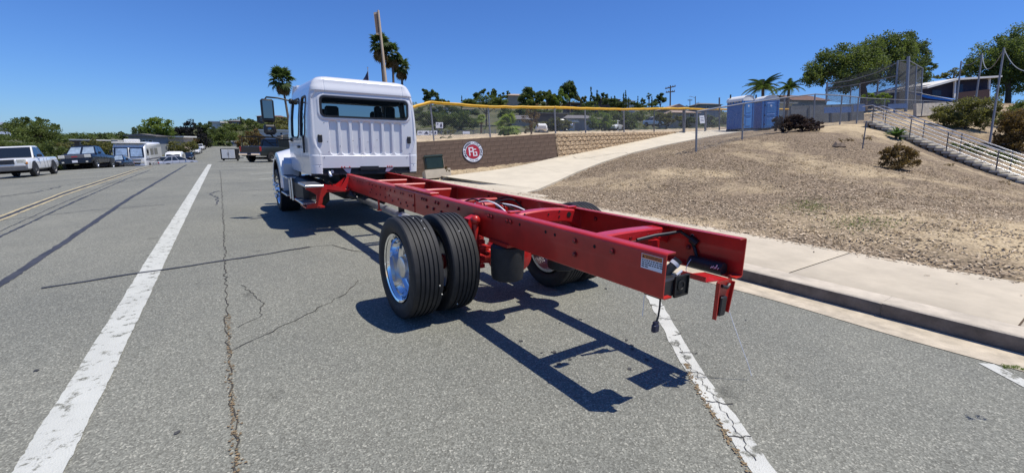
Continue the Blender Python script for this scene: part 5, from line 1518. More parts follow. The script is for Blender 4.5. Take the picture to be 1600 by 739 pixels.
terrain('left_hill', [(-260, [(262, 44), (246, 60), (234, 110), (215, 180), (214, 260)]), (0, [(262, 42), (248, 60), (232, 110), (214, 180), (213, 260)]), (120, [(258, 42), (246, 60), (228, 110), (214, 180), (213, 260)]), (200, [(252, 52), (246, 62), (226, 110), (212, 180), (212, 260)]), (262, [(250, 74), (244, 80), (228, 112), (206, 180), (206, 260)]), (300, [(243.5, 98), (238, 103), (226, 120), (202, 175), (204, 260)]), (330, [(235, 132), (229, 137), (221, 148), (200, 180), (204, 260)]), (380, [(232, 142), (227, 146), (218, 152), (188, 180), (193, 260)]), (440, [(232, 140), (228, 144), (216, 152), (188, 180), (193, 260)]), (560, [(231, 120), (227, 130), (214, 120), (192, 170), (196, 260)])], K['drygrass'])
K['mount'] = mat('haze_blue_mountain', (.19, .23, .31), .95, var=.1, vscale=.01)  # distance haze is put into this blue-grey colour
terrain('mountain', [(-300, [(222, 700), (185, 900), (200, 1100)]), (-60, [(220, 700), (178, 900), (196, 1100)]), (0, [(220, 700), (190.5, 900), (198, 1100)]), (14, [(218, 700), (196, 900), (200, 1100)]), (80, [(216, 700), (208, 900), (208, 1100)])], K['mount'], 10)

# ------------------------------------------------------------------ foliage
VR = np.random.RandomState(11)
def leaves_mesh(name, blobs, d, m, dens=1.0, leaf=2.3, asp=.6, depth=.9, droop=0.0, seed=1, shell=.45, O=Vector((0, 0, 0)), fluff=.22):
    """leaf cards through every clump of the crown; clump sizes are given in picture units at the tree's depth"""
    R = np.random.RandomState(seed); allV = []
    k = d / FPX
    for (px, py, rx, ry) in blobs:
        c = np.array(at(px, py, d + R.uniform(-.35, .35) * rx * k)) - np.array(O)
        n = int(max(40, dens * rx * ry * 7.0 / (leaf / 2.3) ** 1.5))
        # sub-clumps make the outline uneven
        ns = max(5, int(math.sqrt(rx * ry) * 1.1)); sd = R.normal(size=(ns, 3)); sd /= np.linalg.norm(sd, axis=1)[:, None]
        sc = sd * (R.uniform(.45, .95, ns)[:, None]); sr = R.uniform(.22, .42, ns)
        w_ = R.randint(0, ns, n)
        g = R.normal(size=(n, 3)); g /= np.linalg.norm(g, axis=1)[:, None]
        p = sc[w_] + g * (sr[w_] * R.uniform(shell, 1.0 + fluff, n))[:, None]
        ax = np.array([np.array(RIGHT) * rx * k, np.array(FWD) * rx * k * depth, np.array(UPV) * ry * k])
        P = c + p @ ax
        if droop: P[:, 2] -= droop * np.abs(R.normal(size=n)) * ry * k * (np.hypot(p[:, 0], p[:, 1]))
        s = leaf * k * R.uniform(.6, 1.4, n) * .5
        u = R.normal(size=(n, 3)); 
        if droop: u[:, 2] -= 1.2 * droop * 2
        u /= np.linalg.norm(u, axis=1)[:, None]
        v = R.normal(size=(n, 3)); v -= u * (u * v).sum(1)[:, None]; v /= np.linalg.norm(v, axis=1)[:, None]
        V = np.zeros((n, 4, 3))
        for q, (a, b_) in enumerate(((-1, 0), (0, -1), (1, 0), (0, 1))):
            V[:, q] = P + (a * s)[:, None] * u + (b_ * s * asp)[:, None] * v
        allV.append(V)
    return quads_mesh(name, np.concatenate(allV), m)
NT = [0]
def tree(nm, label, cat, blobs, d, base, lf, trunk=.0, dens=1.0, leaf=2.3, group=None, droop=0, bark='bark', limbs=4, cname='crown', asp=.6, fluff=.22):
    NT[0] += 1
    O = at(base[0], base[1], d); t = thing(nm, label, cat, O, 0, group)
    link(cname, leaves_mesh(cname, blobs, d, K[lf], dens, leaf, asp, .9, droop, NT[0] + 40, O=O, fluff=fluff), t)
    if trunk:
        r = random.Random(NT[0]); top = sum(((at(b[0], b[1], d) - O) * (b[2] * b[3]) for b in blobs), Vector()) / sum(b[2] * b[3] for b in blobs)
        fork = top * .55; mb = MB(); mb.tube([(0, 0, -.4), fork * .5 + Vector((r.uniform(-.1, .1), r.uniform(-.1, .1), 0)), fork, top], [trunk, trunk * .8, trunk * .6, trunk * .25], 8)
        for b_ in sorted(blobs, key=lambda q: -q[2] * q[3])[:limbs]:
            e = at(b_[0], b_[1], d) - O; mb.tube([fork * .8, fork.lerp(e, .5) + Vector((0, 0, .1 * trunk)), e], [trunk * .5, trunk * .35, trunk * .12], 6)
        mb.build('trunk', K[bark], t, 40)
    return t
# left side of the street
tree('broad_tree', 'broad dark green tree behind the white pickup at the far left', 'tree', [(28, 200, 20, 12), (48, 197, 24, 14), (72, 205, 22, 15), (55, 214, 38, 16), (92, 217, 11, 9), (37, 189, 9, 7), (12, 199, 10, 6), (66, 192, 10, 7)], 46, (55, 250), 'lf_mid', .5, 1.0, 2.4)
tree('hedge', 'dense green hedge between the white pickup and the black pickup', 'hedge', [(100, 244, 14, 16), (86, 236, 16, 13), (68, 235, 18, 12), (38, 232, 22, 10), (10, 228, 22, 12), (-15, 225, 22, 14), (112, 240, 12, 13)], 37, (95, 262), 'lf_mid', 0, 1.1, 2.6)
tree('shrub', 'low green shrub at the kerb behind the white pickup', 'shrub', [(92, 254, 12, 9), (104, 256, 10, 8), (82, 250, 10, 8)], 35, (95, 264), 'lf_mid', 0, 1.1, 2.5)
tree('shrub', 'pale flowering shrub above the hedge by the white pickup', 'shrub', [(70, 228, 16, 5), (95, 226, 12, 6), (110, 228, 10, 6)], 39, (90, 240), 'lf_olive', 0, 1.0, 2.2)
tree('shrub', 'yellow-green shrub above the black pickup', 'shrub', [(153, 227, 15, 8), (140, 226, 10, 6), (165, 230, 12, 8)], 58, (152, 245), 'lf_olive', 0, 1.0, 2.3)
tree('shrub', 'dark spreading shrub right of the yellow-green shrub', 'shrub', [(180, 226, 13, 9), (190, 234, 16, 8), (172, 238, 18, 9), (200, 232, 12, 8)], 62, (180, 250), 'lf_dark', 0, 1.0, 2.3)
tree('far_tree', 'small dark tree rising over the white flat roofs', 'tree', [(135, 216, 10, 4), (158, 214, 9, 6), (125, 217, 6, 3)], 110, (140, 228), 'lf_dark', .3)
tree('far_tree', 'low umbrella-shaped tree left of the grey house', 'tree', [(192, 212, 12, 5), (192, 209, 9, 3)], 130, (192, 224), 'lf_dark', .4)
tree('bright_tree', 'bright green leafy tree over the grey house', 'tree', [(238, 191, 12, 8), (252, 195, 17, 11), (244, 203, 22, 10), (262, 204, 11, 8), (231, 198, 9, 8), (256, 209, 14, 6)], 82, (250, 232), 'lf_light', .4, 1.0, 2.4)
tree('far_tree', 'dark round tree left behind the bright green tree', 'tree', [(216, 205, 10, 7), (224, 203, 9, 7)], 100, (218, 225), 'lf_dark', .4)
tree('plum_tree', 'large dark plum-coloured tree at the bend of the street', 'tree', [(296, 197, 11, 9), (306, 205, 16, 12), (288, 210, 14, 11), (312, 220, 20, 10), (290, 224, 14, 9), (280, 205, 8, 8)], 124, (305, 236), 'lf_plum', .5, 1.0, 2.3)
tree('round_tree', 'round dark green tree behind the plum-coloured tree', 'tree', [(322, 195, 10, 6), (318, 200, 13, 8), (328, 203, 9, 8)], 125, (322, 226), 'lf_dark', .4)
tree('bank_shrub', 'olive ivy bank along the far side of the street', 'shrub', [(255, 233, 14, 8), (272, 230, 16, 8), (290, 231, 14, 8), (248, 241, 12, 8), (300, 226, 12, 7), (270, 238, 14, 6)], 83, (262, 246), 'lf_olive', 0, 1.0, 2.3)
tree('bank_shrub', 'mixed green and red-brown shrubs above the far white cars', 'shrub', [(302, 222, 12, 7), (288, 236, 10, 6), (276, 222, 14, 8)], 110, (295, 238), 'lf_brown', 0, .6, 2.2)
tree('round_tree', 'broad green tree beside the road end left of the black pickup', 'tree', [(352, 212, 16, 13), (345, 205, 12, 8), (362, 216, 14, 12), (340, 218, 12, 10), (330, 216, 12, 12)], 140, (350, 233), 'lf_mid', .4)
tree('hill_shrub', 'dark green bushes on the hilltop left of the mirror', 'shrub', [(383, 189, 9, 6), (392, 192, 12, 6), (372, 203, 18, 7), (360, 199, 12, 5), (405, 199, 16, 6), (420, 198, 14, 6)], 165, (385, 206), 'lf_mid', 0)
tree('hill_shrub', 'olive bushes lower on the hill behind the mirror', 'shrub', [(430, 192, 14, 8), (440, 199, 14, 7), (447, 190, 10, 8), (425, 204, 16, 5)], 160, (432, 210), 'lf_olive', 0)
tree('dry_tree', 'brownish olive tree behind the black pickup', 'tree', [(398, 209, 13, 10), (388, 219, 14, 9), (408, 221, 14, 10), (376, 226, 9, 8), (395, 229, 16, 7)], 60, (396, 240), 'lf_brown', .3, 1.0, 2.3)
tree('street_bush', 'dark bushes beside the road end', 'shrub', [(340, 226, 14, 7), (355, 228, 10, 5), (325, 226, 10, 7)], 134, (340, 234), 'lf_dark', 0)

# hillside behind the ball field
S = [
 ('far_pine', 'dark two-headed pine over the left corner of the yellow-topped fence', 'tree', [(665, 146, 7, 6), (674, 150, 9, 7), (669, 156, 9, 6), (684, 157, 5, 6)], 120, (672, 176), 'lf_dark', .35),
 ('far_tree', 'small dark tree right of the two-headed pine', 'tree', [(692, 160, 6, 4), (701, 161, 5, 3)], 130, (696, 172), 'lf_dark', .2),
 ('far_tree', 'dark bushy tree on the skyline above the second fence bay', 'tree', [(748, 148, 6, 5), (754, 143, 4, 5), (744, 152, 6, 4)], 150, (750, 168), 'lf_dark', .3),
 ('far_tree', 'dark bushy tree with a notched crown on the skyline', 'tree', [(769, 146, 7, 6), (775, 151, 9, 7), (786, 151, 6, 4)], 150, (773, 170), 'lf_dark', .3),
 ('canopy_tree', 'wide flat-topped green tree on several trunks behind the fence', 'tree', [(748, 160, 20, 5), (766, 158, 18, 6), (735, 161, 10, 4), (785, 163, 12, 5)], 85, (760, 195), 'lf_mid', .3),
 ('far_tree', 'small dark tree alone on the skyline', 'tree', [(794, 146, 3, 3), (792, 152, 4, 3)], 160, (793, 164), 'lf_dark', .2),
 ('far_tree', 'broad green tree right of the tan roof', 'tree', [(826, 147, 11, 8), (838, 150, 10, 8), (820, 156, 12, 8), (832, 162, 16, 7)], 110, (828, 178), 'lf_mid', .4),
 ('far_tree', 'tall green tree in the middle of the skyline clump', 'tree', [(851, 146, 8, 7), (862, 149, 8, 7), (853, 156, 12, 9)], 112, (855, 178), 'lf_mid', .4),
 ('far_tree', 'lighter green tree at the right of the skyline clump', 'tree', [(873, 150, 8, 8), (870, 158, 10, 9), (883, 154, 7, 8)], 112, (873, 178), 'lf_light', .4),
 ('round_pine', 'big round dark pine standing highest on the skyline', 'tree', [(888, 135, 11, 8), (896, 140, 8, 10), (885, 142, 10, 8), (893, 148, 8, 5)], 115, (890, 175), 'lf_dark', .45),
 ('far_tree', 'small tree right of the big round pine', 'tree', [(907, 154, 7, 6), (912, 157, 5, 5)], 120, (908, 170), 'lf_olive', .25),
 ('far_tree', 'dark tree among the cypress spires', 'tree', [(938, 152, 7, 5), (930, 156, 6, 5), (946, 152, 5, 4)], 130, (938, 170), 'lf_dark', .3),
 ('far_tree', 'bushy dark tree left of the utility pole', 'tree', [(1031, 152, 6, 6), (1036, 156, 6, 6), (1026, 158, 5, 5)], 120, (1032, 176), 'lf_dark', .3),
 ('far_tree', 'small dark palm-like tree in the gap on the skyline', 'tree', [(1005, 157, 3, 4), (1005, 161, 3, 3)], 130, (1005, 172), 'lf_dark', .2),
 ('hill_shrub', 'row of dark shrubs along the skyline houses', 'shrub', [(955, 160, 12, 5), (975, 163, 14, 5), (995, 166, 14, 4), (1015, 167, 14, 4), (920, 166, 14, 5)], 120, (970, 174), 'lf_dark', 0),
 ('field_hedge', 'long dark hedge behind the left bays of the field fence', 'hedge', [(662, 186, 16, 8), (690, 184, 22, 9), (720, 186, 22, 9), (705, 193, 22, 7), (735, 193, 16, 7), (680, 194, 18, 6)], 75, (700, 204), 'lf_mid', 0),
 ('field_tree', 'bushy dark green tree behind the middle of the field fence', 'tree', [(962, 186, 13, 10), (950, 190, 10, 9), (975, 182, 12, 9), (990, 188, 14, 12), (1000, 182, 8, 8), (980, 195, 14, 8)], 60, (982, 206), 'lf_mid', .25),
 ('field_tree', 'rounded light green tree beside the white roofs', 'tree', [(941, 188, 15, 9), (925, 192, 9, 8), (950, 194, 12, 8), (932, 197, 12, 7)], 56, (940, 207), 'lf_light', .2),
 ('field_tree', 'pair of olive trees right of the dark green tree', 'tree', [(1035, 184, 10, 9), (1048, 186, 8, 8), (1060, 184, 7, 6)], 62, (1040, 203), 'lf_olive', .2),
 ('field_hedge', 'grey-green thicket behind the fence right of the young fan palm', 'shrub', [(862, 192, 14, 8), (850, 198, 14, 7), (880, 196, 12, 7), (868, 200, 14, 6)], 58, (862, 207), 'lf_olive', 0),
 ('hill_shrub', 'dark bushes on the slope behind the left fence corner', 'shrub', [(655, 176, 10, 6), (685, 174, 14, 5), (715, 176, 14, 6), (740, 177, 12, 5), (700, 170, 12, 4)], 110, (700, 184), 'lf_dark', 0),
 ('hill_shrub', 'green bushes on the slope behind the middle fence bays', 'shrub', [(790, 178, 14, 7), (815, 176, 14, 7), (838, 178, 14, 7), (870, 178, 14, 5), (905, 176, 14, 5), (930, 176, 14, 5), (955, 175, 14, 5)], 100, (850, 186), 'lf_mid', 0),
 ('hill_shrub', 'low dark hedge in front of the tan-roofed houses', 'hedge', [(1075, 188, 12, 5), (1100, 188, 14, 6), (1130, 188, 14, 6), (1075, 195, 12, 5), (1105, 196, 14, 5)], 70, (1095, 202), 'lf_dark', 0),
]
for s in S: tree(*s[:3], [(b[0], b[1], b[2] * 1.12, b[3] * 1.12) for b in s[3]], *s[4:7], trunk=s[7] * .6, dens=2.0)
rcy = random.Random(2)
for i, (px, y0, y1, hw_) in enumerate(((923.5, 136, 168, 2.2), (933, 142, 168, 2.0), (974.5, 145, 172, 1.5), (977.5, 142, 172, 1.6), (955, 151, 168, 1.0), (961, 152, 168, .9), (996.5, 150, 170, .8), (1018.5, 151, 172, 1.0), (721.5, 150, 172, 1.0), (960, 150, 166, .8), (982, 153, 170, .7))):
    d = 118 + rcy.uniform(-6, 6); n_ = 7; O = at(px, y1, d)
    labs = ('tallest slim cypress right of the big round pine', 'slim cypress second right of the big round pine', 'left one of the close pair of thin cypresses', 'right one of the close pair of thin cypresses', 'short thin cypress before the close pair', 'short thin cypress just left of the close pair', 'thin lone cypress spire in the skyline gap', 'thin spire beside the small skyline palm', 'lone cypress spire above the left fence bays', 'tiny cypress behind the skyline shrubs', 'tiny cypress right of the close pair')
    tree('cypress_tree', labs[i], 'tree', [(px, y0 + (y1 - y0) * (k + .5) / n_, hw_ * (.35 + .65 * min(1, (k + 1) / 3)), (y1 - y0) / n_ * .8) for k in range(n_)], d, (px, y1), 'lf_dark', .1, 2.4, 1.5, 'slim cypresses on the skyline', limbs=0)

# scrub covering the hillsides (nobody could count it)
def scrub(nm, label, spec, lf, n, seed, leaf=2.4):
    R = np.random.RandomState(seed); Vs = []
    for (x0, x1, ya, yb, da, db, cnt) in spec:
        for i in range(cnt):
            t = R.rand(); px = R.uniform(x0, x1); d = da + (db - da) * t; py = ya + (yb - ya) * t; k = d / FPX
            rx = R.uniform(3, 9); ry = rx * R.uniform(.4, .7); c = np.array(at(px, py, d)); m_ = int(rx * ry * 4)
            g = R.normal(size=(m_, 3)); g /= np.linalg.norm(g, axis=1)[:, None]; g *= R.uniform(.5, 1.1, m_)[:, None]
            P = c + g @ np.array([np.array(RIGHT) * rx * k, np.array(FWD) * rx * k, np.array(UPV) * ry * k])
            u = R.normal(size=(m_, 3)); u /= np.linalg.norm(u, axis=1)[:, None]; v = R.normal(size=(m_, 3)); v -= u * (u * v).sum(1)[:, None]; v /= np.linalg.norm(v, axis=1)[:, None]
            s = (leaf * k * R.uniform(.6, 1.3, m_) * .5)[:, None]; V = np.zeros((m_, 4, 3))
            for q, (a, b_) in enumerate(((-1, 0), (0, -.6), (1, 0), (0, .6))): V[:, q] = P + a * s * u + b_ * s * v
            Vs.append(V)
    o = link(nm, quads_mesh(nm, np.concatenate(Vs), K[lf])); return tag(o, label, None, kind='stuff')
scrub('hill_scrub', 'dark scrub covering the hillside behind the ball field', [(600, 800, 205, 165, 75, 205, 240), (780, 960, 200, 161, 80, 190, 220), (940, 1130, 198, 170, 80, 185, 180), (1100, 1300, 196, 176, 80, 185, 120)], 'lf_mid', 0, 3)
scrub('hill_scrub', 'olive scrub scattered over the hillside behind the ball field', [(600, 800, 206, 166, 72, 200, 60), (780, 960, 203, 162, 75, 190, 50), (940, 1130, 199, 172, 78, 185, 50)], 'lf_olive', 0, 4)
scrub('hill_scrub', 'dark green scrub on the hill left of the white cab', [(-60, 120, 240, 216, 80, 170, 50), (120, 270, 236, 212, 75, 170, 80), (-40, 260, 219, 211, 150, 178, 170), (260, 350, 226, 202, 122, 178, 80), (340, 470, 224, 190, 148, 178, 130)], 'lf_mid', 0, 5)

# big trees on the right
tree('pepper_tree', 'huge spreading green tree behind the batting cage', 'tree', [(1275, 110, 22, 20), (1300, 96, 26, 20), (1330, 88, 30, 22), (1362, 78, 30, 24), (1392, 72, 28, 22), (1345, 110, 36, 24), (1385, 104, 30, 26), (1300, 120, 26, 16), (1410, 85, 22, 24), (1268, 122, 14, 12), (1320, 128, 24, 14)], 52, (1350, 168), 'lf_pine', .45, 1.15, 2.6, droop=.12, limbs=8)
tree('dark_conifer', 'dark conifer leaning out to the right of the huge green tree', 'tree', [(1413, 62, 20, 13), (1425, 78, 22, 18), (1432, 98, 22, 20), (1450, 106, 11, 7), (1440, 120, 14, 12), (1420, 112, 20, 20)], 56, (1420, 168), 'lf_dark', .6, 1.1, 2.6)
tree('eucalyptus_tree', 'tall pale green eucalyptus at the right edge', 'tree', [(1565, 72, 26, 18), (1590, 58, 26, 20), (1540, 92, 26, 22), (1575, 100, 30, 26), (1610, 90, 30, 34), (1520, 104, 14, 14), (1585, 128, 30, 20), (1548, 124, 22, 16)], 55, (1575, 172), 'lf_pine', .35, 1.1, 2.7, droop=.2, limbs=6)
tree('far_tree', 'pale distant tree between the clubhouse and the conifer', 'tree', [(1478, 118, 10, 5), (1492, 113, 12, 6), (1465, 122, 8, 4), (1510, 110, 12, 8)], 90, (1485, 135), 'lf_olive', .3)
tree('slope_bush', 'large grey-green bush beside the upper handrail', 'bush', [(1478, 180, 24, 14), (1505, 172, 28, 17), (1530, 165, 24, 16), (1515, 186, 26, 14), (1490, 192, 18, 10), (1548, 172, 14, 14), (1537, 186, 16, 14)], 30, (1505, 204), 'lf_olive', .08, 1.1, 2.6, limbs=3)
tree('slope_bush', 'brownish bush at the right edge above the handrail', 'bush', [(1588, 205, 26, 18), (1575, 222, 20, 14), (1600, 190, 24, 18), (1612, 222, 26, 18), (1582, 185, 18, 12), (1566, 208, 12, 14)], 27, (1590, 238), 'lf_brown', .08, 1.1, 2.7, limbs=3)
tree('slope_bush', 'green bush behind the brownish bush at the right edge', 'bush', [(1590, 178, 20, 14), (1605, 168, 20, 12), (1560, 186, 12, 8)], 32, (1590, 205), 'lf_mid', .06, 1.0, 2.5, limbs=2)
tree('slope_bush', 'low shaded bushes seen through the lower handrail', 'bush', [(1525, 238, 22, 10), (1555, 248, 26, 12), (1590, 258, 26, 12), (1500, 226, 16, 8)], 25, (1550, 262), 'lf_dark', 0, .7, 2.5)
tree('yellow_shrub', 'yellow-green shrub growing at the foot of the cage net', 'shrub', [(1372, 148, 9, 6), (1385, 153, 9, 6), (1362, 152, 8, 5), (1378, 157, 12, 5), (1352, 150, 6, 4)], 37, (1375, 164), 'lf_light', .05, .9, 2.3)
tree('purple_shrub', 'sprawling purple-black shrub right of the blue toilets', 'shrub', [(1220, 190, 12, 9), (1235, 186, 14, 9), (1250, 191, 14, 10), (1268, 194, 14, 8), (1280, 196, 8, 6), (1228, 198, 16, 8), (1258, 200, 20, 7), (1242, 194, 18, 9), (1215, 199, 8, 6)], onhill(1245, 206), (1245, 206), 'lf_purple', 0, 1.6, 3.4, asp=.4)
tree('brown_shrub', 'round reddish-brown shrub alone on the bare slope', 'shrub', [(1390, 240, 14, 10), (1404, 234, 15, 9), (1418, 240, 14, 11), (1404, 250, 24, 13), (1382, 238, 8, 6), (1428, 251, 10, 9), (1382, 252, 10, 9), (1404, 259, 20, 7)], onhill(1405, 266), (1405, 266), 'lf_brown', .04, 1.0, 2.9, limbs=7, asp=.45)
tree('scrub_tree', 'scrawny dry shrub tangled in the yellow-topped fence', 'shrub', [(828, 172, 7, 8), (836, 180, 8, 9), (824, 186, 9, 9), (834, 196, 9, 9), (826, 203, 8, 7), (838, 168, 6, 5)], 21.6, (830, 211), 'lf_brown', .05, .42, 2.2, limbs=6)
tree('sapling', 'thin sapling on the field behind the second fence bay', 'shrub', [(704, 204, 7, 5), (697, 207, 5, 4), (711, 207, 5, 4)], 30, (704, 217), 'lf_olive', .03, .5, 2)
tree('mat_shrub', 'low dark shrub lying on the dirt behind the wall', 'shrub', [(700, 216, 9, 2.5), (692, 215, 5, 2)], 23, (700, 218), 'lf_dark', 0, 1.0, 2)
tree('weed_tuft', 'small dry weeds at the edge of the apron', 'weed', [(697, 263, 3, 3), (700, 266, 3, 2)], 16.8, (698, 268), 'lf_brown', 0, 1.2, 2)
tree('grass_tuft', 'green grass tuft growing from the gutter at the right edge', 'grass', [(1580, 573, 11, 3.5), (1592, 575, 9, 3), (1572, 572, 5, 2)], 2.62, (1582, 577), 'lf_light', 0, 1.3, 5, asp=.14)
for i, (px, py, d, lab) in enumerate(((1322, 222, 18.2, 'tiny dry weed above the brown rock'), (1355, 219, 19.6, 'tiny dry weed beside the leaning post'), (1480, 262, 17.6, 'dry weeds along the foot of the stairs'), (1568, 290, 16, 'dry weed clump at the lower right stair foot'))):
    tree('dry_weed', lab, 'weed', [(px + k, py - 3, 5, 4) for k in (-7, 0, 6)], d, (px, py), 'lf_brown', 0, .5, 2.4, asp=.3)
# green weeds showing in the wood chips
gv = []
for i in range(1500):
    r = VR
    a = r.rand()
    if r.rand() < .45: px, py, d0 = r.normal(1350, 34), r.normal(349, 7), None
    else: px, py, d0 = r.normal(1262, 18), r.normal(323, 7), None
    gv.append((px, py))
V = []
for px, py in gv:
    dv = RIGHT * ((px - 800) / FPX) - UPV * ((py - 369.5) / FPX) + FWD
    d = 8.0
    for _ in range(7):
        p = CAM + dv * d; e = p.z - hz(p.x, p.y); d += e / .16 * .5; d = max(3, min(20, d))
    p = CAM + dv * d; p.z = hz(p.x, p.y) + .012
    th = VR.uniform(0, 2 * PI); s = VR.uniform(.012, .035); u = Vector((math.cos(th), math.sin(th), VR.uniform(.1, .9))) * s; v = Vector((-math.sin(th), math.cos(th), VR.uniform(-.2, .2))) * s * .35
    V.append([p, p + u * .5 + v, p + u, p + u * .5 - v])
K['weed'] = leafmat('small_weed_green', (.10, .13, .04))
tag(link('ground_weeds', quads_mesh('ground_weeds', np.array([[tuple(q) for q in w4] for w4 in V]), K['weed'])), 'sparse green weeds creeping through the wood chips', None, kind='stuff')
# agave
ag = thing('agave_plant', 'spiky green agave rosette above the brown shrub', 'plant', at(1400, 217, onhill(1400, 218)))
b = MB(); rws = []
for i in range(6):
    t = i / 5; w_ = .06 * math.sin(PI * (.15 + .85 * t)) * 1.1 + .004; rws.append([(-w_, .50 * t, .10 * math.sin(t * 2.2)), (0, .50 * t, .10 * math.sin(t * 2.2) - .02), (w_, .50 * t, .10 * math.sin(t * 2.2))])
b.grid(rws); agm = b.mesh('leaf', K['lf_agave'], 60)
ra = random.Random(8)
for k in range(46):
    el = ra.uniform(.05, 1.35); o = link('leaf', agm, ag, (0, 0, .10)); o.rotation_euler = (el, 0, k * 2.4); s_ = ra.uniform(.85, 1.2); o.scale = (1.25, s_ * 1.05, 1)
for k in range(12):
    o = link('leaf', agm, ag, (.28, -.1, -.12)); o.rotation_euler = (ra.uniform(.2, 1.2), 0, k * 2.4); o.scale = (.6, .55, .6)
MB().tube([(0, 0, -.3), (0, 0, .2)], .07, 8).build('stem', K['bark'], ag)

# ------------------------------------------------------------------ palms
def fan_frond(L, seed, m='lf_palm', nseg=15):
    """fan leaf: stalk, then narrow leaflets spread like a hand"""
    b = MB(); r = random.Random(seed)
    b.tube([(0, 0, 0), (0, L * .3, .06 * L), (0, L * .5, .05 * L)], [.018 * L, .014 * L, .01 * L], 5)
    c = Vector((0, L * .46, .055 * L))
    for k in range(nseg):
        a = (k / (nseg - 1) - .5) * 3.9; ln = L * .52 * (1 - .25 * abs(a) / 2) * r.uniform(.9, 1.05)
        d_ = Vector((math.sin(a), math.cos(a), 0)); n_ = Vector((d_.y, -d_.x, 0)) * .062 * L
        tip = c + d_ * ln + Vector((0, 0, -.22 * ln - r.uniform(0, .12) * L)); mid = c + d_ * ln * .55 + Vector((0, 0, .01 * L))
        b.add([c, mid + n_, tip, mid - n_], [(0, 1, 2, 3)])
    return b.mesh('frond', K[m])
fan_meshes = [fan_frond(1.0, i) for i in range(3)]; dry_meshes = [fan_frond(1.0, i + 9, 'lf_palmdry') for i in range(2)]
young_meshes = [fan_frond(1.0, i + 20, 'lf_fanpalm') for i in range(2)]
def fan_palm(label, crown, base, d, rad, seed, dry=14, green=26, group=None, meshes=None, tr=.16, nm='fan_palm'):
    r = random.Random(seed); O = at(base[0], base[1], d); t = thing(nm, label, 'palm', O, 0, group)
    top = at(crown[0], crown[1], d) - O; L = rad * d / FPX
    b = MB(); n = 14
    b.tube([top * (i / n) + Vector((0, 0, -.3 * (i == 0))) for i in range(n + 1)], [tr * (1.15 - .4 * i / n) * (1 + .06 * (i % 2)) for i in range(n + 1)], 10); b.build('trunk', K['palm_bark'], t, 50)
    ms = meshes or fan_meshes
    for k in range(green):
        o = link('frond', r.choice(ms), t, top); el = r.uniform(-.75, 1.35); o.rotation_mode = 'XYZ'
        o.rotation_euler = (el, r.uniform(-.3, .3), k * 2.39996 + r.uniform(-.3, .3)); s = L * r.uniform(.85, 1.1); o.scale = (s, s, s)
    for k in range(dry):
        o = link('dry_frond', r.choice(dry_meshes), t, top - top.normalized() * r.uniform(0, .35) * L)
        o.rotation_euler = (r.uniform(-1.45, -.95), r.uniform(-.4, .4), k * 2.39996); s = L * r.uniform(.7, 1.0); o.scale = (s, s, s)
    return t
fan_palm('lone tall fan palm left of the white cab', (440.5, 126), (455, 212), 62, 24, 1)
gP = None
fan_palm('tallest fan palm beside the banner pole', (594, 72), (604, 178), 56, 23, 2, dry=22)
fan_palm('middle fan palm of the three over the cab roof', (613, 86), (617, 180), 58, 21, 3, dry=18)
fan_palm('lowest fan palm of the three over the cab roof', (627, 105), (631, 182), 60, 18, 4, dry=16)
fan_palm('young bright green fan palm behind the brown wall', (793, 199), (793, 214), 24.5, 25, 5, dry=4, green=24, meshes=young_meshes, tr=.12)
fan_palm('small yellow-green palm behind the second fence bay', (752, 187), (752, 203), 40, 10, 6, dry=2, green=14, meshes=young_meshes, tr=.08)
fan_palm('small dark fan palm on the skyline left of the bushy tree', (1014, 150), (1014.5, 174), 125, 5.5, 7, dry=5, green=14)
def pinnate(L, seed):
    b = MB(); r = random.Random(seed); P = [Vector((0, L * t * (1 - .12 * t), L * (.46 * t - 1.0 * t * t))) for t in [i / 14 for i in range(15)]]
    b.tube(P, [.014 * L * (1 - .8 * i / 14) for i in range(15)], 5)
    for i in range(2, 15):
        for k in (0, .5):
            p = P[i - 1].lerp(P[i], k)
            for s in (-1, 1):
                l = L * .30 * math.sin(PI * (.12 + .84 * i / 15)) * r.uniform(.85, 1.1); e = p + Vector((s * l * .75, l * .35, -l * .55)); w_ = Vector((0, .017 * L, .006 * L)); b.add([p - w_, p + w_, e], [(0, 1, 2)])
    return b.mesh('frond', K['lf_palm'])
pin = [pinnate(1.0, i) for i in range(3)]
def queen_palm(label, crown, base, d, rad, seed, wind=0.0, green=18):
    r = random.Random(seed); O = at(base[0], base[1], d); t = thing('feather_palm', label, 'palm', O); top = at(crown[0], crown[1], d) - O; L = rad * d / FPX
    MB().tube([(0, 0, -.3), top * .5, top], [.2, .17, .13], 10).build('trunk', K['palm_bark'], t, 50)
    for k in range(green):
        o = link('frond', r.choice(pin), t, top); yaw = k * 2.39996 + r.uniform(-.3, .3)
        o.rotation_euler = (r.uniform(-.25, 1.25), r.uniform(-.25, .25), yaw); s = L * r.uniform(.8, 1.15); o.scale = (s, s, s)
queen_palm('feather palm rising behind the blue toilets', (1192, 139), (1192, 190), 46, 28, 1, green=34)
queen_palm('windswept feather palm right of the blue toilets', (1233, 140), (1228, 185), 50, 24, 2, green=22)

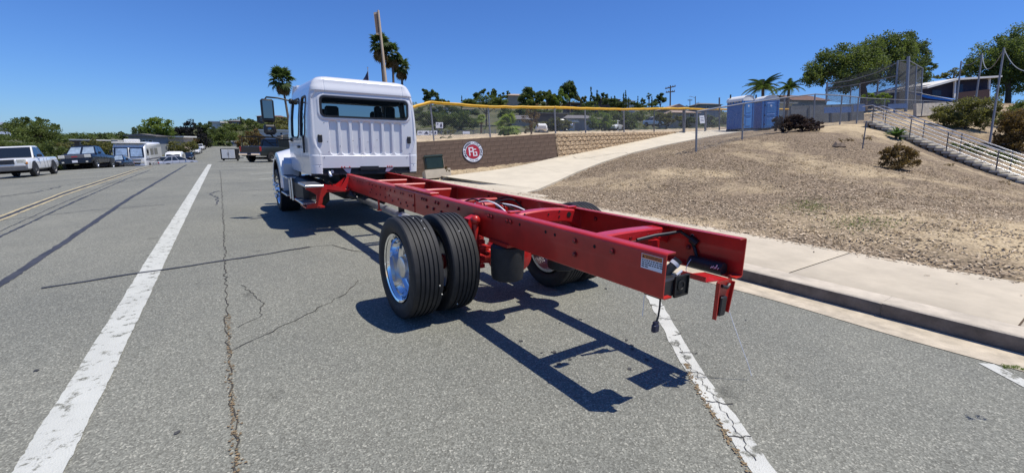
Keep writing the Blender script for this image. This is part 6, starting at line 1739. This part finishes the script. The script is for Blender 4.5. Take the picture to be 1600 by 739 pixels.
# ------------------------------------------------------------------ utility poles and houses
def cross_pole(label, px, y0, y1, d, arms, r=.16, tilt=0):
    O = at(px, y1, d); e = at(px + tilt, y0, d) - O; t = thing('utility_pole', label, 'utility pole', O)
    MB().tube([e * -.02, e], [r, r * .7], 8).build('pole', K['wood'], t, 40)
    k = d / FPX
    for (py, hw_, sl) in arms:
        f = (y1 - py) / (y1 - y0); c = e * f; a = RIGHT * hw_ * k + UPV * sl * k
        o = MB(); o.tube([c - a, c + a], .11, 6); c_ = o.build('crossarm', K['wood'], t, 30)
        ib = MB()
        for q in (-.9, -.45, .45, .9): ib.tube([c + a * q, c + a * q + Vector((0, 0, .3))], .06, 6)
        ib.build('insulators', K['wall_grey'], c_)
    return t
cross_pole('dark utility pole with two crossarms on the skyline', 1047, 134, 190, 90, ((137, 8, 2), (144, 7, .8)), tilt=.5)
cross_pole('small distant utility pole left of the toilets', 1078, 155, 170, 170, ((157, 3.5, 0),), .14)
cross_pole('tiny distant utility pole nearest the toilets', 1091, 160, 172, 180, ((162, 3, 0),), .14)
O = at(1086.5, 172, 85); t = thing('street_light', 'thin street light with an arm beside the tan roofs', 'street light', O); e = at(1086.5, 151, 85) - O
MB().tube([(0, 0, 0), e], .07, 8).build('pole', K['dark_steel'], t); MB().tube([e * .9, e * 1.0 - RIGHT * .9, e * .99 - RIGHT * 1.2], .035, 6).build('arm', K['dark_steel'], t)
def bldg(label, x0, x1, yr, ye, yb, d, wm, rm, dep=8, wins=(), ridge=.5, over=.5, nm='house', roof='gable', cat='house'):
    """house seen from the road: x0..x1 width, ye eaves, yr ridge, yb base"""
    xm = (x0 + x1) / 2; O = at(xm, yb, d); t = thing(nm, label, cat, O, 0)
    k = d / FPX; rx = Vector((RIGHT.x, RIGHT.y, 0)).normalized(); fw = Vector((FWD.x, FWD.y, 0)).normalized()
    W2 = (x1 - x0) / 2 * k / max(.3, rx.dot(RIGHT)); H = (yb - ye) * k; R = (ye - yr) * k
    b = MB(); mx = Matrix((rx, fw, Vector((0, 0, 1)))).transposed()
    def T(x, y, z): return mx @ Vector((x, y, z))
    b.add([T(-W2, 0, -1.5), T(W2, 0, -1.5), T(W2, dep, -1.5), T(-W2, dep, -1.5), T(-W2, 0, H), T(W2, 0, H), T(W2, dep, H), T(-W2, dep, H)], [(3, 2, 1, 0), (4, 5, 6, 7), (0, 1, 5, 4), (1, 2, 6, 5), (2, 3, 7, 6), (3, 0, 4, 7)])
    b.build('wall', K[wm], t)
    o = over; b = MB()
    if roof == 'gable':      # ridge along the width, slope faces us
        b.add([T(-W2 - o, -o, H), T(W2 + o, -o, H), T(W2 + o, dep + o, H), T(-W2 - o, dep + o, H), T(-W2 - o * .2 + (W2 * .35 if ridge < .5 else 0), dep / 2, H + R), T(W2 + o * .2 - (W2 * .35 if ridge < .5 else 0), dep / 2, H + R)], [(0, 1, 5, 4), (2, 3, 4, 5), (1, 2, 5), (3, 0, 4), (3, 2, 1, 0)])
    elif roof == 'front':    # gable end faces us
        b.prism([T(-W2 - o, -o, H), T(W2 + o, -o, H), T(W2 + o, -o, H + .15), T(0, -o, H + R), T(-W2 - o, -o, H + .15)], fw * (dep + 2 * o))
    else:
        b.prism([T(-W2 - o, -o, H), T(W2 + o, -o, H), T(W2 + o, -o, H + max(R, .2)), T(-W2 - o, -o, H + max(R, .2))], fw * (dep + 2 * o))
    b.build('roof', K[rm], t)
    for (wx, wy, ww, wh) in wins:
        c = T((wx - xm) * k / max(.3, rx.dot(RIGHT)), -.03, (yb - wy) * k); b = MB(); b.box((0, 0, 0), (ww * k, .08, wh * k)); b.v = [tuple(mx @ Vector(v) + c) for v in b.v]
        f = b.build('window', K['offwhite'], t); b = MB(); b.box((0, -.045, 0), (ww * k * .82, .03, wh * k * .8)); b.v = [tuple(mx @ Vector(v) + c) for v in b.v]; b.build('pane', K['winglass'], f)
    return t
# left
bldg('long low house with a white flat roof above the black pickup', 95, 148, 218.5, 220, 234, 90, 'wall_brown', 'roof_white', roof='flat', wins=((110, 225, 6, 4), (130, 225, 6, 4)), dep=3)
bldg('second white flat-roofed house right of the first', 155, 186, 219.5, 221, 236, 95, 'wall_tan', 'roof_white', roof='flat', wins=((165, 226, 5, 4),), dep=3)
bldg('grey-blue house with a low pitched roof behind the motorhome', 204, 246, 210, 214, 238, 80, 'wall_grey', 'roof_grey', roof='front', wins=((228, 222, 5, 6), (238, 221, 6, 4), (215, 222, 5, 5)), dep=3)
bldg('pale roofed wing right of the grey-blue house', 250, 288, 213, 215, 228, 96, 'wall_tan', 'roof_white', roof='flat', wins=((262, 220, 4, 3),), dep=3)
bldg('low brown house on the hilltop left of the mirror', 358, 377, 187, 190, 197, 172, 'wall_brown', 'roof_grey', roof='gable', wins=((366, 193, 4, 3), (372, 193, 3, 3)), dep=10)
bldg('brown two-storey house on the hilltop by the mirror', 402, 429, 180, 182.5, 193, 170, 'wall_brown', 'roof_brown', roof='gable', wins=((409, 187, 4, 4), (420, 187, 4, 4)), dep=10)
bldg('white mobile home roofs on the slope behind the mirror', 406, 452, 203, 205, 214, 150, 'wall_white', 'roof_white', roof='flat', wins=((420, 209, 4, 3), (440, 209, 4, 3)))
bldg('small white house under the broad green tree', 330, 344, 190, 192, 198, 170, 'wall_white', 'roof_white', roof='flat')
O = at(320, 237, 134); t = thing('green_screen_fence', 'green screened fence at the end of the street', 'fence', O)
b = MB(); b.prism([at(322, 234, 134) - O, at(342, 233.5, 134) - O, at(342, 227.5, 134) - O, at(322, 228, 134) - O][::-1], FWD * .1); K['screen'] = mat('green_screen', (.05, .12, .085), .8, var=.1); b.build('screen', K['screen'], t)
for x in (322, 332, 342): MB().tube([at(x, 234, 133.8) - O, at(x, 227, 133.8) - O], .05, 6).build('post', K['dark_steel'], t)
O = at(356, 233.5, 136); t = thing('notice_board', 'small white notice board at the end of the street', 'sign', O)
b = MB(); b.prism([at(353, 228, 136) - O, at(358, 228, 136) - O, at(358, 222, 136) - O, at(353, 222, 136) - O][::-1], FWD * .1); b.build('panel', K['signwhite'], t)
for x in (353.5, 357.5): MB().tube([at(x, 234, 136) - O, at(x, 226, 136) - O], .06, 6).build('leg', K['roof_brown'], t)
O = at(365, 232, 134); t = thing('white_kiosk', 'small white kiosk right of the notice board', 'kiosk', O)
b = MB(); b.prism([at(361.5, 231.5, 134) - O, at(369, 231.5, 134) - O, at(369, 221.5, 134) - O, at(361.5, 221.5, 134) - O][::-1], FWD * .8); b.build('body', K['wall_grey'], t); MB().prism([at(360.5, 221.7, 133.8) - O, at(370, 221.7, 133.8) - O, at(370, 220.5, 133.8) - O, at(360.5, 220.5, 133.8) - O][::-1], FWD * 1.0).build('roof', K['roof_white'], t)
# behind the field
bldg('grey house with a solar roof behind the field fence', 884, 930, 178.5, 186, 203, 70, 'wall_grey', 'roof_grey', roof='gable', wins=((893, 190, 7, 4), (903, 190, 4, 5), (915, 188, 4, 4)), dep=9, ridge=.4)
bldg('low white house with a flat porch left of the grey house', 876, 898, 190, 191.5, 203, 64, 'wall_white', 'roof_white', roof='flat', wins=((884, 196, 5, 4),), dep=5)
bldg('long grey-roofed house on the slope behind the scrawny shrub', 800, 830, 179, 187, 193, 85, 'wall_tan', 'roof_grey', roof='gable', wins=((812, 190, 4, 3),), dep=8, ridge=.4)
bldg('white roofed carport behind the young fan palm', 836, 884, 177, 178.5, 186, 95, 'wall_brown', 'roof_tan', roof='flat', wins=(), dep=8)
bldg('flat brown-roofed house under the big round pine', 884, 922, 161.5, 163.5, 175, 125, 'wall_brown', 'roof_brown', roof='flat', wins=((892, 168, 6, 4), (905, 168, 6, 4)))
bldg('tan-roofed house peeking out left of the green tree clump', 792, 816, 146, 150, 160, 170, 'wall_tan', 'roof_tan', roof='gable', ridge=.4)
bldg('brown house between the cypress spires', 935, 968, 153, 156, 167, 140, 'wall_brown', 'roof_brown', roof='gable', wins=((949, 161, 4, 4),), ridge=.4)
bldg('white house right of the close pair of cypresses', 977, 992, 156, 158.5, 168, 135, 'wall_white', 'roof_tan', roof='gable', wins=((984, 163, 3, 3),), ridge=.4)
bldg('pink-roofed house beside the utility pole', 1047, 1069, 163.5, 171, 184, 85, 'wall_tan', 'roof_tan', roof='front', wins=((1052, 178, 4, 4),))
bldg('tan-roofed house with white windows left of the toilets', 1054, 1090, 171, 177, 188, 76, 'wall_tan', 'roof_tan', roof='gable', wins=((1080, 181, 8, 5), (1062, 182, 4, 4)), ridge=.4)
bldg('dark grey-roofed house on the skyline left of the toilets', 1094, 1126, 160, 164, 174, 115, 'wall_grey', 'roof_grey', roof='gable', wins=((1105, 168, 4, 3),), ridge=.4)
bldg('house with a long brown roof between the palms and the cage', 1238, 1290, 146, 158, 172, 70, 'wall_grey', 'roof_brown', roof='gable', wins=((1254, 166, 5, 4),), dep=9)
bldg('white shed roof right of the blue toilets', 1210, 1236, 161, 163, 175, 60, 'wall_white', 'roof_white', roof='flat')
bldg('pale house left of the fence corner pine', 672, 700, 166, 168, 176, 135, 'wall_white', 'roof_tan', roof='gable', wins=((686, 172, 3, 3),))
bldg('small white house under the skyline tree', 722, 738, 169, 171, 178, 140, 'wall_white', 'roof_tan', roof='gable')
# banners and scoreboard along the far field fence
O = at(720, 214, 42); t = thing('outfield_fence', 'far outfield fence line on the ball field', 'fence', O)
for i in range(8): MB().tube([at(655 + 17 * i, 214 - .55 * i, 42) - O, at(655 + 17 * i, 206 - .55 * i, 42) - O], .03, 6).build('post', K['dark_steel'], t)
wire_net('wire_mesh', (at(655, 214, 42) - O, at(775, 210.3, 42) - O, at(775, 202, 42) - O, at(655, 206, 42) - O), .16, 0, t, K['wire'], .02)
for i, (x0, x1, y0, y1, lab) in enumerate(((652, 671, 204.5, 211.5, 'long white banner on the far field fence next to the cab'), (672.5, 683, 204.5, 211, 'short white banner at the fence corner post'), (681, 692, 191.5, 200.5, 'white scoreboard above the dark hedge'), (723, 734, 205.5, 209.5, 'small white banner in the second fence bay'))):
    O = at((x0 + x1) / 2, y1, 41.5); t = thing('field_banner', lab, 'banner', O)
    b = MB(); b.prism([at(x0, y1, 41.5) - O, at(x1, y1, 41.5) - O, at(x1, y0, 41.5) - O, at(x0, y0, 41.5) - O][::-1], FWD * .05); b.build('panel', K['signwhite'], t)
    if i < 3:
        xm = (x0 + x1) / 2; b = MB(); f = FWD * -.02
        for (xa, xb, ya, yb) in ((x0 + 1, xm - 1, y0 + 2, y0 + 3.2), (xm + 1, x1 - 1, y0 + 1.5, y1 - 2)): b.prism([at(xa, yb, 41.5) - O + f, at(xb, yb, 41.5) - O + f, at((xa + xb) / 2 + .6, ya, 41.5) - O + f, at((xa + xb) / 2 - .6, ya, 41.5) - O + f][::-1], FWD * .01)
        b.build('print', K['signnavy'], t)
    if i == 2:
        for x in (683, 690): MB().tube([at(x, 214, 41.6) - O, at(x, 200, 41.6) - O], .05, 6).build('leg', K['dark_steel'], t)
O = at(846, 207, 24.5); t = thing('covered_roller', 'cream tarpaulin-covered roller behind the brown wall', 'roller', O)
b = MB(); b.bbox((0, 0, .26), (.75, .6, .42), .12); b.v = [tuple(Matrix.Rotation(-.6, 3, 'Z') @ Vector((v[0] * (1.0 if v[2] < .2 else .8), v[1], v[2]))) for v in b.v]; b.build('cover', K['offwhite'], t, 30); MB().box((0, 0, .02), (.6, .5, .1)).build('base', K['dark_steel'], t)
# ------------------------------------------------------------------ vehicles
def paint(name, c, metal=0.0): return mat(name, c, .25, metal=metal, var=.02, coat=.8 if max(c) > .1 else .25)
K['p_white'] = paint('white_car_paint', (.78, .78, .77)); K['p_black'] = paint('black_car_paint', (.012, .013, .018)); K['p_navy'] = paint('dark_navy_car_paint', (.011, .013, .022)); K['p_silver'] = paint('silver_car_paint', (.50, .51, .53), .5); K['p_green'] = paint('dark_grey_green_paint', (.022, .028, .030))
K['lamp'] = mat('clear_lamp_lens', (.62, .60, .52), .15, var=.05, coat=.6); K['amber'] = mat('amber_lens', (.55, .20, .02), .2, var=0); K['tail'] = mat('red_lens', (.45, .015, .012), .2, var=0, coat=.5)
K['shade'] = mat('silver_sunshade', (.55, .66, .70), .30, metal=.6, var=.25, vscale=3)
K['wheelgrey'] = mat('painted_wheel', (.22, .21, .20), .5, metal=.5, var=.1); K['trim'] = mat('grey_bumper', (.12, .12, .125), .5, var=.1)
def loft(b, st, n_top=3):
    """stations (y, half-width, z0, z1): rounded-shoulder body sections"""
    rows = []
    for (y, h, z0, z1) in st:
        H = z1 - z0
        half = [(h * .86, z0), (h * .97, z0 + .10 * H), (h, z0 + .35 * H), (h * .995, z0 + .62 * H), (h * .97, z0 + .86 * H), (h * .91, z0 + .97 * H), (h * .80, z1), (0, z1 + .015)]
        rows.append([(-x, y, z) for x, z in half] + [(x, y, z) for x, z in half[-2::-1]])
    b.grid([list(reversed(r)) for r in rows]) if st[0][0] < st[-1][0] else b.grid(rows)
    n = len(rows[0]); b.add(rows[0], [tuple(range(n))]); b.add(rows[-1], [tuple(range(n - 1, -1, -1))])
def wheel_parts(t, x, y, r, wd, rimm):
    s = -1 if x < 0 else 1
    b = MB(); b.lathe([(-wd / 2, r * .62), (-wd / 2, r * .93), (-wd * .42, r), (wd * .42, r), (wd / 2, r * .93), (wd / 2, r * .62)], (x, y, r), (1, 0, 0), 28); w_ = b.build('wheel', K['rubber'], t, 35)
    b = MB(); f = s * wd / 2
    b.lathe([(f * .98, r * .64), (f * .85, r * .58), (f * .45, r * .52), (f * .55, r * .22), (f * .85, r * .18), (f * .85, .001)], (x, y, r), (1, 0, 0), 20); b.build('rim', K[rimm], w_, 30)
    for k in range(6):
        a = 2 * PI * k / 6; MB().lathe([(0, r * .075), (s * .004, .001)], (x + f * .56, y + r * .40 * math.cos(a), r + r * .40 * math.sin(a)), (1, 0, 0), 8).build('rim_hole', K['hole'], w_)
def arch(t, x, y, r, wd):
    s = -1 if x < 0 else 1
    b = MB(); pts = [(x, y + r * math.cos(a), max(.18, r * .92 + r * math.sin(a))) for a in [-.25 + (PI + .5) * k / 18 for k in range(19)]]
    b.prism(pts, (s * .012, 0, 0)); b.build('wheel_arch', K['black'], t)
def quad_glass(b, q, inset=.06, off=None):
    c = sum(q, Vector()) / 4; b.add([p.lerp(c, inset) + off for p in q], [(0, 1, 2, 3)])
def vehicle(label, cat, nm, pos, rz, p, body, cabin, wheels, r=.36, hw=.86, rimm='wheelgrey', shade=False, pillars=(), group=None, front=None, rear=None, rack=False):
    """local +y is forwards; body/cabin are station lists"""
    t = thing(nm, label, cat, pos, rz, group)
    b = MB(); loft(b, body); b.build('body', K[p], t, 35)
    (yr0, yf0, zb), (yr1, yf1, zt), hb, ht = cabin
    V = [Vector(q) for q in ((-hb, yr0, zb), (hb, yr0, zb), (hb, yf0, zb), (-hb, yf0, zb), (-ht, yr1, zt), (ht, yr1, zt), (ht, yf1, zt), (-ht, yf1, zt))]
    b = MB(); b.add(V, [(0, 1, 5, 4), (1, 2, 6, 5), (2, 3, 7, 6), (3, 0, 4, 7)])
    e = .06
    top = [Vector((x * .93, y, zt + .05)) for x, y in ((-ht, yr1 + .12), (ht, yr1 + .12), (ht, yf1 - .12), (-ht, yf1 - .12))]
    b.add(V[4:] + top, [(0, 1, 5, 4), (1, 2, 6, 5), (2, 3, 7, 6), (3, 0, 4, 7), (4, 5, 6, 7)]); b.build('cabin', K[p], t, 30)
    g = MB(); quad_glass(g, [V[0], V[1], V[5], V[4]], .10, Vector((0, -.012, .004))); g.build('rear_window', K['glass'], t)
    g = MB(); quad_glass(g, [V[2], V[3], V[7], V[6]], .08, Vector((0, .012, .006))); ws = g.build('windscreen', K['glass'], t)
    if shade:
        for s in (-1, 1):
            q = [V[2], V[3], V[7], V[6]]; m0 = (q[0] + q[1]) / 2; m1 = (q[2] + q[3]) / 2
            qq = [q[0], m0, m1, q[3]] if s > 0 else [m0, q[1], q[2], m1]
            g = MB(); quad_glass(g, qq, .16, Vector((0, .018, .010))); g.build('sunshade', K['shade'], ws)
    for s in (-1, 1):
        A_, B_, C_, D_ = (V[1], V[2], V[6], V[5]) if s > 0 else (V[0], V[3], V[7], V[4])
        cuts = [0.0] + list(pillars) + [1.0]
        for u0, u1 in zip(cuts, cuts[1:]):
            q = [A_.lerp(B_, u0), A_.lerp(B_, u1), D_.lerp(C_, u1), D_.lerp(C_, u0)]
            if s < 0: q = q[::-1]
            g = MB(); quad_glass(g, q, .10, Vector((s * .012, 0, .004))); g.build('side_window', K['glass'], t)
        MB().bbox((s * (hb + .13), yf0 - .42, zb + .10), (.20, .10, .15), .03).build('mirror', K['black'] if p != 'p_silver' else K[p], t, 30)
        for y in wheels: arch(t, s * hw * .99, y, r * 1.18, .2)
        for u in list(pillars) + [0.02]:
            y = yr0 + (yf0 - yr0) * u; MB().box((s * (hw + .001), y, zb - .30), (.008, .012, .50)).build('door_seam', K['hole'], t)
    for y in wheels:
        for s in (-1, 1): wheel_parts(t, s * (hw - .09), y, r, .22, rimm)
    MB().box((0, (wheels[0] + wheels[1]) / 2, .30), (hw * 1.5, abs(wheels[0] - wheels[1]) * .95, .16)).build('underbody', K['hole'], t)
    if front: front(t)
    if rear: rear(t)
    if 'field' not in label and 'rounded light' not in label and 'olive trees' not in label: settle(t, rz)
    return t
def lamp(t, nm, c, s, m, b=.02): return MB().bbox(c, s, b).build(nm, K[m], t, 30)
def gnd(px, d):
    p = at(px, 240, d); p.z = road_z(p.x, p.y); return p
def rpos(px, py, d): return at(px, py, d)
def settle(o, rz, yf=1.5, ys=.8):
    """put all four wheels on the sloping street"""
    f = Vector((-math.sin(rz), math.cos(rz), 0)); r = Vector((math.cos(rz), math.sin(rz), 0)); c = o.location.copy()
    zf = road_z(c.x + f.x * yf, c.y + f.y * yf); zb = road_z(c.x - f.x * yf, c.y - f.y * yf); zr = road_z(c.x + r.x * ys, c.y + r.y * ys); zl = road_z(c.x - r.x * ys, c.y - r.y * ys)
    F = (f * 2 * yf + Vector((0, 0, zf - zb))).normalized(); R_ = (r * 2 * ys + Vector((0, 0, zr - zl))).normalized(); U = R_.cross(F).normalized(); R_ = F.cross(U)
    o.rotation_quaternion = Matrix((R_, F, U)).transposed().to_quaternion(); o.location.z = (zf + zb) / 2
# white small pickup, cut by the left edge
def wp_front(t):
    MB().bbox((0, 2.36, .48), (1.66, .16, .26), .04).build('bumper', K['trim'], t, 30)
    MB().bbox((0, 2.33, .80), (.86, .08, .26), .03).build('grille', K['trim'], t, 30)
    for k in range(3): MB().box((0, 2.378, .72 + .08 * k), (.80, .01, .03)).build('grille_bar', K['hole'], t)
    for s in (-1, 1):
        lamp(t, 'headlight', (s * .64, 2.31, .82), (.34, .10, .22), 'lamp'); lamp(t, 'turn_signal', (s * .80, 2.27, .72), (.10, .12, .12), 'amber')
        MB().box((s * .862, .62, .90), (.01, .16, .03)).build('door_handle', K['hole'], t)
    MB().box((0, -1.42, .985), (1.42, 1.75, .02)).build('bed_opening', K['hole'], t)
    lamp(t, 'badge', (.868, 1.30, .80), (.012, .14, .035), 'black', .004); lamp(t, 'badge', (-.868, 1.30, .80), (.012, .14, .035), 'black', .004)
pw = at(58, 271.5, 23.9)
Rz = 3.115
loc = at(58, 271.8, 23.9) - Vector((math.cos(Rz) * -.86, math.sin(Rz) * -.86, 0)) * 1
loc = at(58, 271.8, 23.9) + Vector((-.80, 0, 0))
vehicle('white compact pickup parked facing us at the left edge of the photo', 'pickup truck', 'parked_pickup', loc + Vector((.25, .5, 0)), PI - .05, 'p_white',
        [(-2.38, .80, .42, .98), (-2.30, .85, .38, 1.0), (-.42, .86, .36, 1.0), (.5, .86, .36, 1.0), (1.15, .86, .36, 1.0), (2.0, .85, .38, .97), (2.28, .80, .40, .92), (2.36, .74, .42, .86)],
        ((-.52, 1.12, .98), (-.36, .42, 1.56), .80, .64), (-1.42, 1.42), .36, .86, 'wheelgrey', pillars=(.30,), front=wp_front)
def bp_front(t):
    MB().bbox((0, 2.83, .58), (1.94, .18, .30), .04).build('bumper', K['p_black'], t, 30)
    MB().bbox((0, 2.79, .96), (1.10, .08, .26), .03).build('grille', K['trim'], t, 30); MB().box((0, 2.835, .96), (.36, .012, .07)).build('grille_emblem', K['tail'], t)
    MB().box((0, 2.925, .60), (.32, .012, .17)).build('licence_plate', K['signwhite'], t)
    for s in (-1, 1):
        lamp(t, 'headlight', (s * .76, 2.77, .98), (.38, .12, .24), 'lamp'); lamp(t, 'fog_light', (s * .70, 2.92, .55), (.14, .03, .10), 'lamp')
bpos = gnd(126, 34.5) + Vector((.15, 2.0, .03))
vehicle('black full-size pickup with silver sunshades parked facing us', 'pickup truck', 'parked_pickup', bpos, PI - .13, 'p_navy',
        [(-2.8, .92, .55, 1.22), (-.6, .98, .5, 1.25), (1.4, .99, .48, 1.22), (2.4, .97, .50, 1.18), (2.72, .90, .52, 1.12), (2.80, .82, .55, 1.05)],
        ((-.7, 1.45, 1.2), (-.5, .75, 1.84), .92, .74), (-1.75, 1.85), .42, .98, 'alu', shade=True, pillars=(.28, .62), front=bp_front)
def sedan(label, pos, rz, p, shade=False, front=None, nm='parked_car', L=1.0):
    return vehicle(label, 'car', nm, pos, rz, p, [(-2.3 * L, .70, .42, .88), (-2.2 * L, .82, .34, .98), (-1.3 * L, .90, .30, 1.0), (.6, .91, .28, .97), (1.4, .90, .29, .90), (2.05, .85, .32, .82), (2.28, .72, .36, .70)],
                   ((-1.85 * L, 1.15, .94), (-1.0 * L, .25, 1.44), .84, .62), (-1.35 * L, 1.38), .32, .90, 'alu', shade, pillars=(.34, .60), front=front, rear=lambda t: [lamp(t, 'tail_light', (s * .66, -2.24 * L, .82), (.32, .10, .13), 'tail') for s in (-1, 1)] + [MB().box((0, -2.3 * L, .70), (.5, .02, .14)).build('licence_plate', K['signwhite'], t)])
def car_front(t):
    for s in (-1, 1): lamp(t, 'headlight', (s * .66, 2.12, .70), (.34, .18, .12), 'lamp')
    MB().bbox((0, 2.27, .46), (1.2, .06, .16), .03).build('grille', K['hole'], t, 30)
sedan('dark blue sedan squeezed between the black pickup and the motorhome', gnd(181, 42), PI - .12, 'p_navy', True, car_front)
# motorhome
O = gnd(213, 49); mh = thing('motorhome', 'white motorhome with silver sunshades in its windscreen', 'motorhome', O, PI - .12)
MS = 1.17
b = MB(); rows = []
for (y, h, z0, z1) in ((2.6, 1.10, .45, 1.3), (2.5, 1.2, .40, 1.7), (2.25, 1.22, .40, 2.35), (1.9, 1.22, .40, 2.62), (-4.5, 1.22, .40, 2.70), (-4.6, 1.15, .5, 2.6)):
    half = [(h * .97, z0), (h, z0 + .2), (h, z1 - .35), (h * .97, z1 - .12), (h * .86, z1 - .02), (0, z1 + .03)]
    rows.append([(-x, y, z) for x, z in half] + [(x, y, z) for x, z in half[-2::-1]])
b.grid(rows); n = len(rows[0]); b.add(rows[0], [tuple(range(n - 1, -1, -1))]); b.add(rows[-1], [tuple(range(n))]); b.build('body', K['p_white'], mh, 35)
for s in (-1, 1):
    g = MB(); g.add([(s * .05, 2.64, 1.42), (s * 1.12, 2.60, 1.42), (s * 1.10, 2.37, 2.28), (s * .05, 2.41, 2.28)], [(0, 1, 2, 3) if s < 0 else (3, 2, 1, 0)]); w_ = g.build('windscreen', K['glass'], mh)
    g = MB(); g.add([(s * .12, 2.655, 1.47), (s * 1.0, 2.63, 1.47), (s * .95, 2.42, 2.18), (s * .12, 2.44, 2.18)], [(0, 1, 2, 3) if s < 0 else (3, 2, 1, 0)]); g.build('sunshade', K['shade'], w_)
    lamp(mh, 'headlight', (s * .92, 2.60, .95), (.30, .06, .18), 'lamp'); lamp(mh, 'turn_signal', (s * 1.08, 2.52, .95), (.14, .06, .14), 'amber')
    for y0, y1 in ((1.2, 1.95), (-.6, .4), (-2.6, -1.4)): MB().box((s * 1.225, (y0 + y1) / 2, 1.85), (.02, y1 - y0, .6)).build('side_window', K['glass'], mh)
    for y in (1.35, -2.6): wheel_parts(mh, s * 1.08, y, .40, .24, 'alu'); arch(mh, s * 1.222, y, .47, .2)
    MB().box((s * 1.224, -.8, 1.2), (.012, 6.6, .10)).build('stripe', K['trim'], mh)
    lamp(mh, 'mirror', (s * 1.38, 2.3, 1.9), (.14, .12, .30), 'black')
MB().bbox((0, 2.63, .62), (2.2, .14, .20), .04).build('bumper', K['chrome'], mh, 30)
MB().bbox((0, 2.60, 1.15), (1.7, .05, .12), .02).build('grille', K['trim'], mh, 30); MB().box((0, 2.62, .85), (1.5, .03, .16)).build('grille', K['hole'], mh)
MB().bbox((0, 1.75, 2.68), (2.44, 1.3, .10), .04).build('roof_cap', K['offwhite'], mh, 30); MB().bbox((.1, .4, 2.86), (1.1, 1.0, .26), .06).build('air_conditioner', K['offwhite'], mh, 30)
mh.scale = (1.12, 1.1, 1.18)
# cars beyond the dip
sedan('silver sedan turned sideways beyond the dip in the road', gnd(272, 52), PI * .5 + .62 + PI, 'p_silver')
sedan('small dark car behind the white camper on the far slope', gnd(293, 80), PI - .12, 'p_navy', False, car_front)
sedan('nearer of the two white cars parked up the far street', gnd(307.5, 97), PI - .12, 'p_white', False, car_front)
sedan('farther of the two white cars parked up the far street', gnd(315, 112), PI - .12, 'p_white', False, car_front)
O = gnd(272, 68); cv = thing('white_camper', 'white camper van beyond the silver sedan', 'camper van', O, PI - .1)
b = MB(); loft(b, [(-2.8, 1.0, .45, 1.9), (-2.7, 1.05, .4, 2.0), (.6, 1.06, .4, 2.05), (.9, 1.05, .4, 1.85), (1.5, 1.0, .4, 1.35), (2.4, .95, .42, 1.15), (2.6, .85, .45, 1.0)]); b.build('body', K['p_white'], cv, 35)
b = MB(); b.bbox((0, -.9, 2.06), (1.7, 2.6, .22), .08); b.build('roof_cap', K['offwhite'], cv, 30)
g = MB(); g.add([(-.85, 1.54, 1.36), (.85, 1.54, 1.36), (.85, .97, 1.80), (-.85, .97, 1.80)], [(3, 2, 1, 0)]); g.build('windscreen', K['glass'], cv)
for s in (-1, 1):
    MB().box((s * 1.055, -.5, 1.55), (.03, 1.8, .4)).build('side_window', K['glass'], cv)
    for y in (-1.7, 1.6): wheel_parts(cv, s * .93, y, .36, .22, 'alu'); arch(cv, s * 1.045, y, .43, .2)
    lamp(cv, 'headlight', (s * .7, 2.52, .85), (.3, .1, .16), 'lamp')
# black pickup with a ladder rack in the lot
def bk(t):
    for s in (-1, 1):
        lamp(t, 'tail_light', (s * .86, -2.68, 1.02), (.14, .10, .34), 'tail')
        MB().tube([(s * .82, -2.5, 1.2), (s * .82, -2.45, 1.95), (s * .82, 1.3, 1.95)], .035, 8).build('rack_side', K['black_metal'], t, 40)
        MB().tube([(s * .82, -.75, 1.2), (s * .82, -.75, 1.95)], .03, 8).build('rack_post', K['black_metal'], t, 40)
    for y in (-2.42, -1.4, -.75, .6): MB().tube([(-.82, y, 1.95), (.82, y, 1.95)], .03, 8).build('rack_bar', K['black_metal'], t, 40)
    MB().bbox((0, -2.78, .62), (1.86, .16, .18), .03).build('bumper', K['chrome'], t, 30); MB().box((0, -2.70, 1.0), (1.5, .02, .42)).build('tailgate', K['p_black'], t); MB().box((0, -2.87, .64), (.32, .02, .14)).build('licence_plate', K['signnavy'], t)
bkp = at(405, 254.6, 34.5)
vehicle('black pickup with a dark ladder rack seen from behind in the lot', 'pickup truck', 'parked_pickup', bkp + Vector((1.35, 1.5, .0)), -.78, 'p_green',
        [(-2.7, .92, .52, 1.2), (-2.62, .95, .48, 1.22), (-.6, .97, .46, 1.22), (1.5, .97, .46, 1.2), (2.5, .93, .48, 1.1), (2.75, .8, .52, 1.0)],
        ((-.6, 1.5, 1.18), (-.45, .8, 1.80), .90, .72), (-1.62, 1.80), .38, .97, 'alu', pillars=(.5,), rear=bk)
O = at(358, 251, 36.5); cb2 = thing('cargo_trailer', 'small trailer with two white doors in a dark frame left of the black pickup', 'trailer', O, -.30)
b = MB(); b.box((0, .5, .52), (1.14, 1.0, .86)); b.build('body', K['black_metal'], cb2)
for s in (-1, 1):
    d_ = MB().bbox((s * .245, -.02, .54), (.46, .05, .72), .01).build('door', K['offwhite'], cb2, 30); MB().box((s * .05, -.05, .54), (.02, .02, .2)).build('latch', K['dark_steel'], d_)
    MB().lathe([(-.05, .001), (-.05, .16), (.05, .16), (.05, .001)], (s * .52, .5, .12), (1, 0, 0), 16).build('wheel', K['rubber'], cb2, 30)
MB().box((.75, .3, .2), (.5, .08, .06)).build('hitch', K['dark_steel'], cb2)
# parked cars behind the field
for i, (px, py, d, p, lab) in enumerate(((868, 204.5, 60, 'p_silver', 'silver car behind the thicket on the far side of the field'), (958, 206.5, 58, 'p_white', 'white car under the rounded light green tree'), (1026, 198, 70, 'p_white', 'white car between the olive trees and the fence'))):
    sedan(lab, at(px, py, d), 1.1 + i, p)
